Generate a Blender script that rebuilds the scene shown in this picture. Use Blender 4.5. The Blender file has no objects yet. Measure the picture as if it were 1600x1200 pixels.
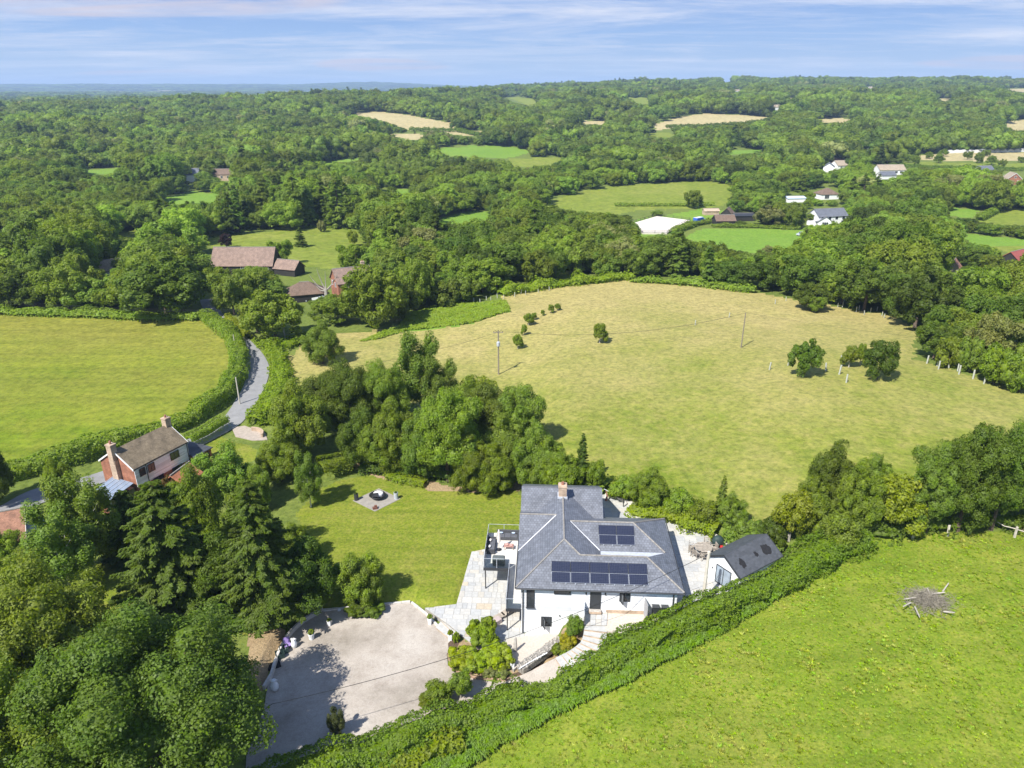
import bpy, bmesh, math, random
import numpy as np
from mathutils import Vector, Matrix, Euler
random.seed(7); RNG = np.random.default_rng(11)
SC = bpy.context.scene
COL = SC.collection
R = math.radians
# ------------------------------------------------------------------ camera, sky, sun, exposure
F0, CAMZ = 1111.0, 46.0
PITCH = math.atan(458.0 / F0)
cam_d = bpy.data.cameras.new("camera"); cam = bpy.data.objects.new("camera", cam_d); COL.objects.link(cam)
cam_d.sensor_width = 36.0; cam_d.lens = 36.0 * F0 / 1600.0
cam_d.clip_start = 0.5; cam_d.clip_end = 60000
cam.location = (0, 0, CAMZ); cam.rotation_euler = (math.pi / 2 - PITCH, 0, 0)
SC.camera = cam
SUN_EL = R(50)
sx, sy = -0.65 * math.cos(SUN_EL), -0.76 * math.cos(SUN_EL)      # towards the sun
sun_dir = Vector((sx, sy, math.sin(SUN_EL)))
sun_d = bpy.data.lights.new("sun", 'SUN'); sun = bpy.data.objects.new("sun", sun_d); COL.objects.link(sun)
sun_d.energy = 5.0; sun_d.angle = R(0.5); sun_d.color = (1.0, 0.955, 0.88)
sun.rotation_euler = sun_dir.to_track_quat('Z', 'Y').to_euler(); sun.location = (-100, -60, 150)
world = bpy.data.worlds.new("World"); SC.world = world; world.use_nodes = True
nt = world.node_tree; nt.nodes.clear()
def WN(t, **k):
    n = nt.nodes.new(t)
    for a, b in k.items(): setattr(n, a, b)
    return n
def WMATH(op, a, b=None, c=None, clamp=False):
    n = nt.nodes.new('ShaderNodeMath'); n.operation = op; n.use_clamp = clamp
    for i, v in enumerate((a, b, c)):
        if v is None: continue
        if isinstance(v, (int, float)): n.inputs[i].default_value = v
        else: nt.links.new(v, n.inputs[i])
    return n.outputs[0]
sky = WN('ShaderNodeTexSky'); sky.sky_type = 'NISHITA'; sky.sun_disc = False
sky.sun_elevation = SUN_EL; sky.sun_rotation = math.atan2(sun_dir.x, sun_dir.y)
sky.altitude = 150; sky.air_density = 1.0; sky.dust_density = 0.25; sky.ozone_density = 3.0
tint = WN('ShaderNodeMixRGB', blend_type='MULTIPLY'); tint.inputs[0].default_value = 1
tint.inputs[2].default_value = (0.66, 0.68, 0.76, 1)
nt.links.new(sky.outputs[0], tint.inputs[1])
tc = WN('ShaderNodeTexCoord'); sep = WN('ShaderNodeSeparateXYZ'); nt.links.new(tc.outputs['Generated'], sep.inputs[0])
zz = WMATH('MAXIMUM', sep.outputs[2], 0.0)
den = WMATH('ADD', zz, 0.045)
cx = WMATH('DIVIDE', sep.outputs[0], den); cy = WMATH('DIVIDE', sep.outputs[1], den)
def cloud(sxx, syy, rot, scale, detail, rough, lo, hi, off):
    comb = WN('ShaderNodeCombineXYZ'); nt.links.new(cx, comb.inputs[0]); nt.links.new(cy, comb.inputs[1]); comb.inputs[2].default_value = off
    mp = WN('ShaderNodeMapping'); mp.inputs['Scale'].default_value = (sxx, syy, 1); mp.inputs['Rotation'].default_value = (0, 0, R(rot))
    nt.links.new(comb.outputs[0], mp.inputs[0])
    nz = WN('ShaderNodeTexNoise'); nz.inputs['Scale'].default_value = scale; nz.inputs['Detail'].default_value = detail; nz.inputs['Roughness'].default_value = rough
    nz.inputs['Distortion'].default_value = .4
    nt.links.new(mp.outputs[0], nz.inputs[0])
    rp = WN('ShaderNodeMapRange'); rp.inputs[1].default_value = lo; rp.inputs[2].default_value = hi
    nt.links.new(nz.outputs[0], rp.inputs[0]); return rp.outputs[0]
c1 = cloud(.36, .8, 24, 0.8, 8, .70, .47, .68, 3.1)        # long thin streaks
c2 = cloud(.5, .7, -38, 0.65, 9, .70, .48, .68, 9.7)         # wisps
c3n = cloud(.33, .9, 4, 1.5, 7, .6, .36, .58, 21.35)          # low cumulus banks
def bank(x0, y0, rx, ry):
    a = WMATH('POWER', WMATH('DIVIDE', WMATH('SUBTRACT', cx, x0), rx), 2.0); b = WMATH('POWER', WMATH('DIVIDE', WMATH('SUBTRACT', cy, y0), ry), 2.0)
    return WMATH('SUBTRACT', 1.0, WMATH('ADD', a, b), clamp=True)
banks = WMATH('ADD', WMATH('ADD', bank(-3.0, 6.6, 1.7, .9), bank(-2.2, 13.3, 1.2, 1.6)), WMATH('ADD', bank(7.6, 11.5, 1.6, 1.4), bank(-6.5, 14, 1.4, .8)), clamp=True)
c3 = WMATH('MULTIPLY', c3n, WMATH('MULTIPLY', banks, 3.0, clamp=True))
cir = WMATH('ADD', WMATH('MULTIPLY', c1, .6), WMATH('MULTIPLY', c2, .6), clamp=True)
low = WN('ShaderNodeValToRGB'); nt.links.new(WMATH('MULTIPLY', zz, 5.0), low.inputs[0]); _e = low.color_ramp.elements; _e.new(.5); _e.new(.5)
for _el, _p, _c in zip(_e, (0.0, .12, .32, .62), ((2.3, 2.65, 3.1), (1.9, 2.45, 3.2), (1.35, 2.05, 3.3), (.85, 1.5, 3.1))): _el.position = _p; _el.color = (_c[0] / 4, _c[1] / 4, _c[2] / 4, 1)
l4 = WN('ShaderNodeMixRGB', blend_type='MULTIPLY'); l4.inputs[0].default_value = 1; nt.links.new(low.outputs[0], l4.inputs[1]); l4.inputs[2].default_value = (4, 4, 4, 1)
hor = WN('ShaderNodeMapRange'); nt.links.new(zz, hor.inputs[0]); hor.inputs[1].default_value = 0.10; hor.inputs[2].default_value = .34; hor.inputs[3].default_value = 0; hor.inputs[4].default_value = 1.0
m0 = WN('ShaderNodeMixRGB'); nt.links.new(hor.outputs[0], m0.inputs[0]); nt.links.new(l4.outputs[0], m0.inputs[1]); nt.links.new(tint.outputs[0], m0.inputs[2])
m1 = WN('ShaderNodeMixRGB'); nt.links.new(cir, m1.inputs[0]); nt.links.new(m0.outputs[0], m1.inputs[1]); m1.inputs[2].default_value = (3.3, 3.4, 3.8, 1)
m2 = WN('ShaderNodeMixRGB'); nt.links.new(WMATH('MULTIPLY', c3, .8), m2.inputs[0]); nt.links.new(m1.outputs[0], m2.inputs[1]); m2.inputs[2].default_value = (2.9, 2.6, 2.85, 1)
bg = WN('ShaderNodeBackground'); bg.inputs[1].default_value = 0.15; nt.links.new(m2.outputs[0], bg.inputs[0])
out = WN('ShaderNodeOutputWorld'); nt.links.new(bg.outputs[0], out.inputs[0])
SC.view_settings.view_transform = 'Standard'; SC.view_settings.look = 'None'
SC.view_settings.exposure = 0.76; SC.view_settings.gamma = 1; SC.view_settings.use_curve_mapping = False
SC.render.engine = 'CYCLES'
SC.cycles.max_bounces = 6; SC.cycles.diffuse_bounces = 3; SC.cycles.glossy_bounces = 2; SC.cycles.transmission_bounces = 4
SC.cycles.transparent_max_bounces = 4; SC.cycles.volume_bounces = 0; SC.cycles.use_denoising = True
# ------------------------------------------------------------------ terrain heights
def S(a, b, x):
    t = np.clip((x - a) / (b - a), 0, 1); return t * t * (3 - 2 * t)
def vnoise(x, y, seed=0):
    xi = np.floor(x).astype(np.int64); yi = np.floor(y).astype(np.int64); fx = x - xi; fy = y - yi
    fx = fx * fx * (3 - 2 * fx); fy = fy * fy * (3 - 2 * fy)
    def h(a, b):
        n = (a * 374761393 + b * 668265263 + seed * 982451653) & 0x7fffffff
        n = ((n ^ (n >> 13)) * 1274126177) & 0x7fffffff
        return ((n ^ (n >> 16)) & 0xffff) / 65535.0
    return (h(xi, yi) * (1 - fx) + h(xi + 1, yi) * fx) * (1 - fy) + (h(xi, yi + 1) * (1 - fx) + h(xi + 1, yi + 1) * fx) * fy
TD = [0, 120, 150, 190, 230, 300, 450, 700, 1000, 1400, 2000, 2600, 4000, 7000, 10500, 13500, 20000]
TP = [-800, 0, 400, 600, 720, 800, 1000, 1200, 1600, 2400]
TT = [[-2, -2, -2, -3, -4, -6, -9, -6, 2, 12, 4, 0, 16, 27, 118, 70, 0],
      [-2, -2, -2, -3, -4, -6, -9, -6, 2, 12, 4, 0, 16, 27, 118, 70, 0],
      [-2, -2, -2, -3, -4, -7, -9, -5, 6, 20, 14, 4, 14, 27, 122, 70, 0],
      [-1, -1, -1, -2, -5, -8, -8, -2, 13, 31, 24, 16, 12, 26, 150, 70, 0],
      [0, 0, 0, -1, -6, -9, -8, -2, 13, 30, 28, 30, 12, 26, 108, 60, 0],
      [0, 0, 1, 0, -7, -9, -8, -3, 11, 24, 35, 46, 20, 20, 30, 20, 0],
      [2, 2, 2, 0, -7, -9, -8, -3, 12, 28, 48, 66, 30, 20, 20, 20, 0],
      [2, 2, 2, 0, -6, -9, -8, -2, 14, 32, 56, 76, 30, 20, 20, 20, 0],
      [3, 3, 2, 0, -4, -7, -6, -1, 12, 30, 50, 68, 30, 20, 20, 20, 0],
      [3, 3, 2, 0, -4, -7, -6, -1, 12, 30, 50, 66, 30, 20, 20, 20, 0]]
TT = np.array(TT, float)
_lx = np.linspace(0, math.log(20001), 700)
def _sm(row):
    v = np.interp(np.exp(_lx) - 1, TD, row); k = np.hanning(17); k /= k.sum()
    return np.convolve(np.pad(v, 8, mode='edge'), k, 'valid')
TTs = np.array([_sm(r) for r in TT])
ZONES = []   # (polygon Nx2, level, blend)
def inpoly(x, y, poly):
    x = np.asarray(x, float); y = np.asarray(y, float); r = np.zeros(x.shape, bool)
    n = len(poly); j = n - 1
    for i in range(n):
        xi, yi = poly[i][0], poly[i][1]; xj, yj = poly[j][0], poly[j][1]
        c = ((yi > y) != (yj > y)) & (x < (xj - xi) * (y - yi) / (yj - yi + 1e-12) + xi)
        r ^= c; j = i
    return r
def pdist(x, y, poly, closed=True):
    d = np.full(np.shape(x), 1e9); n = len(poly)
    for i in range(n if closed else n - 1):
        ax, ay = poly[i][0], poly[i][1]; bx, by = poly[(i + 1) % n][0], poly[(i + 1) % n][1]
        dx, dy = bx - ax, by - ay; L = dx * dx + dy * dy + 1e-9
        t = np.clip(((x - ax) * dx + (y - ay) * dy) / L, 0, 1)
        d = np.minimum(d, np.hypot(x - ax - t * dx, y - ay - t * dy))
    return d
def nat(x, y):
    x = np.asarray(x, float); y = np.asarray(y, float)
    near = -1.6 * S(-24, -44, x) + 2.6 * S(-3, 11, x) + 2.6 * S(13, 50, x)
    yy = np.maximum(y, 1.0); px = 800 + 1202 * x / yy
    d = np.hypot(x * .6, yy)
    fi = np.interp(px, TP, np.arange(len(TP))); i0 = np.clip(np.floor(fi).astype(int), 0, len(TP) - 2); f = fi - i0; f = f * f * (3 - 2 * f)
    li = np.clip(np.log(d + 1) / _lx[1], 0, 698.99); l0 = np.floor(li).astype(int); lf = li - l0
    v = (TTs[i0, l0] * (1 - lf) + TTs[i0, l0 + 1] * lf) * (1 - f) + (TTs[i0 + 1, l0] * (1 - lf) + TTs[i0 + 1, l0 + 1] * lf) * f
    w = S(95, 150, y)
    h = near * (1 - w) + v * w
    h = h + (vnoise(x / 260, y / 260, 3) - .5) * 9 * S(250, 900, d) + (vnoise(x / 700, y / 700, 5) - .5) * 14 * S(900, 2500, d)
    h = h + (vnoise(x / 21, y / 21, 8) - .5) * .7 * S(60, 120, y) + (vnoise(x / 6, y / 6, 9) - .5) * .18
    return h
def HT(x, y):
    h = nat(x, y)
    for poly, lev, bl in ZONES:
        ax = np.array(poly)
        m = (x > ax[:, 0].min() - bl) & (x < ax[:, 0].max() + bl) & (y > ax[:, 1].min() - bl) & (y < ax[:, 1].max() + bl)
        if not np.any(m): continue
        xs, ys = np.asarray(x)[m], np.asarray(y)[m]
        ins = inpoly(xs, ys, poly); d = np.where(ins, 0, pdist(xs, ys, poly))
        w = 1 - S(0, bl, d)
        hh = np.array(h); hh[m] = hh[m] * (1 - w) + lev * w; h = hh
    return h
cp, sp_ = math.cos(PITCH), math.sin(PITCH)
def ray(px, py):
    u = (px - 800) / F0; v = -(py - 600) / F0
    return np.array((u, cp + v * sp_, -sp_ + v * cp))
def at(px, py, z=0.0):
    r = ray(px, py); t = (z - CAMZ) / r[2]; return (r[0] * t, r[1] * t)
_ts = np.geomspace(18, 25000, 1500)
def ground(px, py):
    r = ray(px, py)
    ts = _ts; x, y = r[0] * ts, r[1] * ts; d = CAMZ + r[2] * ts - HT(x, y)
    k = np.argmax(d < 0)
    if d[k] >= 0: k = len(ts) - 1
    a, b = ts[max(k - 1, 0)], ts[k]
    for _ in range(14):
        m = (a + b) / 2; q = np.array([m]); 
        if CAMZ + r[2] * m - HT(r[0] * q, r[1] * q)[0] < 0: b = m
        else: a = m
    return (r[0] * b, r[1] * b)
def proj(x, y, z):
    d = y * cp - (z - CAMZ) * sp_; v = y * sp_ + (z - CAMZ) * cp
    d = np.maximum(d, .1)
    return 800 + F0 * x / d, 600 - F0 * v / d, d
def gz(x, y): return float(HT(np.array([float(x)]), np.array([float(y)]))[0])
def gp(pts): return [ground(*p) for p in pts]
# ------------------------------------------------------------------ materials
def NT(m): m.use_nodes = True; t = m.node_tree; t.nodes.clear(); return t
def noise_col(t, vec, cols, scale, detail=4, rough=.6, pos=None, dist=0):
    nz = t.nodes.new('ShaderNodeTexNoise'); nz.inputs['Scale'].default_value = scale; nz.inputs['Detail'].default_value = detail
    nz.inputs['Roughness'].default_value = rough; nz.inputs['Distortion'].default_value = dist
    t.links.new(vec, nz.inputs[0])
    rp = t.nodes.new('ShaderNodeValToRGB'); el = rp.color_ramp.elements
    pos = pos or [.3 + .4 * i / (len(cols) - 1) for i in range(len(cols))]
    while len(el) < len(cols): el.new(.5)
    for e, p, c in zip(el, pos, cols): e.position = p; e.color = (*c, 1)
    t.links.new(nz.outputs[0], rp.inputs[0]); return rp.outputs[0], nz.outputs[0]
def mix(t, a, b, fac, mode='MIX'):
    n = t.nodes.new('ShaderNodeMixRGB'); n.blend_type = mode
    for i, v in ((0, fac), (1, a), (2, b)):
        if isinstance(v, (int, float)): n.inputs[i].default_value = v
        elif isinstance(v, tuple): n.inputs[i].default_value = (*v, 1)
        else: t.links.new(v, n.inputs[i])
    return n.outputs[0]
def finish(t, col, rough=.8, spec=.3, bumps=(), metal=0, alpha=None, trans=0):
    p = t.nodes.new('ShaderNodeBsdfPrincipled'); o = t.nodes.new('ShaderNodeOutputMaterial')
    if isinstance(col, tuple): p.inputs['Base Color'].default_value = (*col, 1)
    else: t.links.new(col, p.inputs['Base Color'])
    p.inputs['Roughness'].default_value = rough; p.inputs['Specular IOR Level'].default_value = spec; p.inputs['Metallic'].default_value = metal
    prev = None
    for h, st, dist in bumps:
        b = t.nodes.new('ShaderNodeBump'); b.inputs['Strength'].default_value = st; b.inputs['Distance'].default_value = dist
        t.links.new(h, b.inputs['Height'])
        if prev: t.links.new(prev, b.inputs['Normal'])
        prev = b.outputs[0]
    if prev: t.links.new(prev, p.inputs['Normal'])
    if trans: p.inputs['Transmission Weight'].default_value = trans
    t.links.new(p.outputs[0], o.inputs[0]); return p
MATS = {}
def mat(name, c, rough=.75, spec=.3, var=.25, scale=3.0, bump=.2, metal=0, trans=0):
    if name in MATS: return MATS[name]
    m = bpy.data.materials.new(name); t = NT(m); g = t.nodes.new('ShaderNodeTexCoord').outputs['Object']
    lo = tuple(v * (1 - var) for v in c); hi = tuple(min(1, v * (1 + var)) for v in c)
    col, h = noise_col(t, g, [lo, c, hi], scale)
    rnd = t.nodes.new('ShaderNodeObjectInfo').outputs['Random']
    mr = t.nodes.new('ShaderNodeMapRange'); mr.inputs[3].default_value = 1 - var * .6; mr.inputs[4].default_value = 1 + var * .3; t.links.new(rnd, mr.inputs[0])
    cc = t.nodes.new('ShaderNodeCombineXYZ')
    for i in range(3): t.links.new(mr.outputs[0], cc.inputs[i])
    col = mix(t, col, cc.outputs[0], 1.0, 'MULTIPLY')
    _, h2 = noise_col(t, g, [lo, hi], scale * 12)
    finish(t, col, rough, spec, [(h2, bump, .02)], metal, trans=trans)
    MATS[name] = m; return m
def wave_mat(name, c, dirn, period, rough=.5, var=.15, depth=.6, brick=None, spec=.4, gcol=None, band=None):
    """cladding, slates or bricks too small to pick apart: courses as fine relief"""
    if name in MATS: return MATS[name]
    m = bpy.data.materials.new(name); t = NT(m); g = t.nodes.new('ShaderNodeTexCoord').outputs['Object']
    lo = tuple(v * (1 - var) for v in c); hi = tuple(min(1, v * (1 + var)) for v in c)
    col, h = noise_col(t, g, [lo, c, hi], 1.1, 6)
    uv = t.nodes.new('ShaderNodeUVMap').outputs[0]
    br = t.nodes.new('ShaderNodeTexBrick'); t.links.new(uv, br.inputs[0]); br.inputs['Scale'].default_value = 1.0
    bw, bh = brick or (4.0, period)
    br.inputs['Brick Width'].default_value = bw; br.inputs['Row Height'].default_value = bh
    br.inputs['Mortar Size'].default_value = min(bw, bh) * .05 * depth; br.inputs['Mortar Smooth'].default_value = .4
    br.inputs['Color1'].default_value = (.82, .82, .82, 1); br.inputs['Color2'].default_value = (1.15, 1.15, 1.15, 1)
    gc = gcol or tuple(.5 for _ in range(3)); br.inputs['Mortar'].default_value = (*gc, 1)
    col = mix(t, col, br.outputs[0], 1.0, 'MULTIPLY')
    inv = t.nodes.new('ShaderNodeMath'); inv.operation = 'SUBTRACT'; inv.inputs[0].default_value = 1; t.links.new(br.outputs['Fac'], inv.inputs[1])
    _, h2 = noise_col(t, g, [lo, hi], 9)
    finish(t, col, rough, spec, [(inv.outputs[0], .5, .015), (h2, .15, .02)])
    MATS[name] = m; return m
def leaf_material(fixed=None):
    m = bpy.data.materials.new('foliage'); t = NT(m)
    oi = t.nodes.new('ShaderNodeObjectInfo'); geo = t.nodes.new('ShaderNodeNewGeometry')
    def rng(src, a, b):
        mr = t.nodes.new('ShaderNodeMapRange'); mr.inputs[3].default_value = a; mr.inputs[4].default_value = b; t.links.new(src, mr.inputs[0]); return mr.outputs[0]
    def nz(scale, det):
        n = t.nodes.new('ShaderNodeTexNoise'); n.inputs['Scale'].default_value = scale; n.inputs['Detail'].default_value = det
        t.links.new(geo.outputs['Position'], n.inputs[0])
        mr = t.nodes.new('ShaderNodeMapRange'); mr.inputs[1].default_value = .3; mr.inputs[2].default_value = .7; t.links.new(n.outputs[0], mr.inputs[0]); return mr.outputs[0]
    wood = t.nodes.new('ShaderNodeTexNoise'); wood.inputs['Scale'].default_value = .012; wood.inputs['Detail'].default_value = 3; t.links.new(oi.outputs['Location'], wood.inputs[0])
    hsv = t.nodes.new('ShaderNodeHueSaturation'); 
    if fixed: hsv.inputs['Color'].default_value = (*fixed, 1)
    else: t.links.new(oi.outputs['Color'], hsv.inputs['Color'])
    add = t.nodes.new('ShaderNodeMath'); add.operation = 'ADD'; t.links.new(rng(oi.outputs['Random'], -.010, .012), add.inputs[0]); t.links.new(rng(nz(.5, 2), .492, .508), add.inputs[1])
    t.links.new(add.outputs[0], hsv.inputs['Hue'])
    t.links.new(rng(nz(2.3, 2), .85, 1.12), hsv.inputs['Saturation'])
    v = t.nodes.new('ShaderNodeMath'); v.operation = 'MULTIPLY'; t.links.new(rng(oi.outputs['Random'], *((.68, 1.3) if fixed else (.86, 1.14))), v.inputs[0]); t.links.new(rng(nz(5.0, 3), .72, 1.3), v.inputs[1])
    v2 = t.nodes.new('ShaderNodeMath'); v2.operation = 'MULTIPLY'; t.links.new(v.outputs[0], v2.inputs[0]); t.links.new(rng(wood.outputs[0], *((.45, 1.8) if fixed else (.8, 1.2))), v2.inputs[1])
    t.links.new(v2.outputs[0], hsv.inputs['Value'])
    p = t.nodes.new('ShaderNodeBsdfPrincipled'); t.links.new(hsv.outputs[0], p.inputs['Base Color']); p.inputs['Roughness'].default_value = .5; p.inputs['Specular IOR Level'].default_value = .2
    tr = t.nodes.new('ShaderNodeBsdfTranslucent'); tcol = mix(t, hsv.outputs[0], (1.25, 1.3, .5), 1.0, 'MULTIPLY'); t.links.new(tcol, tr.inputs[0])
    ms = t.nodes.new('ShaderNodeMixShader'); ms.inputs[0].default_value = .46; t.links.new(p.outputs[0], ms.inputs[1]); t.links.new(tr.outputs[0], ms.inputs[2])
    o = t.nodes.new('ShaderNodeOutputMaterial'); t.links.new(ms.outputs[0], o.inputs[0]); return m
LEAF = leaf_material()
def field_mat(name, cols, big, mid, fine, ramp=None, stripes=None, bump=.5, detail=.3):
    """grassland: patches at three scales; ramp = (axis, from, to, colour) for ground that dries out uphill"""
    m = bpy.data.materials.new(name); t = NT(m); g = t.nodes.new('ShaderNodeNewGeometry').outputs['Position']
    col, _ = noise_col(t, g, cols, big, 5, .62)
    c2, _ = noise_col(t, g, cols[::-1], mid, 6, .7)
    col = mix(t, col, c2, .5)
    c4, _ = noise_col(t, g, [cols[0], cols[1], cols[2]], fine * .45, 7, .8, pos=[.36, .5, .62]); col = mix(t, col, c4, detail)
    if ramp:
        ax, a, b, c = ramp
        sp = t.nodes.new('ShaderNodeSeparateXYZ'); t.links.new(g, sp.inputs[0])
        nz = t.nodes.new('ShaderNodeTexNoise'); nz.inputs['Scale'].default_value = big * 1.5; nz.inputs['Detail'].default_value = 8; nz.inputs['Roughness'].default_value = .7; t.links.new(g, nz.inputs[0])
        mm = t.nodes.new('ShaderNodeMath'); mm.operation = 'MULTIPLY_ADD'; t.links.new(nz.outputs[0], mm.inputs[0]); mm.inputs[1].default_value = (b - a) * 1.9; t.links.new(sp.outputs[ax], mm.inputs[2])
        mr = t.nodes.new('ShaderNodeMapRange'); mr.inputs[1].default_value = a + (b - a) * .95; mr.inputs[2].default_value = b + (b - a) * .95; t.links.new(mm.outputs[0], mr.inputs[0])
        c3, _ = noise_col(t, g, [tuple(v * .8 for v in c), c, tuple(v * 1.15 for v in c)], mid * 2, 6, .7)
        col = mix(t, col, c3, mr.outputs[0])
    mp = t.nodes.new('ShaderNodeMapping'); mp.inputs['Rotation'].default_value = (0, 0, R((stripes or (0, 1, 25))[2])); t.links.new(g, mp.inputs[0])
    if stripes:
        mp.inputs['Scale'].default_value = (stripes[0], stripes[1], 1)
        s, sh = noise_col(t, mp.outputs[0], [(.82, .84, .8), (1, 1, 1), (1.13, 1.1, 1.05)], 1.0, 4, .6)
        col = mix(t, col, s, 1.0, 'MULTIPLY')
    f, fh = noise_col(t, g, [(.62, .66, .6), (1, 1, 1), (1.28, 1.25, 1.15)], fine, 5, .75, pos=[.36, .5, .64])
    col = mix(t, col, f, .85, 'MULTIPLY')
    _, bh = noise_col(t, g, cols[:2], fine * .8, 6, .75)
    finish(t, col, .9, .12, [(bh, bump, .35)])
    return m
GM = {
 'rough': field_mat('rough_ground', [(.09, .13, .025), (.125, .165, .032), (.17, .19, .05)], .05, .25, 1.6),
 'meadow': field_mat('meadow_grass', [(.085, .15, .012), (.16, .20, .022), (.30, .27, .08)], .035, .26, 1.3, ramp=(1, 64, 158, (.335, .285, .11)), bump=.5, detail=.5),
 'pasture': field_mat('pasture_grass', [(.09, .16, .008), (.14, .19, .012), (.215, .22, .032)], .03, .16, 1.0, stripes=(.02, .35, 14), ramp=(1, 75, 155, (.205, .205, .035))),
 'lawn': field_mat('lawn_grass', [(.10, .155, .012), (.155, .19, .02), (.25, .23, .06)], .16, .7, 3.2, stripes=(.05, .8, 8), bump=.25, detail=.4),
 'fore': field_mat('long_grass', [(.085, .155, .010), (.15, .205, .018), (.29, .27, .06)], .09, .42, 5.0, stripes=(.05, .4, 32), bump=.4, detail=.3),
 'hay': field_mat('hay_field', [(.32, .27, .13), (.38, .32, .165), (.43, .37, .20)], .01, .05, .3, bump=.2),
 'green': field_mat('green_field', [(.125, .18, .018), (.17, .21, .03), (.25, .25, .06)], .012, .06, .4, bump=.3),
 'bright': field_mat('bright_grass', [(.11, .21, .025), (.145, .25, .03), (.20, .27, .045)], .03, .2, 1.0, bump=.4),
 'earth': field_mat('bare_earth', [(.22, .155, .09), (.32, .235, .14), (.40, .31, .19)], .3, 1.5, 5, bump=.5),
}
# ------------------------------------------------------------------ object helpers
def tag(o, label=None, cat=None, group=None, kind=None):
    if label: o['label'] = label
    if cat: o['category'] = cat
    if group: o['group'] = group
    if kind: o['kind'] = kind
    return o
def thing(name, label, cat, loc=(0, 0, 0), rz=0, group=None):
    o = bpy.data.objects.new(name, None); COL.objects.link(o); o.empty_display_size = .3
    o.location = loc; o.rotation_euler = (0, 0, rz); return tag(o, label, cat, group)
class MB:
    def __init__(s): s.v = []; s.f = []; s.uv = []
    def quad(s, pts, uv=None):
        n = len(s.v); s.v += [tuple(map(float, p)) for p in pts]; s.f.append(tuple(range(n, n + len(pts))))
        if uv is None:
            P = [Vector(p) for p in pts]; nn = (P[1] - P[0]).cross(P[2] - P[0])
            if nn.length < 1e-9: nn = Vector((0, 0, 1))
            nn.normalize()
            h = Vector((0, 0, 1)).cross(nn)
            if h.length < .05: h = Vector((1, 0, 0))
            h.normalize(); w = nn.cross(h)
            uv = [(p.dot(h), p.dot(w)) for p in P]
        s.uv += uv; return s
    def box(s, c, d, rz=0, taper=1.0):
        hx, hy, hz = d[0] / 2, d[1] / 2, d[2] / 2; cs, sn = math.cos(rz), math.sin(rz)
        def q(x, y, z):
            if z > 0: x, y = x * taper, y * taper
            return (c[0] + x * cs - y * sn, c[1] + x * sn + y * cs, c[2] + z)
        A = [q(-hx, -hy, -hz), q(hx, -hy, -hz), q(hx, hy, -hz), q(-hx, hy, -hz), q(-hx, -hy, hz), q(hx, -hy, hz), q(hx, hy, hz), q(-hx, hy, hz)]
        for f in ((0, 3, 2, 1), (4, 5, 6, 7), (0, 1, 5, 4), (1, 2, 6, 5), (2, 3, 7, 6), (3, 0, 4, 7)): s.quad([A[i] for i in f])
        return s
    def b2(s, x0, x1, y0, y1, z0, z1): return s.box(((x0 + x1) / 2, (y0 + y1) / 2, (z0 + z1) / 2), (x1 - x0, y1 - y0, z1 - z0))
    def prism(s, poly, z0, z1):
        A = sum(poly[i][0] * poly[(i + 1) % len(poly)][1] - poly[(i + 1) % len(poly)][0] * poly[i][1] for i in range(len(poly)))
        if A < 0: poly = poly[::-1]
        s.quad([(p[0], p[1], z1) for p in poly]); s.quad([(p[0], p[1], z0) for p in poly[::-1]])
        for i in range(len(poly)):
            a, b = poly[i], poly[(i + 1) % len(poly)]; s.quad([(a[0], a[1], z0), (b[0], b[1], z0), (b[0], b[1], z1), (a[0], a[1], z1)])
        return s
    def slab(s, pts, t):
        """a sloped plate: top polygon pts (ccw from above), thickness t straight down"""
        s.quad(pts); s.quad([(p[0], p[1], p[2] - t) for p in pts[::-1]])
        for i in range(len(pts)):
            a, b = pts[i], pts[(i + 1) % len(pts)]; s.quad([(a[0], a[1], a[2] - t), (b[0], b[1], b[2] - t), b, a])
        return s
    def tube(s, pts, r, n=6, cap=True):
        pts = [Vector(p) for p in pts]; rs = r if isinstance(r, (list, tuple)) else [r] * len(pts); rings = []
        for i, p in enumerate(pts):
            d = (pts[min(i + 1, len(pts) - 1)] - pts[max(i - 1, 0)]); d = d.normalized() if d.length > 1e-9 else Vector((0, 0, 1))
            a = d.orthogonal().normalized() if i == 0 else (prev - d * prev.dot(d)).normalized()
            prev = a; b = d.cross(a)
            rings.append([p + (a * math.cos(2 * math.pi * k / n) + b * math.sin(2 * math.pi * k / n)) * rs[i] for k in range(n)])
        for i in range(len(rings) - 1):
            for k in range(n): s.quad([rings[i][k], rings[i][(k + 1) % n], rings[i + 1][(k + 1) % n], rings[i + 1][k]])
        if cap: s.quad(rings[0][::-1]); s.quad(rings[-1])
        return s
    def lathe(s, prof, c=(0, 0, 0), n=12, sq=1.0):
        rings = [[(c[0] + r * math.cos(2 * math.pi * k / n), c[1] + r * math.sin(2 * math.pi * k / n) * sq, c[2] + z) for k in range(n)] for r, z in prof]
        for i in range(len(rings) - 1):
            for k in range(n): s.quad([rings[i][k], rings[i][(k + 1) % n], rings[i + 1][(k + 1) % n], rings[i + 1][k]])
        if prof[0][0] > 1e-4: s.quad(rings[0][::-1])
        if prof[-1][0] > 1e-4: s.quad(rings[-1])
        return s
    def mesh(s, name, m):
        me = bpy.data.meshes.new(name); me.from_pydata(s.v, [], s.f)
        uvl = me.uv_layers.new(name='UVMap'); uvl.data.foreach_set('uv', np.array(s.uv, float).ravel())
        me.materials.append(m); me.update(); return me
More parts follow.
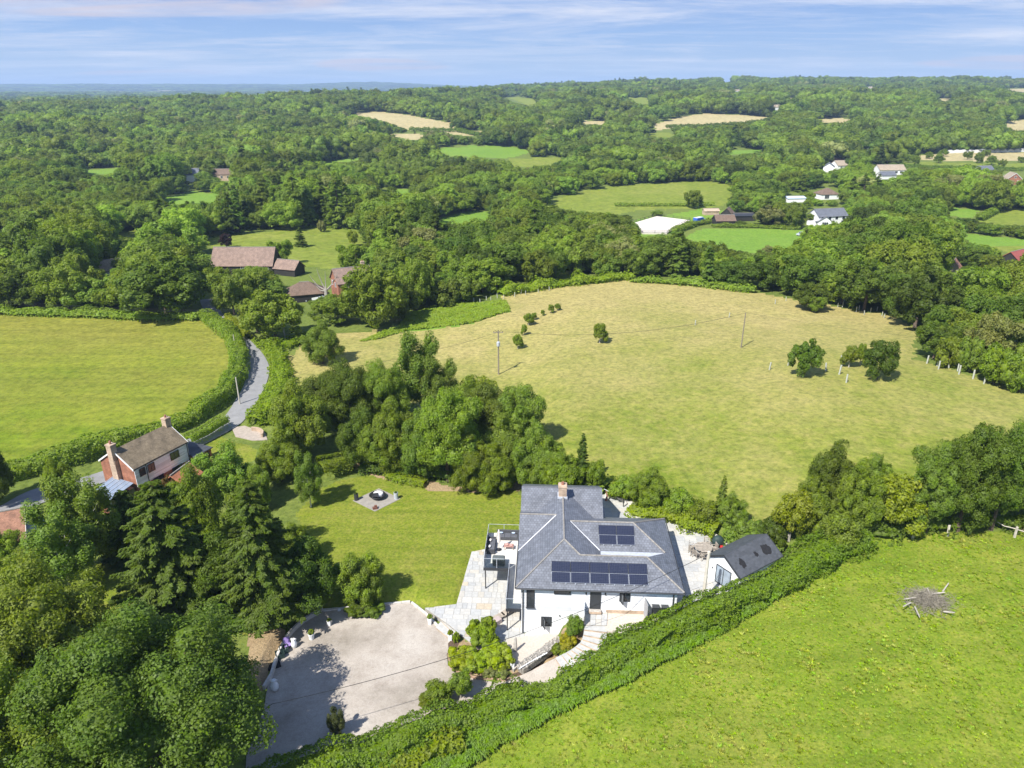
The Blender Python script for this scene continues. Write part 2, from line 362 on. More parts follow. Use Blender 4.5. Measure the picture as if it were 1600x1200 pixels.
    def build(s, name, m, parent=None, loc=None, rz=0, smooth=False, bevel=0):
        me = s.mesh(name, m); o = bpy.data.objects.new(name, me); COL.objects.link(o)
        if smooth:
            bm = bmesh.new(); bm.from_mesh(me); bmesh.ops.remove_doubles(bm, verts=bm.verts, dist=1e-4); bm.to_mesh(me); bm.free()
            me.polygons.foreach_set('use_smooth', [True] * len(me.polygons))
        if bevel:
            bm = bmesh.new(); bm.from_mesh(me); bmesh.ops.remove_doubles(bm, verts=bm.verts, dist=1e-4); bmesh.ops.bevel(bm, geom=bm.edges[:], offset=bevel, segments=1, affect='EDGES'); bm.to_mesh(me); bm.free()
        if parent: o.parent = parent
        if loc is not None: o.location = loc
        o.rotation_euler = (0, 0, rz); return o
def copy_tree(o, parent=None):
    c = o.copy(); COL.objects.link(c)
    if parent: c.parent = parent
    for ch in list(o.children): copy_tree(ch, c)
    return c
def np_mesh(name, V, Fq, m):
    me = bpy.data.meshes.new(name); V = np.asarray(V, np.float32); Fq = np.asarray(Fq, np.int32); k = Fq.shape[1]
    me.vertices.add(len(V)); me.vertices.foreach_set('co', V.ravel())
    me.loops.add(Fq.size); me.loops.foreach_set('vertex_index', Fq.ravel())
    me.polygons.add(len(Fq)); me.polygons.foreach_set('loop_start', np.arange(0, Fq.size, k, dtype=np.int32))
    me.update(calc_edges=True); me.materials.append(m); return me
def obj(name, me, parent=None, loc=None, color=None):
    o = bpy.data.objects.new(name, me); COL.objects.link(o)
    if parent: o.parent = parent
    if loc is not None: o.location = loc
    if color: o.color = (*color, 1)
    return o
def np_mesh2(name, V, faces, mats, mis=None):
    me = bpy.data.meshes.new(name); V = np.asarray(V, np.float32)
    me.vertices.add(len(V)); me.vertices.foreach_set('co', V.ravel())
    faces = [np.asarray(f, np.int32) for f in faces if len(f)]
    me.loops.add(sum(f.size for f in faces)); me.loops.foreach_set('vertex_index', np.concatenate([f.ravel() for f in faces]))
    st = []; o = 0
    for f in faces: st.append(o + np.arange(0, f.size, f.shape[1])); o += f.size
    me.polygons.add(sum(len(f) for f in faces)); me.polygons.foreach_set('loop_start', np.concatenate(st).astype(np.int32))
    for m in mats: me.materials.append(m)
    if mis is not None: me.polygons.foreach_set('material_index', np.concatenate([np.full(len(f), i, np.int32) for f, i in zip(faces, mis)]))
    me.update(calc_edges=True); return me
def unit(v): return v / (np.linalg.norm(v, axis=1, keepdims=True) + 1e-9)
def leafq(P, N, size, aspect=.6, bend=.25, rng=RNG, T=None):
    n = len(P); N = unit(N)
    if T is None: T = rng.normal(size=(n, 3))
    T = unit(T - N * np.sum(T * N, 1, keepdims=True)); B = np.cross(N, T)
    s = (size * rng.uniform(.65, 1.35, n))[:, None] if np.isscalar(size) else size[:, None]
    V = np.stack([P + T * s - N * s * bend, P + B * s * aspect, P - T * s - N * s * bend, P - B * s * aspect], 1).reshape(-1, 3)
    return V, np.arange(4 * n).reshape(-1, 4)
_b = bmesh.new(); bmesh.ops.create_icosphere(_b, subdivisions=1, radius=1)
ICO_V = np.array([v.co[:] for v in _b.verts]); ICO_F = np.array([[v.index for v in f.verts] for f in _b.faces]); _b.free()
BARK = mat('bark', (.13, .10, .075), .9, .1, .35, 4, .5)
BARKW = mat('birch_bark', (.62, .60, .55), .8, .2, .35, 3, .4)
BARKG = mat('grey_bark', (.36, .34, .30), .85, .2, .3, 5, .4)
def merge(parts):
    V = []; F = []; o = 0
    for v, f in parts: V.append(v); F.append(f + o); o += len(v)
    return V, F
def broad(seed, n, Rr, Hc, z0, nl, leaf, clumps=14, spread=.34, core=.72, flat=.25, stretch=1.0, lr=(.26, .44), low=-.35):
    rng = np.random.default_rng(seed)
    k = np.arange(nl) + .5; z = 1 - (1 - low) * k / nl; ph = math.pi * (1 + 5 ** .5) * k + seed
    d = np.stack([np.sqrt(np.clip(1 - z * z, 0, 1)) * np.cos(ph), np.sqrt(np.clip(1 - z * z, 0, 1)) * np.sin(ph), z], 1) + rng.normal(size=(nl, 3)) * .16
    rad = rng.uniform(.50, .80, (nl, 1)); c = d * rad * np.array([Rr, Rr, Hc / 2]); c[:, 2] += z0 + Hc / 2
    r = rng.uniform(lr[0], lr[1], nl) * min(Rr, Hc * .62)
    c = np.vstack([c, [[0, 0, z0 + Hc * .5]]]); r = np.append(r, min(Rr, Hc / 2) * .55); nl += 1
    li = rng.choice(nl, n, p=r ** 2 / np.sum(r ** 2))
    cl = unit(rng.normal(size=(nl * clumps, 3)) + np.array([0, 0, flat])).reshape(nl, clumps, 3)
    cs = rng.uniform(.85, 1.2, (nl, clumps))
    ci = rng.integers(0, clumps, n); g = rng.normal(size=(n, 3)) * spread
    dr = unit(cl[li, ci] + g)
    rr = r[li] * cs[li, ci] * (1.02 - .45 * np.minimum(np.linalg.norm(g, axis=1), 1.2)) * rng.uniform(.86, 1.06, n)
    P = c[li] + dr * rr[:, None] * np.array([1, 1, stretch])
    ins = np.zeros(n, bool)
    for j in range(nl): ins |= (np.linalg.norm((P - c[j]) / np.array([1, 1, stretch]), axis=1) < r[j] * .74) & (li != j)
    P = P[~ins]; dr = dr[~ins]
    N = dr + rng.normal(size=P.shape) * .55 + np.array([0, 0, .35])
    parts = [leafq(P, N, leaf, rng=rng)]
    V, F = merge(parts); tris = []; off = sum(len(v) for v in V)
    if core:
        for j in range(nl):
            V.append(c[j] + ICO_V * r[j] * core * np.array([1, 1, stretch]) * rng.uniform(.9, 1.1, (len(ICO_V), 1))); tris.append(ICO_F + off); off += len(ICO_V)
    return np.vstack(V), [np.vstack(F)] + ([np.vstack(tris)] if tris else []), c, r
def trunk_mb(H, rad, ends, zc, lean=0, n=6):
    mb = MB(); pts = [(0, 0, -.4), (lean * .2, 0, zc * .35), (lean * .5, .1, zc * .7), (lean, 0, zc)]
    mb.tube(pts, [rad * 1.25, rad * .9, rad * .75, rad * .5], n)
    for i, e in enumerate(ends):
        t = .45 + .5 * ((i * .37) % 1); b = Vector((lean * t, 0, zc * t)); e = Vector(e); m = b.lerp(e, .5) + Vector((0, 0, -.06 * H * (.5 - t)))
        mb.tube([b, m, e], [rad * .45, rad * .3, rad * .1], 5)
    return mb
PROTO = {}
def mk_broad(name, seed, n, Rr, H, z0f, nl, leaf, bark=BARK, limbs=8, tk=1.0, **k):
    z0 = H * z0f; V, F, c, r = broad(seed, n, Rr, H - z0, z0, nl, leaf, **k)
    cm = np_mesh2('crown', V, F, [LEAF])
    idx = list(range(0, nl, max(1, nl // limbs)))[:limbs]
    tm = trunk_mb(H, (H * .022 + .05) * tk, [tuple(c[i]) for i in idx], z0 + (H - z0) * .45).mesh('trunk', bark)
    PROTO[name] = dict(crown=cm, trunk=tm, R=Rr, H=H)
def mk_spruce(name, seed, n, Rr, H, z0f, leaf, lev=26, bpl=8, droop=.30, pw=.85):
    rng = np.random.default_rng(seed); P = []; N = []; T = []; mb = MB(); z0 = H * z0f
    mb.tube([(0, 0, -.4), (0, 0, H * .5), (0, 0, H * .97)], [H * .02 + .08, H * .013 + .04, .02], 7)
    tot = lev * bpl; per = n // tot
    for i in range(lev):
        t = (i + .3) / lev
        for b in range(bpl):
            a = rng.uniform(0, 2 * math.pi); L = Rr * ((1 - t) ** pw * rng.uniform(.72, 1.12) + .03); zb = z0 + (H - z0) * (t + rng.normal() * .012)
            dv = np.array([math.cos(a), math.sin(a), 0]); sd = np.array([-math.sin(a), math.cos(a), 0])
            k = max(6, int(per * (L / Rr + .15) * 1.4)); s = rng.uniform(.1, 1, k) ** .75; lat = rng.normal(size=k) * L * .13 * (1.15 - s)
            z = zb - droop * L * (s ** 1.3) + .12 * L * s ** 3 - np.abs(lat) * .35 - rng.uniform(0, .06, k) * L
            P.append(dv * (s * L)[:, None] + sd * lat[:, None] + np.array([0, 0, 1]) * z[:, None])
            nn = np.tile(np.array([0, 0, .85]) + dv * .5, (k, 1)) + rng.normal(size=(k, 3)) * .35; N.append(nn)
            T.append(dv + sd * np.sign(lat)[:, None] * .9 + rng.normal(size=(k, 3)) * .25 + np.array([0, 0, -.35]))
            if i % 2 == 0 and b < 5: mb.tube([(0, 0, zb), tuple(dv * L * .55 + np.array([0, 0, zb - droop * L * .4]))], [.05, .02], 4)
    V, F = leafq(np.vstack(P), np.vstack(N), leaf, .38, .15, rng, np.vstack(T))
    PROTO[name] = dict(crown=np_mesh2('crown', V, [F], [LEAF]), trunk=mb.mesh('trunk', BARK), R=Rr, H=H)
# near kinds
mk_broad('maple_near', 1, 125000, 7.8, 15, .06, 60, .105, clumps=20, core=.5, lr=(.18, .32), limbs=10, low=-.6)
mk_broad('oak_near', 2, 85000, 6.0, 12, .06, 44, .11, clumps=18, core=.5, lr=(.20, .36), low=-.7)
mk_broad('ash_near', 3, 62000, 4.5, 11, .06, 38, .105, clumps=16, core=.46, lr=(.20, .38), low=-.8)
mk_broad('thicket_near', 4, 52000, 4.0, 8, .0, 36, .10, clumps=14, core=.5, lr=(.20, .40), low=-.9)
mk_broad('birch_near', 5, 34000, 2.6, 9, .10, 30, .085, bark=BARKW, tk=.42, clumps=10, core=.36, lr=(.24, .42), stretch=1.5, flat=-.3, spread=.5, low=-.9)
mk_spruce('spruce_near', 6, 56000, 4.2, 17, .20, .16, lev=24, bpl=9, pw=.66)
mk_spruce('spruce_dense', 7, 70000, 4.6, 16, .02, .17, lev=26, bpl=12, droop=.24, pw=.6)
mk_broad('shrub_near', 8, 15000, 1.6, 2.6, .0, 18, .085, clumps=10, core=.78, lr=(.26, .44), low=-.9, limbs=3)
mk_broad('shrub_open', 9, 14000, 2.2, 4.4, .06, 18, .10, clumps=10, core=.5, lr=(.26, .46), low=-.7, spread=.5, limbs=5, bark=BARKG)
# middle distance kinds
for i in range(5): mk_broad('tree_mid%d' % i, 20 + i, 15000, 5.5 + .5 * (i % 3), 11, .02, 26 + 3 * i, .23, clumps=11, core=.5, lr=(.20, .38), limbs=4, low=-.8)
mk_broad('willow_mid', 26, 14000, 5.0, 9, .0, 30, .20, clumps=9, core=.46, lr=(.18, .34), spread=.5, limbs=3, low=-.9)
mk_broad('bush_mid', 27, 8000, 3.0, 4.4, .0, 18, .17, clumps=8, core=.66, low=-.9, limbs=2)
mk_spruce('conifer_mid', 28, 9000, 3.2, 12, .03, .34, lev=16, bpl=7, droop=.2, pw=.75)
# far kinds
for i in range(6): mk_broad('tree_far%d' % i, 40 + i, 2400, 5.5 + .4 * (i % 3), 10.5, .0, 7 + i, .40, clumps=8, core=.72, lr=(.34, .56), limbs=1, low=-.5, spread=.45)
mk_spruce('conifer_far', 48, 1300, 3.0, 12, .0, .8, lev=10, bpl=6, droop=.2, pw=.8)
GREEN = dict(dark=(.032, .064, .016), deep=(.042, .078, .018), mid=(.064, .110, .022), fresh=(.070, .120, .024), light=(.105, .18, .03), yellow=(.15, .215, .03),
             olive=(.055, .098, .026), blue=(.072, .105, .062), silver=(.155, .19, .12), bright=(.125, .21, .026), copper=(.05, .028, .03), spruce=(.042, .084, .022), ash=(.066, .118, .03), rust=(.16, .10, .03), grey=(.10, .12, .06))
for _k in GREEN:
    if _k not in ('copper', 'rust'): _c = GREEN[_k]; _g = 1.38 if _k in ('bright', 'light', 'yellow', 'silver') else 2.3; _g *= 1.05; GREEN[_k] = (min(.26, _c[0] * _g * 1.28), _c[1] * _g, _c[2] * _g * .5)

def plant(kind, x, y, Rw, Hw, color, label, cat='tree', group=None, name=None, rz=None, z=None, shrub=False):
    p = PROTO[kind]; z = gz(x, y) if z is None else z
    s = Rw / p['R']; sz = Hw / p['H']
    o = thing(name or ('shrub' if cat in ('shrub', 'bush') else 'tree'), label, cat, (x, y, z), random.uniform(0, 6.28) if rz is None else rz, group)
    o.scale = (s, s, sz)
    t = obj('stem' if cat in ('shrub', 'bush') else 'trunk', p['trunk'], o); c = obj('foliage' if cat in ('shrub', 'bush') else 'crown', p['crown'], o, color=GREEN[color] if isinstance(color, str) else color)
    return o
ntree = 0
PLANTED = []
def ptree(kind, px, base, top, hw, color, label, **k):
    """stands on the ground seen at (px, base); its height and spread follow from how it looks from the drone"""
    x, y = ground(px, base); z = gz(x, y); _, _, d = proj(x, y, z); Rw = hw * d / F0
    h = 1.0
    for _ in range(40):
        if proj(x, y, z + h * .93)[1] - hw * .12 <= top: break
        h += .35
    PLANTED.append((x, y, Rw)); global ntree; ntree += 1
    return plant(kind, x, y, Rw, h, color, label, z=z, **k)
def hedge(pts, w, h, label, color, name='hedge', per=55, leaf=.11, cat='hedge', closed_top=.75, rough=.22, group=None, seed=3, zoff=0, kind=None, flat=2.2, zs=None):
    rng = np.random.default_rng(seed); P = np.array(pts, float); seg = np.diff(P, axis=0); L = np.hypot(seg[:, 0], seg[:, 1]); cum = np.concatenate([[0], np.cumsum(L)])
    def pt(s):
        x = np.interp(s, cum, P[:, 0]); y = np.interp(s, cum, P[:, 1]); k = np.clip(np.searchsorted(cum, s, 'right') - 1, 0, len(L) - 1)
        return x, y, -seg[k, 1] / L[k], seg[k, 0] / L[k]
    def ring(s, a, sc):
        x, y, nx, ny = pt(s); ca, sa = np.cos(a), np.sin(a)
        lat = np.sign(ca) * np.abs(ca) ** (1 / flat * 1.2); up = np.abs(sa) ** (1 / flat * 1.2)
        bump = 1 + rough * 2 * (vnoise(s * .55 + seed, a * 1.6, seed) - .5) + rough * 1.4 * (vnoise(s * 1.9, a * 4 + 5, seed + 1) - .5)
        wv = w * sc * bump; hv = h * sc * (1 + rough * 2.2 * (vnoise(s * .35, s * 0, seed + 4) - .5) + rough * (bump - 1))
        X = x + nx * lat * wv / 2; Y = y + ny * lat * wv / 2
        return X, Y, np.interp(s, cum, zs) + up * hv if zs is not None else HT(X, Y) + up * hv, np.stack([nx * ca, ny * ca, sa], 1)
    area = cum[-1] * (w * .8 + 2 * h * .8); n = int(area * per); s = rng.uniform(0, cum[-1], n); a = rng.uniform(-.05, math.pi + .05, n)
    X, Y, Z, N = ring(s, a, 1.0); sh = rng.uniform(-.16, .05, n)[:, None]
    Pp = np.stack([X, Y, Z], 1) + N * sh; o0 = np.array([P[0, 0], P[0, 1], 0])
    V, F = leafq(Pp - o0, N + rng.normal(size=(n, 3)) * .5 + np.array([0, 0, .3]), leaf, rng=rng)
    me = np_mesh2('foliage', V, [F], [LEAF])
    ns = max(2, int(cum[-1] / .8)); na = 9; ss = np.repeat(np.linspace(0.05, cum[-1] - .05, ns), na); aa = np.tile(np.linspace(-.2, math.pi + .2, na), ns)
    X, Y, Z, _ = ring(ss, aa, closed_top); core = np.stack([X, Y, Z], 1) - o0
    i = np.arange(ns * na).reshape(ns, na); Fc = np.stack([i[:-1, :-1], i[1:, :-1], i[1:, 1:], i[:-1, 1:]], -1).reshape(-1, 4)
    V2 = np.vstack([V, core]); me = np_mesh2('foliage', V2, [F, Fc + len(V)], [LEAF])
    col = GREEN[color] if isinstance(color, str) else color
    r = obj(name, me, None, tuple(o0), col)
    if kind: return tag(r, label, None, group, kind)
    return tag(r, label, cat, group)
def cover(name, poly, n, h, leaf, color, label, seed=5, droop=.4, tuft=7, kind='stuff', aspect=.35):
    """fern or weed growth: arching fronds springing from tufts"""
    rng = np.random.default_rng(seed); A = np.array(poly); lo, hi = A.min(0), A.max(0); pts = np.zeros((0, 2)); nt_ = n // tuft
    while len(pts) < nt_:
        q = rng.uniform(lo, hi, (nt_ * 2, 2)); pts = np.vstack([pts, q[inpoly(q[:, 0], q[:, 1], poly)]])
    pts = pts[:nt_]; c = np.repeat(pts, tuft, 0); m = len(c); hh = np.repeat(.5 + vnoise(pts[:, 0] * .7, pts[:, 1] * .7, seed) * .9, tuft) * h
    a = rng.uniform(0, 6.28, m); u = rng.uniform(.1, 1, m); rr = h * .55 * u
    X = c[:, 0] + np.cos(a) * rr; Y = c[:, 1] + np.sin(a) * rr; Z = HT(X, Y) + hh * (1 - droop * u) * rng.uniform(.7, 1, m)
    N = np.stack([np.cos(a) * .35, np.sin(a) * .35 - .25, np.ones(m) * 1.3], 1) + rng.normal(size=(m, 3)) * .3; T = np.stack([np.cos(a), np.sin(a), -.5 * u], 1)
    o0 = np.array([A[0, 0], A[0, 1], 0]); V, F = leafq(np.stack([X, Y, Z], 1) - o0, N, leaf, aspect, .2, rng, T)
    return tag(obj(name, np_mesh2(name, V, [F], [LEAF]), None, tuple(o0), GREEN[color] if isinstance(color, str) else color), label, None, None, kind)
LEAFC = {}
def instancer(name, pts, rz, scl, idx, protos, label, tilt=0):
    """one mass of growth: geometry nodes set a copy of a small plant mesh at every point"""
    col = bpy.data.collections.new(name + '_kinds')
    for i, (me, c) in enumerate(protos):
        o = bpy.data.objects.new('kind_%02d' % i, me); col.objects.link(o); c = tuple(c)
        if c not in LEAFC: LEAFC[c] = leaf_material(c)
        o.material_slots[0].link = 'OBJECT'; o.material_slots[0].material = LEAFC[c]
    me = bpy.data.meshes.new(name); me.vertices.add(len(pts)); me.vertices.foreach_set('co', np.asarray(pts, np.float32).ravel())
    a = me.attributes.new('rot', 'FLOAT_VECTOR', 'POINT'); rot = np.zeros((len(pts), 3), np.float32); rot[:, 2] = rz
    if tilt: rot[:, :2] = RNG.normal(size=(len(pts), 2)) * tilt
    a.data.foreach_set('vector', rot.ravel())
    a = me.attributes.new('scl', 'FLOAT_VECTOR', 'POINT'); a.data.foreach_set('vector', np.asarray(scl, np.float32).ravel())
    a = me.attributes.new('pick', 'INT', 'POINT'); a.data.foreach_set('value', np.asarray(idx, np.int32))
    o = bpy.data.objects.new(name, me); COL.objects.link(o); me.materials.append(LEAF)
    ng = bpy.data.node_groups.new(name, 'GeometryNodeTree'); ng.interface.new_socket('Geometry', in_out='INPUT', socket_type='NodeSocketGeometry'); ng.interface.new_socket('Geometry', in_out='OUTPUT', socket_type='NodeSocketGeometry')
    gi = ng.nodes.new('NodeGroupInput'); go = ng.nodes.new('NodeGroupOutput'); ci = ng.nodes.new('GeometryNodeCollectionInfo'); ci.inputs[0].default_value = col; ci.inputs[1].default_value = True; ci.inputs[2].default_value = True
    ip = ng.nodes.new('GeometryNodeInstanceOnPoints'); ip.inputs['Pick Instance'].default_value = True
    def na(nm, ty):
        n = ng.nodes.new('GeometryNodeInputNamedAttribute'); n.data_type = ty; n.inputs[0].default_value = nm; return n.outputs['Attribute']
    ng.links.new(gi.outputs[0], ip.inputs['Points']); ng.links.new(ci.outputs[0], ip.inputs['Instance'])
    ng.links.new(na('pick', 'INT'), ip.inputs['Instance Index'])
    er = ng.nodes.new('FunctionNodeEulerToRotation'); ng.links.new(na('rot', 'FLOAT_VECTOR'), er.inputs[0]); ng.links.new(er.outputs[0], ip.inputs['Rotation'])
    ng.links.new(na('scl', 'FLOAT_VECTOR'), ip.inputs['Scale']); ng.links.new(ip.outputs[0], go.inputs[0])
    md = o.modifiers.new('set_out', 'NODES'); md.node_group = ng
    return tag(o, label, None, None, 'stuff')
# ------------------------------------------------------------------ levelled ground and the ground sheet
def tri(pts, z): return [at(a, b, z) for a, b in pts]
DRIVE = tri([(500, 953), (530, 949), (642, 940), (664, 957), (708, 1006), (698, 1022), (700, 1040), (722, 1052), (790, 1062), (830, 1050), (862, 1078), (740, 1122), (640, 1160), (540, 1205), (380, 1290), (385, 1180), (412, 1110), (420, 1060), (440, 1008), (470, 970)], -.5)
PATIO = tri([(737, 862), (812, 848), (818, 990), (884, 984), (846, 1013), (803, 1046), (776, 1030), (757, 1022), (742, 1010), (700, 975), (664, 950), (713, 944)], 0)
TERR = tri([(938, 771), (958, 776), (1015, 797), (1060, 812), (1110, 834), (1128, 842), (1220, 868), (1180, 912), (1120, 938), (1075, 958), (1052, 975), (1004, 995), (946, 985), (946, 955), (1040, 925), (1030, 850), (945, 812)], 2.62)
PAD = [ground(551, 782), ground(592, 763), ground(626, 779), ground(586, 799)]
ZONES.append((tri([(480, 700), (560, 725), (640, 745), (720, 770), (815, 760), (812, 850), (737, 862), (713, 945), (640, 942), (530, 950), (480, 900), (470, 800)], .1), .06, 5.0))
ZONES.append((PATIO, -.08, .6)); ZONES.append((DRIVE, -.58, 1.4)); ZONES.append((TERR, 2.52, 1.6))
HOUSE_O = (0.34, 51.39); HOUSE_A = R(-2.9)
def hl(u, v): c, s = math.cos(HOUSE_A), math.sin(HOUSE_A); return (HOUSE_O[0] + u * c - v * s, HOUSE_O[1] + u * s + v * c)
ZONES.append(([hl(.6, .6), hl(7, .6), hl(7, 17), hl(.6, 17)], -.1, .5)); ZONES.append(([hl(7, .4), hl(14.2, .4), hl(14.2, 11), hl(8, 11), hl(7.9, 16.5), hl(7, 16.5)], 2.4, .5))
ZONES.append((tri([(740, 1048), (800, 1046), (846, 1013), (872, 1008), (868, 1035), (835, 1050), (790, 1060)], -.2), -.25, .6))
ZONES.append(([(-52.2, 79), (-46.5, 76.6), (-43, 84.5), (-48.8, 87)], -1.5, 3))
ZONES.append((tri([(360, 668), (385, 662), (422, 674), (428, 690), (395, 692), (366, 686)], -1.6), -1.6, 3))
for _p, _z, _l in (([(902, 974), (952, 974), (952, 1002), (904, 1002)], 2.2, 1.5), ([(882, 1000), (930, 1000), (932, 1048), (884, 1046)], 1.4, .65), ([(846, 1024), (886, 1016), (900, 1064), (850, 1082)], .6, -.1), ([(784, 1060), (850, 1036), (860, 1085), (800, 1106)], -.1, -.62)): ZONES.append((tri(_p, _z), _l, .5))
# field outlines, as seen from the drone and laid on the land
FP = {
 'pasture': ('pasture', [[(-700, 488), (0, 486), (130, 492), (230, 497), (305, 497), (338, 515), (364, 545), (366, 580), (348, 612), (300, 645), (240, 668), (150, 690), (60, 712), (0, 724), (-700, 900)]]),
 'meadow': ('meadow', [[(430, 585), (450, 560), (470, 540), (535, 520), (640, 513), (700, 508), (797, 482), (780, 462), (850, 449), (985, 438), (1100, 444), (1200, 460), (1290, 477), (1400, 495), (1432, 515), (1425, 560), (1500, 582), (1600, 612), (1800, 670), (1800, 760), (1600, 740), (1400, 780), (1240, 830), (1160, 830), (1090, 800), (1000, 780), (940, 770), (850, 700), (700, 640), (560, 620), (470, 640)]]),
 'lawn': ('lawn', [[(440, 905), (470, 800), (500, 765), (550, 745), (600, 737), (650, 750), (700, 764), (760, 770), (812, 768), (860, 840), (830, 900), (720, 955), (640, 945), (530, 955), (470, 972)]]),
 'lawn2': ('lawn', [[(300, 720), (345, 680), (400, 700), (380, 740), (320, 745)], [(385, 870), (440, 880), (450, 990), (380, 990)], [(100, 880), (230, 880), (260, 960), (120, 980)]]),
 'earth': ('earth', [[(700, 1003), (745, 1001), (800, 1044), (846, 1011), (884, 982), (916, 973), (916, 1010), (882, 1032), (850, 1042), (818, 1060), (790, 1064), (745, 1060), (701, 1044)], [(390, 988), (446, 984), (436, 1012), (416, 1060), (404, 1080), (388, 1045)], [(545, 722), (640, 742), (715, 760), (815, 755), (815, 768), (740, 768), (690, 768), (640, 757), (560, 735)]]),
 'hay_field': ('hay', [[(546, 178), (590, 174), (625, 178), (660, 184), (705, 192), (712, 204), (680, 205), (640, 204), (600, 190)], [(607, 209), (660, 209), (668, 216), (636, 220)], [(690, 205), (755, 204), (752, 214), (714, 211)],
    [(1015, 196), (1060, 183), (1100, 177), (1195, 182), (1206, 188), (1165, 193), (1100, 196), (1055, 198), (1030, 204)], [(1290, 184), (1332, 186), (1330, 192), (1280, 191)], [(1455, 154), (1494, 154), (1480, 160)], [(1568, 189), (1700, 182), (1700, 204), (1576, 204)], [(1228, 153), (1244, 153), (1240, 160)], [(1560, 139), (1700, 134), (1700, 144), (1590, 145)],
    [(1385, 245), (1470, 240), (1700, 236), (1700, 252), (1560, 252), (1440, 250)], [(905, 188), (951, 190), (940, 195), (912, 194)]]),
 'green_field': ('green', [[(779, 153), (810, 151), (838, 155), (840, 164), (825, 165)], [(975, 153), (1012, 153), (1015, 164), (1000, 163)], [(954, 169), (978, 172), (972, 177)], [(1005, 208), (1045, 207), (1060, 213), (1030, 217)], [(790, 249), (840, 245), (882, 247), (868, 258), (800, 262)],
    [(840, 322), (900, 300), (960, 290), (1100, 283), (1152, 290), (1138, 318), (1110, 326), (1000, 328), (960, 336), (900, 330)], [(310, 372), (345, 370), (420, 362), (480, 357), (558, 358), (572, 385), (558, 408), (520, 421), (440, 412), (426, 388), (330, 388)], [(175, 365), (250, 358), (258, 366), (200, 374)],
    [(1405, 253), (1560, 255), (1700, 255), (1700, 266), (1480, 262), (1410, 262)], [(1530, 345), (1560, 330), (1700, 322), (1700, 350), (1560, 352)], [(1532, 384), (1570, 384), (1700, 390), (1700, 396), (1580, 396)], [(0, 150), (28, 149), (30, 155), (0, 156)], [(560, 140), (620, 141), (600, 144)], [(1267, 186), (1330, 188), (1320, 193)]]),
 'bright_field': ('bright', [[(600, 525), (622, 512), (640, 490), (700, 474), (790, 472), (797, 487), (720, 508), (640, 518)], [(1068, 372), (1100, 356), (1256, 358), (1250, 384), (1184, 397), (1128, 388)], [(1476, 324), (1530, 328), (1522, 340), (1480, 338)], [(1505, 364), (1600, 374), (1700, 378), (1700, 386), (1512, 384)], [(680, 232), (740, 228), (800, 229), (835, 238), (790, 248), (700, 244)], [(250, 310), (300, 298), (345, 304), (335, 318), (262, 320)], [(1100, 325), (1140, 330), (1110, 345), (1045, 366), (1000, 372), (990, 345)], [(664, 350), (692, 340), (730, 331), (772, 330), (768, 343), (730, 347), (690, 355)], [(590, 300), (640, 294), (650, 300), (600, 308)], [(120, 268), (190, 262), (196, 268), (130, 276)], [(1130, 236), (1190, 232), (1196, 238), (1140, 243)], [(500, 250), (560, 246), (566, 251), (510, 256)]]),
 'fore': ('fore', [[(300, 1700), (420, 1262), (560, 1212), (700, 1160), (850, 1120), (960, 1065), (1100, 985), (1200, 930), (1330, 850), (1400, 828), (1500, 828), (1900, 850), (2600, 1700)]]),
}
POLYS = {}; CLEAR = []
for k, (mk, pls) in FP.items():
    POLYS[k] = [gp(p) for p in pls]
    if k not in ('fore', 'lawn2', 'earth', 'lawn'): CLEAR += pls
rows = np.concatenate([np.arange(-80, 20, 5.), np.arange(20, 112, .36), 112 * np.exp(np.arange(0, math.log(15500 / 112), .0125))])
s_ = np.linspace(-1, 1, 600); tcol = 1.4 * (.42 * s_ + .58 * s_ ** 3)
GY = np.repeat(rows[:, None], len(tcol), 1); GX = tcol[None, :] * (np.maximum(GY, 0) * .82 + 46 + np.maximum(0, -GY))
GZ = HT(GX.ravel(), GY.ravel()).reshape(GX.shape)
cxm = (GX[:-1, :-1] + GX[1:, 1:]) / 2; cym = (GY[:-1, :-1] + GY[1:, 1:]) / 2
jx = cxm + (vnoise(cxm / 1.7, cym / 1.7, 31) - .5) * 1.3 * S(20, 90, cym) + (vnoise(cxm / 14, cym / 14, 33) - .5) * 6 * S(200, 700, cym)
jy = cym + (vnoise(cxm / 1.7, cym / 1.7, 32) - .5) * 1.3 * S(20, 90, cym) + (vnoise(cxm / 14, cym / 14, 34) - .5) * 6 * S(200, 700, cym)
reg = np.zeros(cxm.shape, int); names = [('rough_ground', 'rough')]
for k in ('fore', 'meadow', 'pasture', 'lawn', 'lawn2', 'earth', 'green_field', 'bright_field', 'hay_field'):
    for pl in POLYS[k]:
        names.append(({'fore': 'grass_field', 'lawn2': 'lawn', 'earth': 'soil', 'bright_field': 'green_field'}.get(k, k), FP[k][0])); reg[inpoly(jx, jy, pl)] = len(names) - 1
GI = np.arange(GX.size).reshape(GX.shape); GV = np.stack([GX, GY, GZ], -1).reshape(-1, 3)
for ri, (nm, mk) in enumerate(names):
    m = reg == ri
    if not m.any(): continue
    Fq = np.stack([GI[:-1, :-1][m], GI[:-1, 1:][m], GI[1:, 1:][m], GI[1:, :-1][m]], -1); u, inv = np.unique(Fq, return_inverse=True)
    me = np_mesh2(nm, GV[u], [inv.reshape(-1, 4)], [GM[mk]]); me.polygons.foreach_set('use_smooth', [True] * len(me.polygons)); tag(obj(nm, me), kind='structure')
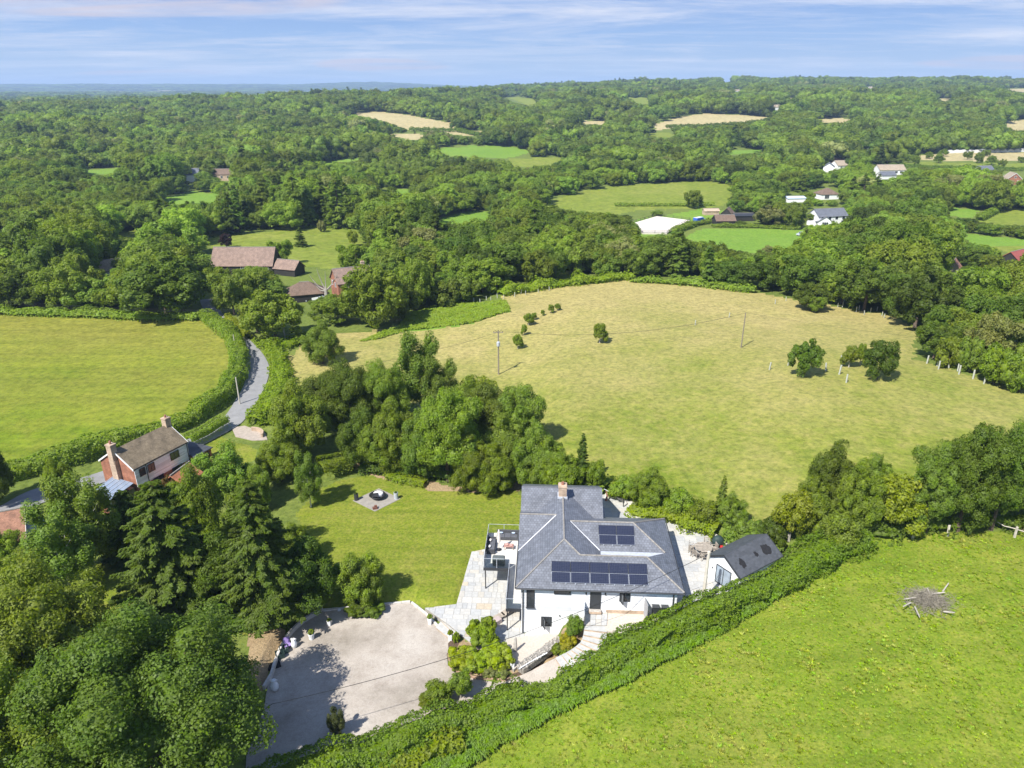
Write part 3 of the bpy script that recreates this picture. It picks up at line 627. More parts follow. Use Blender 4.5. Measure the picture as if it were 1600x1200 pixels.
# ------------------------------------------------------------------ distant woodland
def spread_trees():
    rng = np.random.default_rng(5); X = []; Y = []
    y = 112.0
    bx = [-2500, 0, 320, 340, 380, 400, 480, 560, 700, 790, 860, 985, 1100, 1200, 1290, 1400, 1425, 1500, 1600, 2200, 4000]
    br = [484, 484, 486, 440, 430, 488, 494, 490, 468, 452, 444, 434, 441, 457, 474, 500, 556, 576, 602, 700, 900]
    while y < 2700:
        s = 7.2 if y < 400 else 9.5 if y < 900 else 12.5 if y < 1600 else 17
        w = y * .80 + 30; xs = np.arange(-w, w, s); xs = xs + rng.uniform(-.45, .45, len(xs)) * s
        X.append(xs); Y.append(y + rng.uniform(-.45, .45, len(xs)) * s); y += s * .92
    X = np.concatenate(X); Y = np.concatenate(Y); Z = HT(X, Y)
    low = vnoise(X / 90, Y / 90, 41); sc = rng.uniform(.42, 1.0, len(X)) ** .8 * (.5 + .8 * low) + .14
    H_ = 12.5 * np.interp(Y, [300, 700, 2600], [1.05, 1.3, 1.6]) * sc * rng.uniform(.85, 1.15, len(X)); Rr = 6.2 * sc * rng.uniform(.9, 1.2, len(X)) * np.interp(Y, [300, 600, 1400, 2600], [1.2, 1.55, 1.9, 2.4])
    px, py, d = proj(X, Y, Z); ok = (py < np.interp(px, bx, br))
    clear = CLEAR + EXTRA_CLEAR
    tests = [(dx_, 0, f_) for dx_, fs_ in ((0, (0, .15, .3, .45, .6, .75, .93)), (-.6, (.2, .4, .6, .8)), (.6, (.2, .4, .6, .8)), (-1, (.35, .55)), (1, (.35, .55))) for f_ in fs_]
    done = np.zeros(len(X), bool); fac = np.ones(len(X))
    for sf in (1.0, .72, .5, .34):
        good = ok & ~done
        for (dx, _, f) in tests:
            a, b, _2 = proj(X + dx * Rr * sf * .9, Y, Z + H_ * sf * f)
            for pl in clear:
                q = np.array(pl); m = good & (a > q[:, 0].min()) & (a < q[:, 0].max()) & (b > q[:, 1].min()) & (b < q[:, 1].max())
                if m.any():
                    i = np.where(m)[0]; good[i[inpoly(a[i], b[i], pl)]] = False
        fac[good & ~done] = sf; done |= good
    ok &= done & ((fac * H_ > 2.2)); H_ = H_ * fac; Rr = Rr * np.maximum(fac, .6)
    for (hx, hy, hr) in [(p[0], p[1], p[2] * .75) for p in PLANTED] + KEEP: ok &= np.hypot(X - hx, Y - hy) > hr
    ok &= rng.uniform(0, 1, len(X)) > .06
    return X[ok], Y[ok], Z[ok], H_[ok], Rr[ok], rng
# ------------------------------------------------------------------ surfaces of buildings
WHITE = mat('white_render', (.78, .79, .80), .7, .3, .05, 2, .1)
BOARDW = wave_mat('white_boarding', (.76, .77, .79), 0, .15, .6, .04, .8, (5, .15), gcol=(.55, .57, .6))
SLATE = wave_mat('slate', (.148, .158, .180), 0, .2, .42, .2, 1.3, (.30, .25), spec=.55, gcol=(.42, .42, .45))
SLATED = wave_mat('dark_slate', (.075, .08, .09), 0, .2, .5, .12, .5, (.3, .2), gcol=(.6, .6, .6))
RIDGE = mat('ridge_mortar', (.25, .235, .215), .85, .2, .2, 5, .4)
LEAD = mat('lead', (.42, .45, .50), .45, .5, .15, 3, .1)
GREY = mat('dark_grey_metal', (.035, .038, .043), .45, .5, .15, 3, .05)
STEEL = mat('black_steel', (.02, .02, .022), .4, .5, .1, 3, .05)
GLASS = mat('window_glass', (.03, .038, .045), .08, .8, .3, 1.2, .02)
GLASSL = mat('bright_window_glass', (.30, .36, .42), .1, .8, .3, 1.2, .02)
CLEARG = None
def clear_glass():
    m = bpy.data.materials.new('clear_glass'); t = NT(m); a = t.nodes.new('ShaderNodeBsdfTransparent'); a.inputs[0].default_value = (.86, .92, .90, 1)
    g = t.nodes.new('ShaderNodeBsdfGlossy'); g.inputs['Roughness'].default_value = .05; f = t.nodes.new('ShaderNodeFresnel'); f.inputs[0].default_value = 1.35
    ms = t.nodes.new('ShaderNodeMixShader'); t.links.new(f.outputs[0], ms.inputs[0]); t.links.new(a.outputs[0], ms.inputs[1]); t.links.new(g.outputs[0], ms.inputs[2])
    o = t.nodes.new('ShaderNodeOutputMaterial'); t.links.new(ms.outputs[0], o.inputs[0]); return m
CLEARG = clear_glass()
BRICK = wave_mat('red_brick', (.30, .13, .08), 0, .08, .85, .35, 1, (.23, .08), gcol=(.75, .8, .8))
BRICKP = wave_mat('pale_brick', (.44, .33, .24), 0, .08, .85, .25, 1, (.23, .08), gcol=(.75, .8, .8))
TILEO = wave_mat('lichened_tile', (.19, .15, .10), 0, .1, .9, .38, 1, (.17, .12), gcol=(.55, .55, .5))
TILER = wave_mat('clay_tile', (.30, .155, .10), 0, .1, .85, .30, 1, (.17, .12), gcol=(.5, .5, .5))
TILEP = wave_mat('faded_clay_tile', (.235, .165, .13), 0, .1, .85, .25, 1, (.17, .12), gcol=(.5, .5, .5))
TILEB = wave_mat('brown_tile', (.16, .11, .08), 0, .1, .85, .25, 1, (.17, .12), gcol=(.5, .5, .5))
TILEG = wave_mat('buff_tile', (.33, .27, .20), 0, .1, .85, .2, 1, (.3, .2), gcol=(.6, .6, .6))
BLACKB = wave_mat('black_boarding', (.03, .028, .027), 0, .2, .7, .2, 1, (4, .2), gcol=(.4, .4, .4))
TIMBER = mat('weathered_timber', (.33, .29, .24), .85, .2, .3, 4, .4)
POLEM = mat('pole_timber', (.22, .19, .15), .85, .2, .25, 2, .3)
POLEW = mat('pale_pole', (.50, .46, .39), .8, .2, .2, 2, .3)
STONE = mat('stone', (.42, .39, .35), .85, .2, .3, 3, .4)
FLINT = mat('flint_rubble', (.30, .28, .25), .85, .3, .6, 7, 1.0)
PLASTIC = mat('white_pot', (.74, .75, .76), .45, .4, .05, 3, .05)
CREAM = mat('cream_cloth', (.72, .66, .60), .9, .1, .12, 4, .3)
PINK = mat('pink_cloth', (.50, .28, .25), .9, .1, .3, 6, .3)
BLUEC = mat('pale_blue_cloth', (.45, .55, .70), .9, .1, .1, 4, .2)
RATTAN = mat('grey_rattan', (.075, .078, .085), .8, .2, .2, 9, .5)
CUSH = mat('charcoal_cushion', (.11, .115, .13), .9, .1, .15, 5, .2)
TERRAC = mat('terracotta', (.33, .16, .11), .8, .2, .15, 4, .2)
SOIL = mat('soil', (.12, .085, .06), .95, .1, .4, 6, .8)
DECK = mat('pale_decking', (.55, .53, .49), .8, .2, .1, 4, .2)
RED = mat('red_plastic', (.45, .03, .03), .5, .4, .1, 3, .05)
GREENC = mat('dark_green_cover', (.03, .055, .05), .6, .3, .3, 4, .3)
PURPLE = mat('purple_plastic', (.28, .20, .45), .5, .4, .1, 3, .05)
BLUEP = mat('blue_paint', (.03, .10, .42), .35, .5, .1, 3, .05)
CARW = mat('white_car_paint', (.72, .74, .76), .2, .6, .03, 2, .02)
CARS = mat('silver_car_paint', (.42, .46, .52), .2, .6, .03, 2, .02)
TYRE = mat('tyre', (.02, .02, .02), .8, .2, .1, 4, .1)
def gravel_mat():
    m = bpy.data.materials.new('resin_gravel'); t = NT(m); g = t.nodes.new('ShaderNodeNewGeometry').outputs['Position']
    a, _ = noise_col(t, g, [(.27, .24, .20), (.37, .33, .285), (.43, .395, .35)], .16, 5, .6)
    b, _ = noise_col(t, g, [(.78, .76, .74), (1, 1, 1), (1.1, 1.1, 1.1)], .9, 8, .75)
    c, h = noise_col(t, g, [(.80, .79, .78), (1, 1, 1), (1.14, 1.14, 1.14)], 9, 4, .8)
    col = mix(t, mix(t, a, b, 1.0, 'MULTIPLY'), c, 1.0, 'MULTIPLY'); finish(t, col, .9, .2, [(h, .4, .05)]); return m
GRAVEL = gravel_mat()
def solar_mat():
    m = bpy.data.materials.new('solar_cells'); t = NT(m); uv = t.nodes.new('ShaderNodeUVMap').outputs[0]; br = t.nodes.new('ShaderNodeTexBrick'); t.links.new(uv, br.inputs[0])
    br.offset = 0; br.inputs['Scale'].default_value = 1; br.inputs['Brick Width'].default_value = .157; br.inputs['Row Height'].default_value = .157; br.inputs['Mortar Size'].default_value = .004
    br.inputs['Color1'].default_value = (.018, .022, .042, 1); br.inputs['Color2'].default_value = (.022, .026, .05, 1); br.inputs['Mortar'].default_value = (.09, .10, .12, 1)
    finish(t, br.outputs[0], .18, .5); return m
SOLAR = solar_mat()
def window(parent, loc, w, h, rz=0, nx=1, nz=1, fm=None, gm=None, sill=False, name='window', dep=.07):
    """flat on a wall that faces local -y; loc is the middle of its foot"""
    fm = fm or GREY; f = MB(); t = .06
    f.box((0, -dep / 2, t / 2), (w, dep, t)).box((0, -dep / 2, h - t / 2), (w, dep, t))
    for s in (-1, 1): f.box((s * (w / 2 - t / 2), -dep / 2, h / 2), (t, dep, h - 2 * t))
    for i in range(1, nx): f.box((-w / 2 + w * i / nx, -dep / 2 + .005, h / 2), (t * .8, dep - .02, h - 2 * t))
    for i in range(1, nz): f.box((0, -dep / 2 + .008, h * i / nz), (w - 2 * t, dep - .03, t * .6))
    if sill: f.box((0, -dep - .03, -.03), (w + .1, .14, .05))
    o = f.build(name, fm, parent, loc, rz)
    g = MB()
    for i in range(nx): g.box((-w / 2 + w * (i + .5) / nx, -.018, h / 2), (w / nx - .07, .02, h - .12))
    g.build('pane', gm or GLASS, o); return o
def box_part(parent, name, m, c, d, rz=0, bevel=0): return MB().box(c, d, rz).build(name, m, parent, bevel=bevel)
_rt = None
def ridge_line(parent, a, b, r=.10, step=.45, m=None):
    global _rt
    a, b = Vector(a), Vector(b); L = (b - a).length; n = max(1, int(round(L / step))); d = (b - a) / n
    for i in range(n):
        p = a + d * (i + .5); q = MB().tube([tuple(-d * .49), tuple(d * .49)], r, 6); q.build('ridge_tile', m or RIDGE, parent, tuple(p + Vector((0, 0, .01 + .004 * (i % 2)))))
# ------------------------------------------------------------------ the main house
def main_house():
    h = thing('house', 'large white house with slate hipped roofs and two solar arrays', 'house', (HOUSE_O[0], HOUSE_O[1], 0), HOUSE_A)
    w = MB()
    w.prism([(.5, .35), (14.25, .35), (14.25, 11.3), (8.0, 11.3), (8.0, 17.6), (.5, 17.6)], -.3, 5.12)
    w.build('wall', WHITE, h)
    # boarded upper storey, a little proud of the rendered wall
    c = MB(); c.b2(.48, 14.27, .315, .35, 2.66, 5.1); c.b2(.465, .5, .315, 5.4, 2.66, 5.1); c.b2(14.25, 14.285, .315, 11.3, 2.75, 5.1); c.build('cladding', BOARDW, h)
    p = MB(); p.b2(8.1, 11.5, .27, .34, 2.6, 2.95); p.build('brick_plinth', BRICKP, h)
    T = .14; k = .5
    def slope(pts, m=SLATE): MB().slab(pts, T).build('roof_slope', m, h)
    slope([(0, -.02, 5.3), (14.8, -.02, 5.3), (11.8, 3.0, 6.8), (5.75, 3.0, 6.8), (4.3, 4.42, 7.5)])
    slope([(0, -.02, 5.3), (4.3, 4.42, 7.5), (4.3, 13.72, 7.5), (0, 13.72, 5.3)])
    slope([(4.3, 4.42, 7.5), (5.75, 3.0, 6.8), (7.75, 3.0, 5.76), (8.7, 5, 5.28), (8.7, 13.72, 5.25), (4.3, 13.72, 7.5)])
    slope([(0, 9.3, 5.3), (8.4, 9.3, 5.3), (8.4, 13.72, 7.515), (0, 13.72, 7.515)])
    slope([(8.4, 18.0, 5.3), (0, 18.0, 5.3), (0, 13.72, 7.515), (8.4, 13.72, 7.515)])
    slope([(-.02, 5.4, 5.3), (3.62, 9.05, 7.13), (-.02, 9.05, 7.13)]); slope([(-.02, 9.05, 7.13), (3.62, 9.05, 7.13), (3.62, 12.0, 5.65), (-.02, 12.6, 5.35)])
    slope([(6.6, 5.15, 5.74), (13.82, 5.15, 5.74), (11.05, 8.0, 7.15), (4.9, 8.0, 7.15)])
    slope([(14.75, 11.7, 5.3), (4.6, 11.7, 5.3), (4.9, 8.0, 7.15), (11.05, 8.0, 7.15)])
    slope([(14.8, -.02, 5.3), (14.75, 11.7, 5.3), (11.05, 8.0, 7.15), (13.84, 5.15, 5.78), (11.8, 3.0, 6.8)])
    MB().slab([(7.5, 3.4, 5.79), (13.75, 3.4, 5.79), (13.75, 5.2, 5.75), (7.5, 5.2, 5.75)], .1).build('lead_gutter', LEAD, h)
    MB().quad([(5.75, 3.02, 6.78), (7.7, 3.42, 5.78), (13.7, 3.42, 5.78), (11.8, 3.02, 6.78)][::-1]).build('parapet', SLATE, h)
    # gable ends
    for tri_ in ([(.5, 5.9, 5.1), (.5, 12.2, 5.1), (.5, 9.05, 6.85)][::-1], [(.52, 9.8, 5.1), (.52, 17.6, 5.1), (.52, 13.72, 7.2)][::-1], [(8.0, 9.8, 5.1), (8.0, 17.6, 5.1), (8.0, 13.72, 7.2)]): MB().quad(tri_).build('gable', BOARDW, h)
    for a, b in (((4.3, 4.5, 7.5), (4.3, 11.7, 7.5)), ((0, 0, 5.32), (4.3, 4.42, 7.5)), ((4.3, 4.42, 7.5), (5.75, 3.0, 6.8)), ((5.75, 3.0, 6.8), (11.8, 3.0, 6.8)), ((11.8, 3.0, 6.8), (14.8, 0, 5.32)), ((0, 9.05, 7.13), (3.62, 9.05, 7.13)), ((4.95, 8.0, 7.15), (11.05, 8.0, 7.15)), ((11.05, 8.0, 7.15), (13.84, 5.15, 5.78)), ((11.05, 8.0, 7.15), (14.75, 11.7, 5.32))): ridge_line(h, a, b, .085)
    ridge_line(h, (0, 13.72, 7.5), (3.75, 13.72, 7.5), .07, .45, SLATE); ridge_line(h, (4.7, 13.72, 7.5), (8.4, 13.72, 7.5), .07, .45, SLATE)
    for a, b in (((0.0, 5.42, 5.34), (3.62, 9.05, 7.15)), ((4.95, 7.95, 7.17), (7.72, 5.2, 5.80))): MB().tube([a, b], .045, 4).build('valley_lead', PLASTIC, h)
    for a, b in (((4.2, 11.9, 7.5), (2.6, 11.3, 6.55)), ((4.4, 11.9, 7.5), (6.2, 11.3, 6.5))): pass
    ch = MB(); ch.box((4.25, 12.2, 7.75), (.82, .82, 1.7)).box((4.25, 12.2, 8.62), (.92, .92, .12)).box((4.25, 12.2, 8.72), (.84, .84, .1)); co = ch.build('chimney', BRICKP, h)
    MB().lathe([(.17, 8.75), (.15, 9.05), (.11, 9.05), (.1, 8.78)], (4.25, 12.2, 0), 10).build('chimney_pot', TERRAC, co)
    MB().box((4.25, 12.2, 7.45), (1.0, 1.05, .22)).build('flashing', LEAD, co)
    # gutters, downpipes
    for a, b in (((-.02, -.08, 5.22), (14.85, -.08, 5.22)), ((14.86, -.02, 5.22), (14.86, 11.7, 5.22)), ((-.06, 0, 5.22), (-.06, 9, 5.22))): MB().tube([a, b], .06, 6).build('gutter', GREY, h)
    MB().tube([(.62, -.05, 5.2), (.62, .22, 5.0), (.62, .24, -.05)], .055, 6).build('downpipe', GREY, h); MB().tube([(13.95, -.05, 5.2), (13.95, .22, 5.0), (13.95, .24, 2.6)], .055, 6).build('downpipe', GREY, h)
    # windows in the front wall
    V = .31
    window(h, (1.30, V, 2.97), .72, 1.88, 0, 1, 1, sill=True); window(h, (4.15, V, 4.5), 1.5, .42); window(h, (2.76, .345, .86), .95, 1.05, 0, 2, 1)
    window(h, (9.68, V, 3.95), .95, 1.0, 0, 2, 1); window(h, (5.25, .345, .75), .9, 1.1)
    for sx, dz in ((2.6, .9), (9.45, 3.97)):     # casements standing open
        o = window(h, (sx, -.02, dz), .46, .98, R(-68), 1, 1)
    d = window(h, (7.10, V, 2.98), .98, 1.9, 0, 1, 1, name='front_door', gm=GREY, dep=.05)
    box_part(h, 'door_sill', BRICKP, (7.1, .1, 2.86), (1.1, .45, .2)); box_part(h, 'threshold', STONE, (7.1, .18, 2.985), (1.0, .5, .05))
    window(h, (.46, 2.6, 2.75), 1.8, 2.1, R(-90), 2, 1, name='patio_door'); window(h, (.46, 7.6, 2.75), 2.6, 2.1, R(-90), 3, 1, name='patio_door'); window(h, (.49, 9.5, .1), 2.6, 2.1, R(-90), 3, 1, name='patio_door'); window(h, (.49, 3.0, .1), 1.6, 2.1, R(-90), 2, 1, name='patio_door')
    window(h, (14.30, 3.0, 3.7), 1.2, 1.1, R(90), 2); window(h, (14.30, 8.0, 2.7), 1.9, 2.1, R(90), 2, name='patio_door')
    for u in (6.25, 7.95): MB().lathe([(.05, -.1), (.07, 0), (.05, .12)], (u, .24, 4.7), 8).build('wall_lamp', STEEL, h)
    MB().lathe([(.05, -.04), (.07, 0), (.05, .06)], (3.95, .27, 2.1), 8).build('vent', GREY, h)
    # solar arrays on the slopes
    def arr(u0, v0, n, m, zf, w=1.72, d=.93):
        for i in range(n):
            for j in range(m):
                ua, ub = u0 + i * w + .02, u0 + (i + 1) * w - .045; va, vb = v0 + j * d + .015, v0 + (j + 1) * d - .015
                P = [(ua, va), (ub, va), (ub, vb), (ua, vb)]; q = MB().slab([(a, b, zf(b) + .12) for a, b in P], .05); o = q.build('solar_panel', SOLAR, h)
                f = MB()
                for A, B in (((ua, va), (ub, va)), ((ub, va), (ub, vb)), ((ub, vb), (ua, vb)), ((ua, vb), (ua, va))): f.tube([(A[0], A[1], zf(A[1]) + .12), (B[0], B[1], zf(B[1]) + .12)], .012, 4)
                f.build('panel_frame', GREY if j else LEAD, o)
        r = MB()
        for i in range(n * 2): u = u0 + (i + .5) * w / 2; r.b2(u - .03, u + .03, v0 - .12, v0, zf(v0) + .05, zf(v0) + .12)
        r.build('mounting_rail', LEAD, h)
    arr(3.14, .45, 5, 2, lambda v: 5.3 + .497 * v); arr(7.66, 5.72, 2, 2, lambda v: 5.74 + (v - 5.15) * .495)
    # balcony
    dk = MB(); dk.prism([(-3.4, 6.3), (-.85, 6.3), (-.85, .45), (.46, .45), (.46, 12.3), (-3.4, 12.3)], 2.42, 2.6); dk.build('balcony_deck', DECK, h)
    e = MB(); e.b2(-3.45, -.84, 6.22, 6.30, 2.3, 2.62); e.b2(-.93, -.85, .4, 6.22, 2.3, 2.62); e.b2(-.93, .46, .36, .44, 2.3, 2.62); e.b2(-3.48, -3.4, 6.22, 12.3, 2.3, 2.62); e.build('deck_edge', GREY, h)
    for u, v in ((-3.3, 6.4), (-.8, .55), (-.8, 3.6), (-3.3, 12.1)): box_part(h, 'balcony_post', STEEL, (u, v, 1.2), (.1, .1, 2.4))
    def glz(a, b):
        n = max(1, int(math.hypot(b[0] - a[0], b[1] - a[1]) / 1.15)); 
        for i in range(n):
            p = [a[j] + (b[j] - a[j]) * (i + .03) / n for j in (0, 1)]; q = [a[j] + (b[j] - a[j]) * (i + .97) / n for j in (0, 1)]
            MB().quad([(*p, 2.66), (*q, 2.66), (*q, 3.68), (*p, 3.68)]).build('glass_panel', CLEARG, h)
            box_part(h, 'baluster', LEAD, (a[0] + (b[0] - a[0]) * i / n, a[1] + (b[1] - a[1]) * i / n, 3.1), (.045, .045, 1.1))
        MB().tube([(*a, 3.7), (*b, 3.7)], .02, 5).build('handrail', LEAD, h)
    glz((-3.42, 6.27), (-.9, 6.27)); glz((-.9, 6.2), (-.9, .42)); glz((-.9, .42), (.42, .42)); glz((-3.42, 12.2), (-3.42, 6.3)); glz((-.2, 12.25), (-3.4, 12.25))
    return h
main_house()
def on_house(u, v): return hl(u, v)
# ------------------------------------------------------------------ paving
def clip_rect(poly, x0, x1, y0, y1):
    for ax, lim, sg in ((0, x0, 1), (0, x1, -1), (1, y0, 1), (1, y1, -1)):
        out = []
        for i in range(len(poly)):
            a, b = poly[i - 1], poly[i]; ia = (a[ax] - lim) * sg >= 0; ib = (b[ax] - lim) * sg >= 0
            if ia != ib: t = (lim - a[ax]) / (b[ax] - a[ax]); out.append((a[0] + (b[0] - a[0]) * t, a[1] + (b[1] - a[1]) * t))
            if ib: out.append(b)
        poly = out
        if len(poly) < 3: return []
    return poly
SLABM = [mat('sandstone_%s' % n, c, .8, .3, .12, 3, .2) for n, c in (('grey', (.42, .42, .405)), ('pale', (.46, .45, .42)), ('buff', (.45, .43, .385)), ('cool', (.385, .39, .385)), ('rust', (.46, .40, .31)))]
def pave(name, poly, z, rz, keep, hs=(.58, .58, .86), seed=1, base=None, ws=(.45, .6, .75, .9, 1.0), rust=.04):
    rng = random.Random(seed); c, s = math.cos(rz), math.sin(rz); o = poly[0]
    L = [((p[0] - o[0]) * c + (p[1] - o[1]) * s, -(p[0] - o[0]) * s + (p[1] - o[1]) * c) for p in poly]
    A = sum(L[i - 1][0] * L[i][1] - L[i][0] * L[i - 1][1] for i in range(len(L)))
    if A < 0: L = L[::-1]
    b = MB().prism(L, -.5, 0).build(name, base or STONE, None, (o[0], o[1], z), rz); tag(b, kind='structure')
    xs = [p[0] for p in L]; ys = [p[1] for p in L]; y = min(ys); n = 0
    cache = {}
    while y < max(ys):
        h = rng.choice(hs); x = min(xs) - rng.random() * .5
        while x < max(xs):
            w = rng.choice(ws); q = clip_rect(L, x + .012, x + w - .012, y + .012, y + h - .012)
            if len(q) >= 3 and n < 298:
                mx = sum(p[0] for p in q) / len(q); my = sum(p[1] for p in q) / len(q)
                wx, wy = o[0] + mx * c - my * s, o[1] + mx * s + my * c
                ar = abs(sum(q[i - 1][0] * q[i][1] - q[i][0] * q[i - 1][1] for i in range(len(q)))) / 2
                if keep(wx, wy) and ar > .05:
                    r = rng.random(); k = 4 if r < rust else 0 if r < .42 else 1 if r < .68 else 2 if r < .8 else 3
                    full = abs(ar - (w - .024) * (h - .024)) < .004; lift = .03 + rng.uniform(0, .006)
                    if full:
                        key = (w, h, k)
                        if key not in cache: cache[key] = MB().box((0, 0, 0), (w - .024, h - .024, .04)).mesh('paving_slab', SLABM[k])
                        so = obj('paving_slab', cache[key], b, (x + w / 2, y + h / 2, lift - .02))
                    else: MB().prism(q, lift - .04, lift).build('paving_slab', SLABM[k], b)
                    n += 1
            x += w
        y += h
    return b
patio = pave('patio', PATIO, -.02, HOUSE_A, lambda x, y: True, seed=3)
JOINT = mat('paving_joint', (.30, .28, .25), .9, .2, .2, 4, .2)
patio.data.materials[0] = JOINT
def right_side(x, y):
    dx, dy = x - HOUSE_O[0], y - HOUSE_O[1]; u = dx * math.cos(HOUSE_A) + dy * math.sin(HOUSE_A); v = -dx * math.sin(HOUSE_A) + dy * math.cos(HOUSE_A)
    return (u > 14.2 or v > 11.2) and not (u < 8.0 and v < 17.7)
terr = pave('terrace', TERR, 2.60, HOUSE_A, right_side, hs=(.9, .6, .9), ws=(.6, .9, .9, 1.2), seed=8, base=mat('yard_gravel', (.47, .42, .36), .9, .2, .15, 5, .3), rust=.0)
def sheet(name, poly, z, m, th=.3, kind='structure'):
    o = poly[0]; b = MB().prism([(p[0] - o[0], p[1] - o[1]) for p in poly], -th, 0).build(name, m, None, (o[0], o[1], z)); tag(b, kind=kind); return b
sheet('driveway', DRIVE, -.5, GRAVEL)
sheet('lower_yard', tri([(797, 997), (818, 994), (884, 986), (846, 1013), (803, 1045), (778, 1030), (786, 1012)], .04), .035, mat('resin_yard', (.47, .42, .36), .9, .2, .12, 5, .3), .12)
LOWER = tri([(745, 1048), (776, 1028), (803, 1044), (816, 1056), (790, 1061), (765, 1060)], -.2)
KERB = mat('pale_kerb', (.55, .52, .48), .85, .2, .15, 4, .3)
def kerb_run(name, pts, z, w=.16, h=.14, m=None, step=.9, label=None, cat=None, part='kerb_stone'):
    """a line of separate stones"""
    k = thing(name, label, cat, (pts[0][0], pts[0][1], z)) if cat else tag(thing(name, None, None, (pts[0][0], pts[0][1], z)), kind='structure')
    if not cat: del_l = None
    for i in range(len(pts) - 1):
        a, b = Vector(pts[i]).to_2d(), Vector(pts[i + 1]).to_2d(); L = (b - a).length; n = max(1, int(round(L / step))); d = (b - a) / n; rz = math.atan2(d.y, d.x)
        for j in range(n):
            p = a + d * (j + .5); MB().box((0, 0, h / 2 - .02), (d.length - .025, w * random.uniform(.9, 1.1), h + random.uniform(-.01, .02))).build(part, m or KERB, k, (p.x - pts[0][0], p.y - pts[0][1], random.uniform(-.005, .01)), rz)
    return k
kerb_run('kerb', tri([(505, 953), (530, 951), (560, 947), (600, 944), (641, 940)], -.4), -.5, .22, .2)
kerb_run('kerb', tri([(643, 941), (664, 957), (684, 978)], -.4), -.5, .18, .2)
kerb_run('drive_edge', tri([(500, 955), (490, 960), (475, 969), (462, 980), (448, 996), (438, 1015), (430, 1035), (424, 1055), (412, 1075)], -.3), -.5, .22, .45, label='low pale kerb wall curving along the shaded left edge of the driveway', cat='low wall', part='coping_stone')
ZB = tri([(703, 1040), (722, 1052), (745, 1058), (790, 1061), (818, 1055), (848, 1039), (870, 1029)], -.3)
kerb_run('bed_edging', ZB, -.5, .14, .22, mat('brick_edging', (.40, .27, .19), .85, .2, .2, 5, .3), .45, label='curved brick edging round the front planting bed', cat='edging', part='brick')
# bed round the shrubs
sheet('planting_bed', tri([(700, 1005), (712, 990), (745, 1003), (776, 1028), (803, 1046), (846, 1015), (880, 988), (912, 975), (912, 1005), (878, 1024), (848, 1037), (818, 1053), (790, 1059), (745, 1056), (722, 1050), (704, 1038)], -.35), -.38, SOIL, .3)
MB()
def flint():
    a = [at(806, 1040, 0), at(846, 1012, 0), at(880, 986, 0)]; b = [at(818, 1048, .3), at(858, 1020, .5), at(890, 992, .8)]; m = MB()
    top = [(*p, .06) for p in a] ; tp2 = [(*p, z) for p, z in zip(b, (.45, .7, 1.1))]
    for i in range(2): m.slab([tp2[i], tp2[i + 1], top[i + 1], top[i]], .6)
    o = m.build('flint_bank', FLINT, None); tag(o, 'rubble and flint bank between the lower yard and the planting bed', 'retaining wall')
    rng = random.Random(4); sm = [MB().lathe([(.0, -.06), (.1, -.02), (.08, .05), (0, .08)], n=6).mesh('stone', m_) for m_ in (FLINT, STONE, mat('pale_flint', (.42, .40, .36), .8, .3, .2, 5, .3))]
    for k in range(150):
        t = rng.random() * 2; i = min(int(t), 1); f = t - i; s = rng.random(); A = Vector(top[i]).lerp(Vector(top[i + 1]), f); B = Vector(tp2[i]).lerp(Vector(tp2[i + 1]), f); p = A.lerp(B, s)
        q = obj('stone', rng.choice(sm), o, tuple(p + Vector((0, 0, .02)))); q.scale = (rng.uniform(.5, 1.15),) * 3; q.rotation_euler = (0, 0, rng.random() * 6)
flint()
def pipe():
    pts = [(*at(811, 1045, .5), .5), (*at(824, 1037, .55), .55), (*at(836, 1030, .62), .62), (*at(855, 1020, .8), .8)]
    o = MB().tube(pts, .05, 6).build('waste_pipe', PLASTIC); tag(o, 'white plastic pipe lying in the soil bed below the flint bank', 'pipe')
pipe()
# steps from patio to drive and the curved flight to the front door
def flight(name, label, Ls, Rs, zs, tread=.4, m=None, part='step', riser=None):
    o = Ls[0]; x0, y0 = at(*o, zs[0]); t = thing(name, label, 'steps', (x0, y0, 0))
    for i in range(len(Ls) - 1):
        z = zs[i]; P = [at(*Ls[i], z), at(*Rs[i], z), at(*Rs[i + 1], z), at(*Ls[i + 1], z)]
        P = [(p[0] - x0, p[1] - y0) for p in P]; s = MB().prism(P, z - .6, z - .05).build(part, riser or BRICKP, t); 
        cxx = sum(p[0] for p in P) / 4; cyy = sum(p[1] for p in P) / 4; Q = [(cxx + (p[0] - cxx) * 1.02, cyy + (p[1] - cyy) * 1.02) for p in P]
        MB().prism(Q, z - .05, z).build('tread', m or SLABM[0], s)
    return t
flight('garden_steps', 'three pale stone steps from the patio down to the driveway', [(711, 964), (701, 970), (690, 970), (681, 980)], [(738, 981), (724, 991), (715, 994), (703, 997)], [-.0, -.17, -.34, -.5])
LZ = [2.58 - .2 * i for i in range(10)]
flight('entrance_steps', 'curved flight of pale stone steps climbing to the front door', [(913, 977), (913, 983), (912, 991), (910, 998), (907, 1004), (900, 1010), (893, 1015), (886, 1019), (878, 1023), (868, 1028)], [(948, 978), (948, 987), (947, 998), (943, 1008), (937, 1018), (930, 1026), (922, 1034), (912, 1042), (900, 1050), (888, 1058)], LZ)
def ramp():
    Lp = [(868, 1028, .78), (850, 1037, .5), (832, 1047, .15), (812, 1056, -.2), (788, 1062, -.49)]; Rp = [(888, 1058, .78), (868, 1070, .5), (848, 1080, .15), (825, 1092, -.2), (800, 1104, -.49)]; m = MB()
    for i in range(4): m.slab([(*at(a[0], a[1], a[2]), a[2]) for a in (Rp[i], Lp[i], Lp[i + 1], Rp[i + 1])][::-1], .25)
    m.build('path', GRAVEL); tag(bpy.data.objects['path'], kind='structure')
ramp()
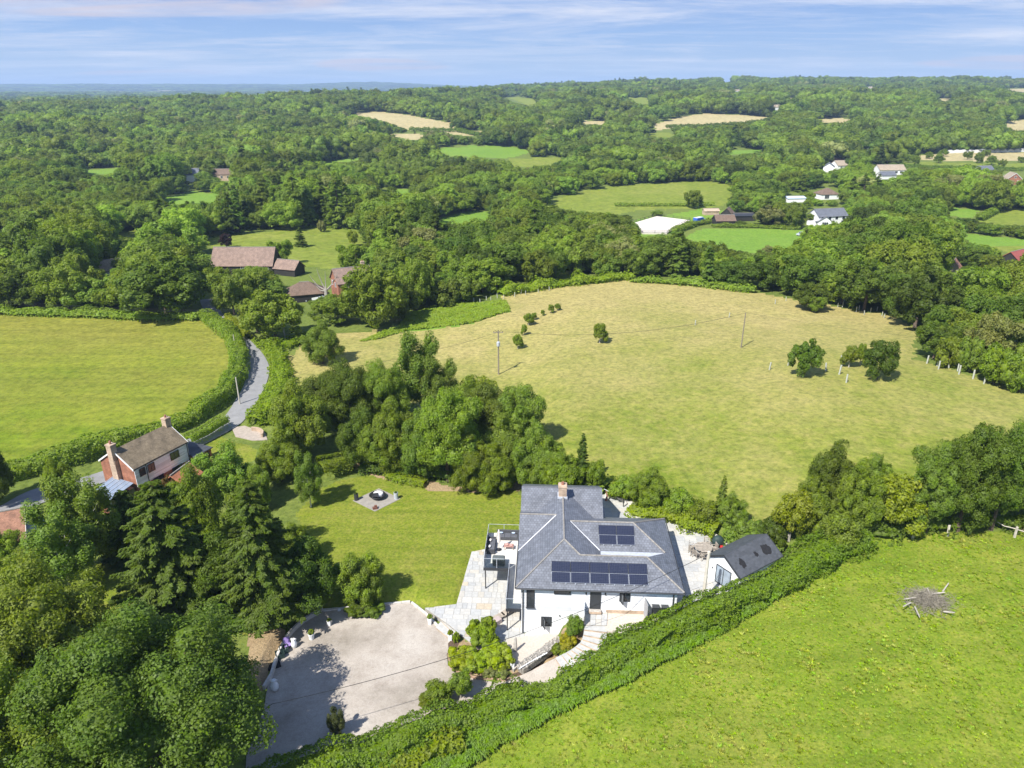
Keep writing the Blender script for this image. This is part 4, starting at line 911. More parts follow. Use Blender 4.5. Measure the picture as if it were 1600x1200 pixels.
def landing():
    P = tri([(914, 951), (950, 951), (948, 978), (913, 977)], 2.62); t = sheet('landing', P, 2.645, JOINT, .9)
    a, b, c, d = [Vector((p[0] - P[0][0], p[1] - P[0][1])) for p in P]
    for i in range(4):
        for j in range(3):
            f = lambda u, v: (a.lerp(b, u)).lerp(d.lerp(c, u), v)
            q = [f(i / 4 + .01, j / 3 + .01), f((i + 1) / 4 - .01, j / 3 + .01), f((i + 1) / 4 - .01, (j + 1) / 3 - .01), f(i / 4 + .01, (j + 1) / 3 - .01)]
            MB().prism([(p.x, p.y) for p in q], 0, .03 + .003 * ((i + j) % 2)).build('paving_slab', SLABM[(i * 2 + j) % 4], t)
    g = thing('glass_balustrade', 'glass balustrade beside the front door landing', 'balustrade', (*at(913, 966, 2.67), 2.67))
    A, B = at(913, 955, 2.67), at(912, 979, 2.67); o = at(913, 966, 2.67); A = (A[0] - o[0], A[1] - o[1]); B = (B[0] - o[0], B[1] - o[1])
    MB().quad([(*A, .08), (*B, .08), (*B, 1.1), (*A, 1.1)]).build('glass_panel', CLEARG, g); MB().tube([(*A, 1.12), (*B, 1.12)], .025, 5).build('handrail', LEAD, g)
    for q in (A, B): MB().box((*q, .55), (.05, .05, 1.1)).build('post', GREY, g)
landing()
# ------------------------------------------------------------------ other buildings
KEEP = []; EXTRA_CLEAR = []
def gable(name, label, x, y, z, t, W, L, he, hr, wall, roof, ov=.3, windows=(), ridge=True, cat='house', chim=(), hip=False, group=None, verge=None):
    """local x runs across the gable (0..W), local y along the ridge (0..L)"""
    h = thing(name, label, cat, (x, y, z), t, group); k = (hr - he) / (W / 2)
    m = MB(); i = .0; m.prism([(0, 0), (W, 0), (W, L), (0, L)], -.6, he - .05)
    if not hip: m.quad([(0, 0, he - .06), (W, 0, he - .06), (W / 2, 0, hr - .08)]); m.quad([(W, L, he - .06), (0, L, he - .06), (W / 2, L, hr - .08)])
    m.build('wall', wall, h); e = he - k * ov; o = ov
    if hip:
        q = W / 2
        for pts in ([(W + o, -o, e), (W + o, L + o, e), (W / 2, L - q, hr), (W / 2, q, hr)], [(-o, L + o, e), (-o, -o, e), (W / 2, q, hr), (W / 2, L - q, hr)], [(-o, -o, e), (W + o, -o, e), (W / 2, q, hr)], [(W + o, L + o, e), (-o, L + o, e), (W / 2, L - q, hr)]): MB().slab(pts, .12).build('roof_slope', roof, h)
    else:
        MB().slab([(W / 2, -o, hr), (W + o, -o, e), (W + o, L + o, e), (W / 2, L + o, hr)], .14).build('roof_slope', roof, h)
        MB().slab([(W / 2, L + o, hr), (-o, L + o, e), (-o, -o, e), (W / 2, -o, hr)], .14).build('roof_slope', roof, h)
        if verge:
            for yy in (-o - .03, L + o + .03):
                MB().slab([(W / 2, yy - .03, hr + .02), (W + o, yy - .03, e + .02), (W + o, yy + .03, e + .02), (W / 2, yy + .03, hr + .02)], .22).build('verge_board', verge, h)
                MB().slab([(W / 2, yy + .03, hr + .02), (-o, yy + .03, e + .02), (-o, yy - .03, e + .02), (W / 2, yy - .03, hr + .02)], .22).build('verge_board', verge, h)
    if ridge: MB().tube([(W / 2, (W / 2 if hip else -o), hr + .03), (W / 2, L - (W / 2 if hip else -o), hr + .03)], .1, 5).build('ridge_cap', roof if not ridge is True else RIDGE, h)
    for (side, a, zz, w, hh, nx, fm, gm, nm) in windows:    # side: e = +x wall, w = -x wall, s = -y gable
        if side == 'e': window(h, (W + (.08 if name == 'cottage' else .02), a, zz), w, hh, R(90), nx, 1, fm, gm, name=nm)
        elif side == 's': window(h, (a, -.02, zz), w, hh, 0, nx, 1, fm, gm, name=nm)
        else: window(h, (-.02, a, zz), w, hh, R(-90), nx, 1, fm, gm, name=nm)
    for (cx_, cy_, w, z0, z1, cm) in chim:
        c = MB().box((cx_, cy_, (z0 + z1) / 2), (w, w, z1 - z0)).box((cx_, cy_, z1 - .1), (w + .12, w + .12, .14)).build('chimney', cm, h); MB().lathe([(.14, z1), (.12, z1 + .35), (.08, z1 + .35)], (cx_, cy_, 0), 8).build('chimney_pot', TERRAC, c)
    c, s = math.cos(t), math.sin(t); mx, my = x + W / 2 * c - L / 2 * s, y + W / 2 * s + L / 2 * c; KEEP.append((mx, my, max(W, L) * .62)); return h
def bld(px, base, t, W, L, he, hr, wall, roof, label, clear=None, name='house', **k):
    x, y = ground(px, base); z = gz(x, y); c, s = math.cos(t), math.sin(t)
    x0, y0 = x - W / 2 * c + L / 2 * s, y - W / 2 * s - L / 2 * c
    if clear: EXTRA_CLEAR.append([(clear[0], clear[1]), (clear[2], clear[1]), (clear[2], clear[3]), (clear[0], clear[3])])
    return gable(name, label, x0, y0, z, t, W, L, he, hr, wall, roof, **k)
D_, L_ = GREY, GLASS; W_ = mat('white_frame', (.75, .75, .75), .5, .4, .03, 2, .02)
# garden room
g = gable('garden_room', 'white garden room with dark slate roof beside the terrace', 18.76, 56.71, 2.6, -.98, 3.9, 5.77, 2.33, 3.55, WHITE, SLATED, .16, windows=[('s', 2.05, .12, 1.75, 1.95, 2, D_, GLASSL, 'patio_door')], cat='outbuilding', verge=GREY, ridge=None)
KEEP.pop()
for (u, v, rx, ry) in ((3.1, 1.1, .42, .30), (3.0, 4.7, .55, .50), (3.0, 3.2, .25, .2)):      # worn patches on its roof
    kk = (3.55 - 2.33) / 1.95; rng = random.Random(int(v * 10)); P = []
    for i in range(18):
        a = i / 18 * 6.283; f = rng.uniform(.7, 1.15); uu = u + math.cos(a) * rx * f; P.append((uu, v + math.sin(a) * ry * f * 1.2, 3.55 - (uu - 1.95) * kk + .012))
    MB().slab(P, .008).build('roof_patch', mat('bare_felt', (.025, .025, .027) if v != 3.2 else (.05, .05, .052), .9, .1, .2, 4, .2), g)
for u in (.75, 3.3): MB().lathe([(.04, -.08), (.05, 0), (.04, .1)], (u, -.05, 1.35), 8).build('wall_lamp', STEEL, g)
# cottage by the lane
CX, CY, CT = -51.9, 79.2, -.43
c = gable('cottage', 'brick cottage with white boarded upper storey and mossy brown tiles', CX, CY, -1.5, CT, 6.0, 8.1, 4.6, 6.6, BRICK, TILEO, .12,
    windows=[('e', 1.0, 3.2, .85, 1.05, 1, D_, L_, 'window'), ('e', 2.3, 3.15, 1.0, 1.1, 2, D_, L_, 'window'), ('e', 5.9, 3.15, 1.35, 1.05, 2, D_, L_, 'window'), ('e', 5.9, .9, 1.5, 1.2, 2, D_, L_, 'window'), ('e', 3.0, .9, 1.5, 1.2, 2, D_, L_, 'window')],
    chim=[(3.0, 8.0, .8, 6.0, 7.6, BRICKP)], verge=W_, ridge=None)
m = MB(); m.b2(5.98, 6.06, .0, 8.1, 2.0, 4.5); m.build('cladding', wave_mat('pale_boarding', (.76, .80, .84), 0, .15, .6, .04, .8, (5, .17), gcol=(.6, .62, .66)), c)
MB().tube([(6.1, -.1, 4.5), (6.1, 8.2, 4.5)], .06, 5).build('gutter', STEEL, c)
for a in (1.62, 7.95): MB().tube([(6.12, a, 4.5), (6.12, a, 0)], .05, 5).build('downpipe', STEEL, c)
cc = MB().box((3.0, -.25, 2.6), (1.0, .55, 5.4)).box((3.0, -.2, 6.2), (.85, .75, 2.6)).box((3.0, -.2, 7.4), (.98, .88, .16)).build('chimney', BRICKP, c); MB().lathe([(.14, 7.5), (.12, 7.9), (.08, 7.9)], (3.0, -.2, 0), 8).build('chimney_pot', TERRAC, cc)
x_ = MB(); x_.prism([(2.6, 8.12), (6.6, 8.12), (6.6, 11.2), (2.6, 11.2)], -.5, 2.4); x_.build('side_wing', BRICK, c)
MB().slab([(2.3, 8.1, 3.6), (4.6, 8.1, 3.6), (6.8, 8.1, 2.4), (6.8, 11.4, 2.4), (4.6, 9.8, 3.4)], .12).build('wing_roof', SLATED, c); MB().slab([(6.8, 11.4, 2.4), (2.3, 11.4, 2.4), (2.3, 8.1, 3.6), (4.6, 9.8, 3.4)], .12).build('wing_roof', SLATED, c)
window(c, (6.62, 8.9, .1), 1.0, 2.1, R(90), 1, 1, W_, GLASS, name='side_door'); window(c, (6.62, 10.4, 1.0), .8, 1.0, R(90), 1, 1, D_)
def loc_cot(u, v): return (CX + u * math.cos(CT) - v * math.sin(CT), CY + u * math.sin(CT) + v * math.cos(CT))
q = loc_cot(2.2, -3.6); cs = thing('conservatory', 'glass roofed conservatory against the brick cottage gable', 'conservatory', (*q, -1.5), CT)
MB().prism([(0, 0), (3.6, 0), (3.6, 3.3), (0, 3.3)], -.4, .8).build('wall', BRICK, cs)
MB().b2(0, 3.6, 0, 3.3, .8, 2.1).build('glazing', GLASS, cs)
for i in range(5): MB().slab([(i * .74, -.1, 2.15), (i * .74 + .68, -.1, 2.15), (i * .74 + .68, 3.3, 2.75), (i * .74, 3.3, 2.75)], .04).build('roof_pane', mat('roof_glass', (.20, .25, .33), .15, .6, .08, 2, .02), cs); MB().tube([(i * .74 - .03, -.12, 2.18), (i * .74 - .03, 3.3, 2.78)], .035, 4).build('glazing_bar', LEAD, cs)
q = loc_cot(7.6, 2.2); gable('garden_shed', 'small shed with orange clay tile roof in front of the cottage', q[0], q[1], -1.5, CT + .2, 3.2, 3.4, 2.0, 3.2, BLACKB, wave_mat('orange_tile', (.42, .17, .09), 0, .1, .85, .2, 1, (.17, .12), gcol=(.6, .6, .6)), .2, cat='shed')
# bottom left: timbered barn and garden pavilion
q = at(32, 795, 2.5); b = gable('timbered_barn', 'black timbered barn with orange tile roof at the left edge', q[0] - 7, q[1] - 2.4, -1.6, -1.15, 5.2, 8, 2.8, 5.2, BLACKB, TILER, .25, windows=[('s', 2.6, 1.9, 1.1, 1.3, 2, W_, GLASSL, 'window')], cat='barn', verge=KERB); KEEP.pop()
MB().box((5.0, -.06, 1.1), (.25, .12, 2.4)).build('oak_post', mat('orange_oak', (.35, .12, .05), .7, .3, .2, 4, .2), b)
q = at(45, 822, .9); pv = thing('pavilion', 'square garden pavilion with pale canvas roof beside the timbered barn', 'pavilion', (q[0], q[1], -1.5), .5)
for i in range(4):
    a = R(90 * i + 45); a2 = R(90 * i + 135); MB().slab([(2.3 * math.cos(a), 2.3 * math.sin(a), 2.3), (2.3 * math.cos(a2), 2.3 * math.sin(a2), 2.3), (0, 0, 3.3)], .05).build('roof_panel', mat('pale_canvas', (.50, .54, .58), .8, .2, .06, 2, .1), pv); MB().tube([(2.1 * math.cos(a), 2.1 * math.sin(a), 0), (2.1 * math.cos(a), 2.1 * math.sin(a), 2.3)], .06, 5).build('post', STEEL, pv)
# village buildings
def win_row(side, a0, a1, n, z, w, h, nm='window', fm=None, gm=None): return [(side, a0 + (a1 - a0) * i / max(1, n - 1), z, w, h, 2, fm or W_, gm or GLASS, nm) for i in range(n)]
gable('barn', 'long tiled barn with white windows among the village trees', -87.0, 211.5, gz(-78, 207) + .2, -math.pi / 2, 8.5, 17.6, 2.6, 6.9, BLACKB, TILEP, .3, windows=win_row('e', 9, 16, 5, .5, 1.0, 1.8), cat='barn'); EXTRA_CLEAR.append([(320, 385), (428, 385), (428, 416), (320, 416)])
bld(453, 428, -1.9, 5, 7, 2.2, 4.2, BLACKB, TILEP, 'small faded tile outbuilding right of the long barn', (440, 408, 468, 430), 'outbuilding', cat='outbuilding')
gr = bld(478, 467, -1.25, 6.5, 9, 2.2, 4.4, BLACKB, TILEB, 'brown hip roofed garage with cars parked in front', (446, 440, 498, 472), 'garage', cat='garage', hip=True)
bld(552, 461, -1.1, 7.5, 9, 4.4, 7.2, BRICK, TILEP, 'red brick village house with faded tile roof and chimney', (522, 420, 566, 455), chim=[(3.7, 7.5, .8, 6.6, 8.4, BRICKP)], windows=win_row('s', 2, 5, 2, 2.9, 1.1, 1.1) + win_row('e', 2, 6, 2, 2.9, 1.1, 1.1))
bld(8, 402, -1.4, 8, 14, 2.6, 4.8, WHITE, SLATED, 'grey roofed building half hidden at the left edge', (0, 384, 34, 402), 'outbuilding', cat='outbuilding')
bld(176, 432, -1.0, 6, 10, 2.6, 5.0, WHITE, TILEG, 'buff roofed bungalow glimpsed behind the big roadside oak', (156, 418, 184, 438), 'bungalow', cat='bungalow')
bld(299, 283, -1.3, 10, 11, 4.5, 8, WHITE, SLATE, 'white house with slate roof at the far end of the woodland garden', (290, 271, 306, 292))
bld(350, 281, -1.5, 8, 14, 4, 7, BRICKP, TILEB, 'brown roofed farmhouse at the edge of the left wood', (338, 270, 364, 284), windows=win_row('e', 3, 11, 3, 1.5, 1.4, 1.4))
bld(1291, 351, -1.35, 8, 14, 4.4, 7.0, WHITE, SLATE, 'large white house with slate roof behind the bright paddock', (1262, 324, 1322, 352), windows=win_row('e', 2, 12, 4, 2.9, 1.2, 1.2, fm=GREY) + win_row('e', 2, 12, 3, .5, 1.6, 1.8, fm=GREY))
x, y = ground(1276, 356); gable('gabled_wing', 'white gabled wing with arched glazing on the slate roofed house', x, y, gz(x, y), -.15, 6.5, 7, 2.6, 4.8, WHITE, SLATE, .3, windows=[('s', 3.2, .3, 2.6, 2.2, 3, W_, GLASS, 'patio_door')], cat='house wing')
bld(1290, 310, -1.4, 8, 10, 2.8, 5.4, WHITE, TILEB, 'white bungalow with brown hipped roof above the yellow hedge', (1272, 290, 1308, 312), 'bungalow', hip=True, cat='bungalow', windows=[('e', 3, .4, 2.6, 1.9, 3, W_, GLASS, 'patio_door')])
bld(1240, 315, -1.45, 6, 10, 2.2, 2.9, WHITE, mat('pale_blue_sheet', (.50, .60, .68), .4, .4, .06, 2, .05), 'low building with pale blue sheet roof left of the bungalow', (1227, 302, 1254, 316), 'outbuilding', cat='outbuilding')
bld(1312, 264, -1.3, 9, 11, 3, 6, WHITE, TILEG, 'white bungalow with tan roof beside the copper tree', (1300, 253, 1324, 265), 'bungalow', cat='bungalow', windows=win_row('e', 3, 8, 2, .8, 1.6, 1.4))
bld(1294, 268, -.4, 7, 10, 3.6, 6, WHITE, SLATE, 'white gabled house with slate roof left of the copper tree', (1286, 257, 1300, 268))
bld(1388, 272, -1.5, 9, 18, 3.2, 6.2, WHITE, TILEG, 'long tan roofed bungalow below the orchard field', (1362, 258, 1410, 276), 'bungalow', cat='bungalow', windows=win_row('e', 8, 15, 3, .9, 2, 1.5))
bld(1384, 279, -1.4, 6, 10, 2.4, 4.4, WHITE, SLATE, 'grey slate outbuilding in front of the tan roofed bungalow', (1372, 268, 1400, 280), 'outbuilding', cat='outbuilding')
bld(1579, 287, -.25, 9, 9, 2.8, 6.6, BRICK, TILEG, 'brick bungalow with white bay and gable at the right edge', (1562, 266, 1598, 290), 'bungalow', cat='bungalow', verge=W_, windows=[('s', 2.5, .6, 3.0, 1.6, 3, W_, GLASSL, 'bay_window'), ('s', 6.8, .6, 1.8, 1.8, 2, W_, GLASSL, 'window'), ('s', 4.6, 3.6, 1.2, 1.2, 2, W_, GLASS, 'window')])
bld(1536, 270, -1.4, 7, 10, 2.4, 4.6, WHITE, SLATE, 'grey roofed shed left of the brick bungalow', (1526, 262, 1548, 270), 'shed', cat='shed')
bld(1487, 428, -.6, 3.6, 5, 2.2, 4.2, TIMBER, TILER, 'timber shed with orange tile roof in the right hand trees', (1474, 412, 1500, 430), 'shed', cat='shed')
bld(1584, 418, -1.0, 6, 9, 3, 5.4, BLACKB, mat('red_sheet', (.30, .085, .07), .7, .3, .15, 3, .2), 'building with dark red roof at the right edge of the trees', (1564, 395, 1600, 418), 'outbuilding', cat='outbuilding')
bld(1566, 443, -1.3, 5, 7, 2.2, 3.8, WHITE, TILER, 'low orange tile outbuilding below the dark red roof', (1552, 428, 1578, 442), 'outbuilding', cat='outbuilding')
bld(1130, 352, -1.5, 6, 8.5, 2.6, 4.6, BLACKB, TILEB, 'brown roofed stable block beside the horse lorry', (1114, 339, 1150, 354), 'stable', cat='stable')
bld(1136, 342, -.5, 5, 5, 2.8, 5.2, BLACKB, TILEB, 'small square brown roofed barn behind the stable block', (1126, 329, 1146, 340), 'barn', cat='barn', hip=False)
bld(1160, 344, -1.5, 5, 9, 2.4, 3.2, BLACKB, GREY, 'long black flat roofed shed right of the stables', (1146, 334, 1178, 345), 'shed', cat='shed')
bld(1110, 335, -1.5, 4, 7, 2.0, 2.8, BRICKP, BRICKP, 'low pale brick shed above the horse lorry', (1100, 329, 1122, 336), 'shed', cat='shed')
for (px, py, w, lb) in ((1150, 145, 16, 'tiny white farmhouse on the far right hillside'), (1136, 130, 14, 'far house among trees on the right skyline'), (1360, 140, 12, 'tiny white house in the far right woods'), (80, 152, 14, 'tiny white house on the far left plain'), (150, 150, 14, 'second tiny white house on the far left plain'), (330, 150, 16, 'far barn on the left plain'), (1352, 236, 8, 'small brown house left of the orchard field'), (1210, 172, 14, 'far white farmhouse above the tan field')):
    bld(px, py, -1.3, 8, w, 4, 7, WHITE, TILEG, lb, (px - 6, py - 5, px + 6, py))
# orchard fence strip, pale tunnels at the top of the right hand field
def tunnels():
    x, y = ground(1475, 240); x2, y2 = ground(1640, 236); t = thing('polytunnel_row', 'row of pale plastic tunnels along the top of the orchard field', 'polytunnels', (x, y, gz(x, y)))
    for i in range(16):
        f = i / 16; X, Y = x + (x2 - x) * f, y + (y2 - y) * f; m = MB(); A = [(3.2 * math.cos(a), 0, 2.6 * math.sin(a)) for a in np.linspace(0, math.pi, 8)]
        for j in range(7): m.quad([A[j], A[j + 1], (A[j + 1][0], 10, A[j + 1][2]), (A[j][0], 10, A[j][2])])
        m.quad(A[::-1]); m.build('tunnel', mat('milky_plastic', (.6, .6, .58), .5, .4, .08, .5, .1), t, (X - x, Y - y, gz(X, Y) - gz(x, y)))
tunnels()
# sand arena
def arena():
    P = [ground(987, 351), ground(1026, 338), ground(1078, 345), ground(1042, 366), ground(1004, 366)]; z = max(gz(*p) for p in P) + .1
    sheet('riding_arena', P, z, mat('arena_sand', (.62, .57, .50), .95, .1, .08, .4, .2), 2)
    f = thing('arena_fence', 'low post and board fence round the pale sand riding arena', 'fence', (*P[0], z))
    for i in range(5):
        a, b = Vector(P[i]), Vector(P[(i + 1) % 5]); n = max(2, int((b - a).length / 4)); d = b - a
        MB().tube([(*(a - Vector(P[0])), 1.0), (*(b - Vector(P[0])), 1.0)], .07, 4).build('rail', BLACKB, f); MB().tube([(*(a - Vector(P[0])), .35), (*(b - Vector(P[0])), .35)], .1, 4).build('kick_board', BLACKB, f)
        for j in range(n): p = a + d * j / n - Vector(P[0]); MB().box((p.x, p.y, .5), (.12, .12, 1.2)).build('post', BLACKB, f)
arena()
# ------------------------------------------------------------------ vehicles
def car(px, py, rz, m, label, name='car', L=4.3, van=False, z=None):
    x, y = ground(px, py); c = thing(name, label, 'car' if not van else 'lorry', (x, y, gz(x, y) if z is None else z), rz); W = 1.75; b = MB(); s = []
    prof = [(-L / 2, .35), (-L / 2, .75), (-L * .42, .85), (-L * .26, .92), (-L * .12, 1.4), (L * .22, 1.45), (L * .40, 1.0), (L / 2, .9), (L / 2, .35)]
    for w, ys in ((W / 2, 1),): pass
    A = [(x_, -W / 2 * (.82 if zz > 1.2 else 1), zz) for x_, zz in prof]; B = [(x_, -y_, zz) for x_, y_, zz in A]
    for i in range(len(A)): j = (i + 1) % len(A); b.quad([A[i], B[i], B[j], A[j]])
    b.quad(A[::-1]); b.quad(B); b.build('body', m, c)
    gl = MB()
    for sgn in (-1, 1): gl.quad([(x_, sgn * (y_), zz) for x_, y_, zz in ((-L * .2, W / 2 * .97, .95), (-L * .1, W / 2 * .86, 1.36), (L * .2, W / 2 * .86, 1.40), (L * .34, W / 2 * .97, 1.0))])
    gl.quad([(-L * .262, -.7, .94), (-L * .262, .7, .94), (-L * .132, .62, 1.37), (-L * .132, -.62, 1.37)]); gl.quad([(L * .24, -.62, 1.42), (L * .24, .62, 1.42), (L * .39, .72, 1.04), (L * .39, -.72, 1.04)]); gl.build('window', GLASS, c)
    for sx in (-1, 1):
        for sy2 in (-1, 1): w = MB().tube([(0, -.1, 0), (0, .1, 0)], .32, 12).build('wheel', TYRE, c, (sx * L * .31, sy2 * W * .46, .32)); MB().tube([(0, -.11, 0), (0, .11, 0)], .18, 8).build('rim', LEAD, w)
    return c
car(1252, 368, .5, CARS, 'silver car parked on the bright green paddock by the white house')
car(487, 470, .3, CARW, 'white car parked in front of the brown garage')
car(498, 469, .2, CARS, 'silver car beside the white one at the brown garage')
def lorry():
    x, y = ground(1091, 351); c = thing('horse_lorry', 'blue horse lorry parked beside the sand arena', 'lorry', (x, y, gz(x, y)), .7)
    MB().b2(-2.6, 2.0, -1.15, 1.15, .7, 3.2).build('body', BLUEP, c, bevel=.06); MB().b2(2.05, 3.5, -1.1, 1.1, .6, 2.4).build('cab', BLUEP, c, bevel=.1); MB().b2(3.45, 3.55, -.95, .95, 1.5, 2.2).build('windscreen', GLASS, c); MB().b2(-2.5, 1.9, -1.1, 1.1, 3.2, 3.26).build('roof', CARW, c)
    for sx in (-1.7, 2.6):
        for s2 in (-1, 1): MB().tube([(0, -.14, 0), (0, .14, 0)], .45, 12).build('wheel', TYRE, c, (sx, s2 * 1.0, .45))
lorry()
# ------------------------------------------------------------------ garden furniture and small things
def pot(px, py, z, hgt, r, label, plantc='fresh', m=None, square=True, cat='planter', ph=.5, name='planter', n=4):
    x, y = at(px, py, z); t = thing(name, label, cat, (x, y, z)); n = 4 if square else 12
    MB().lathe([(r * .72, 0), (r, hgt), (r * .86, hgt), (r * .8, hgt - .08)], (0, 0, 0), n).build('pot', m or PLASTIC, t, rz=.6 if square else 0); MB().lathe([(.0, hgt - .09), (r * .82, hgt - .09)][::-1], (0, 0, 0), n).build('compost', SOIL, t, rz=.6 if square else 0)
    if plantc:
        f = obj('plant', PROTO['shrub_near']['crown'], t, (0, 0, hgt - .12), GREEN[plantc]); f.scale = (r * 1.1 / 1.6, r * 1.1 / 1.6, ph / 2.6)
    return t
pot(672, 975, -.5, .75, .27, 'tall white square planter at the top of the stone steps, nearest the lawn', ph=.55)
pot(704, 1001, -.5, .8, .27, 'tall white square planter at the foot of the stone steps', ph=.55)
pot(801, 1044, -.2, .65, .26, 'white planter with lime green plant beside the flint bank', 'yellow', ph=.6)
pot(515, 977, -.5, .62, .24, 'white planter near the top left corner of the driveway', 'mid', ph=.3)
pot(487, 998, -.5, .62, .30, 'white tub with a leafy plant in the shade of the drive edge', 'fresh', square=False, ph=.6)
def urn(px, py, z, label, s=1.0, name='urn'):
    x, y = at(px, py, z); t = thing(name, label, 'urn', (x, y, z))
    MB().lathe([(.20, 0), (.30, .18), (.33, .5), (.22, .85), (.15, .98), (.20, 1.08), (.14, 1.1)], n=14).build('body', PLASTIC, t, smooth=True); MB().tube([(-.2, 0, .85), (-.3, 0, 1.1), (-.1, 0, 1.2)], .03, 5).build('handle', PLASTIC, t); MB().tube([(.2, 0, .85), (.3, 0, 1.1), (.1, 0, 1.2)], .03, 5).build('handle', PLASTIC, t); t.scale = (s, s, s)
urn(460, 1011, -.5, 'tall white urn at the left edge of the driveway beside the purple chair', .85)
urn(430, 1078, -.5, 'large white urn standing at the shaded lower left of the driveway', 1.0)
def lounger():
    x, y = at(450, 1012, -.5); t = thing('folding_chair', 'purple folding chair at the shaded edge of the driveway', 'chair', (x, y, -.5), .5)
    MB().box((0, 0, .35), (.55, .5, .04)).build('seat', PURPLE, t); MB().slab([(-.27, .25, .36), (.27, .25, .36), (.27, .45, .85), (-.27, .45, .85)], .03).build('backrest', PURPLE, t)
    for a in (-1, 1):
        for b in (-1, 1): MB().tube([(a * .25, b * .25, 0), (a * .25, -b * .2, .35)], .015, 4).build('leg', LEAD, t)
lounger()
x, y = at(428, 1040, -.5); mt = MB().b2(-.55, .55, -.45, .45, 0, .035).build('doormat', TYRE, None, (x, y, -.495), .5); tag(mt, 'black rubber mat lying on the shaded driveway edge', 'mat')
for (px, py, lb) in ((438, 1026, 'dark wire crate next to the black mat'), (444, 1018, 'second dark wire crate, further from the black mat')):
    x, y = at(px, py, -.5); t = thing('crate', lb, 'crate', (x, y, -.5), .5)
    for a, b in ((-.35, 0), (.35, 0)): MB().box((a, b, .25), (.03, .7, .5)).build('side_panel', GREENC, t)
    for b in (-.35, .35): MB().box((0, b, .25), (.7, .03, .5)).build('side_panel', GREENC, t)
    MB().box((0, 0, .03), (.68, .68, .03)).build('base', GREENC, t)
for i, (px, py, r) in enumerate(((530, 954, .17), (540, 954, .14))):
    x, y = at(px, py, -.5); t = MB().lathe([(.0, 0), (r, .03), (r * .9, r * 1.1), (0, r * 1.5)], n=9).build('boulder', PLASTIC, None, (x, y, -.5)); tag(t, ['larger white boulder on the top kerb of the driveway', 'smaller white boulder right of the larger one'][i], 'boulder')
x, y = at(575, 962, -.5); t = thing('garden_lamp', 'small white globe lamp in front of the birch bed', 'lamp', (x, y, -.5)); MB().tube([(0, 0, 0), (0, 0, .5)], .03, 5).build('stem', GREY, t); MB().lathe([(0, .48), (.13, .55), (.16, .66), (.1, .78), (0, .82)], n=10).build('globe', PLASTIC, t)
x, y = at(500, 952, -.3); t = thing('garden_statue', 'green bronze garden figure at the top left corner of the driveway', 'statue', (x, y, -.4)); MB().lathe([(.3, 0), (.3, .25), (.22, .3)], n=8).build('plinth', STONE, t); MB().lathe([(.16, .3), (.2, .55), (.12, .8), (.2, 1.0), (.14, 1.2), (.05, 1.25)], n=10).build('figure', mat('verdigris', (.10, .25, .20), .7, .3, .2, 5, .3), t, smooth=True)
# lawn: stone pad with water bowl
def pad():
    z = .1; P = [at(551, 782, z), at(592, 763, z), at(626, 779, z), at(586, 799, z)]; sheet('stone_pad', P, z, mat('pad_stone', (.27, .25, .22), .85, .2, .15, 1.5, .3), .25)
    x, y = at(590, 778, z); t = thing('water_bowl', 'large black dish fountain with white stones on the lawn pad', 'fountain', (x, y, z))
    MB().lathe([(.35, 0), (.8, .25), (1.0, .48), (.92, .48), (.7, .3), (0, .22)], n=20).build('bowl', STEEL, t, smooth=True); MB().lathe([(0, .25), (.62, .3), (.6, .52), (.3, .66), (0, .7)], (.05, .32, 0), 10).build('white_stone', mat('pale_marble', (.68, .67, .68), .6, .3, .1, 3, .2), t)
    MB().slab([(-.5, -.5, .5), (.3, -.6, .5), (.1, 0, .75), (-.55, .1, .6)], .05).build('black_rock', STEEL, t)
    for i, (px, py) in enumerate(((557, 781), (619, 779))):
        x, y = at(px, py, z); t = thing('planter', ['grey cylinder planter at the left corner of the stone pad', 'grey cylinder planter at the right corner of the stone pad'][i], 'planter', (x, y, z)); MB().lathe([(.27, 0), (.27, .85), (.22, .85), (.22, .7)], n=14).build('pot', LEAD if i else GREY, t); f = obj('plant', PROTO['shrub_near']['crown'], t, (0, 0, .7), GREEN['dark']); f.scale = (.13, .13, .13)
    x, y = at(586, 795, z); t = MB().box((0, 0, .12), (.55, .35, .24)).box((.1, .1, .3), (.3, .25, .16)).build('log_stack', mat('red_wood', (.16, .07, .05), .8, .2, .3, 6, .3), None, (x, y, z + .002), .3); tag(t, 'small stack of reddish logs at the front corner of the stone pad', 'logs')
pad()
# balcony furniture (deck at 2.6)
def onb(u, v): return (*hl(u, v), 2.602)
def sofa(u, v, rz, L, label, cush):
    t = thing('sofa', label, 'sofa', onb(u, v), HOUSE_A + rz); MB().b2(-L / 2, L / 2, -.42, .42, .05, .34).build('base', RATTAN, t, bevel=.02); MB().b2(-L / 2, L / 2, .34, .48, .34, .78).build('backrest', RATTAN, t, bevel=.02)
    for s in (-1, 1): MB().b2(s * L / 2 - (.14 if s > 0 else 0), s * L / 2 + (.14 if s < 0 else 0), -.42, .34, .34, .6).build('armrest', RATTAN, t, bevel=.02)
    n = max(1, round((L - .3) / .7))
    for i in range(n): a = -L / 2 + .15 + (L - .3) * i / n; MB().b2(a + .01, a + (L - .3) / n - .01, -.4, .32, .345, .47).build('seat_cushion', CUSH, t, bevel=.03)
    for cu, m in cush: MB().lathe([(0, -.06), (.2, -.03), (.22, .0), (.2, .04), (0, .07)], (cu, .12, .62), 8, .5).build('cushion', m, t)
sofa(-1.35, 11.35, 0, 2.3, 'grey rattan sofa with blue cushions along the back of the balcony', [(-.7, BLUEC), (.6, BLUEC), (.85, RATTAN)])
sofa(-2.95, 9.6, R(90), 2.3, 'grey rattan sofa with white cushions on the left side of the balcony', [(-.6, PLASTIC), (.5, CREAM)])
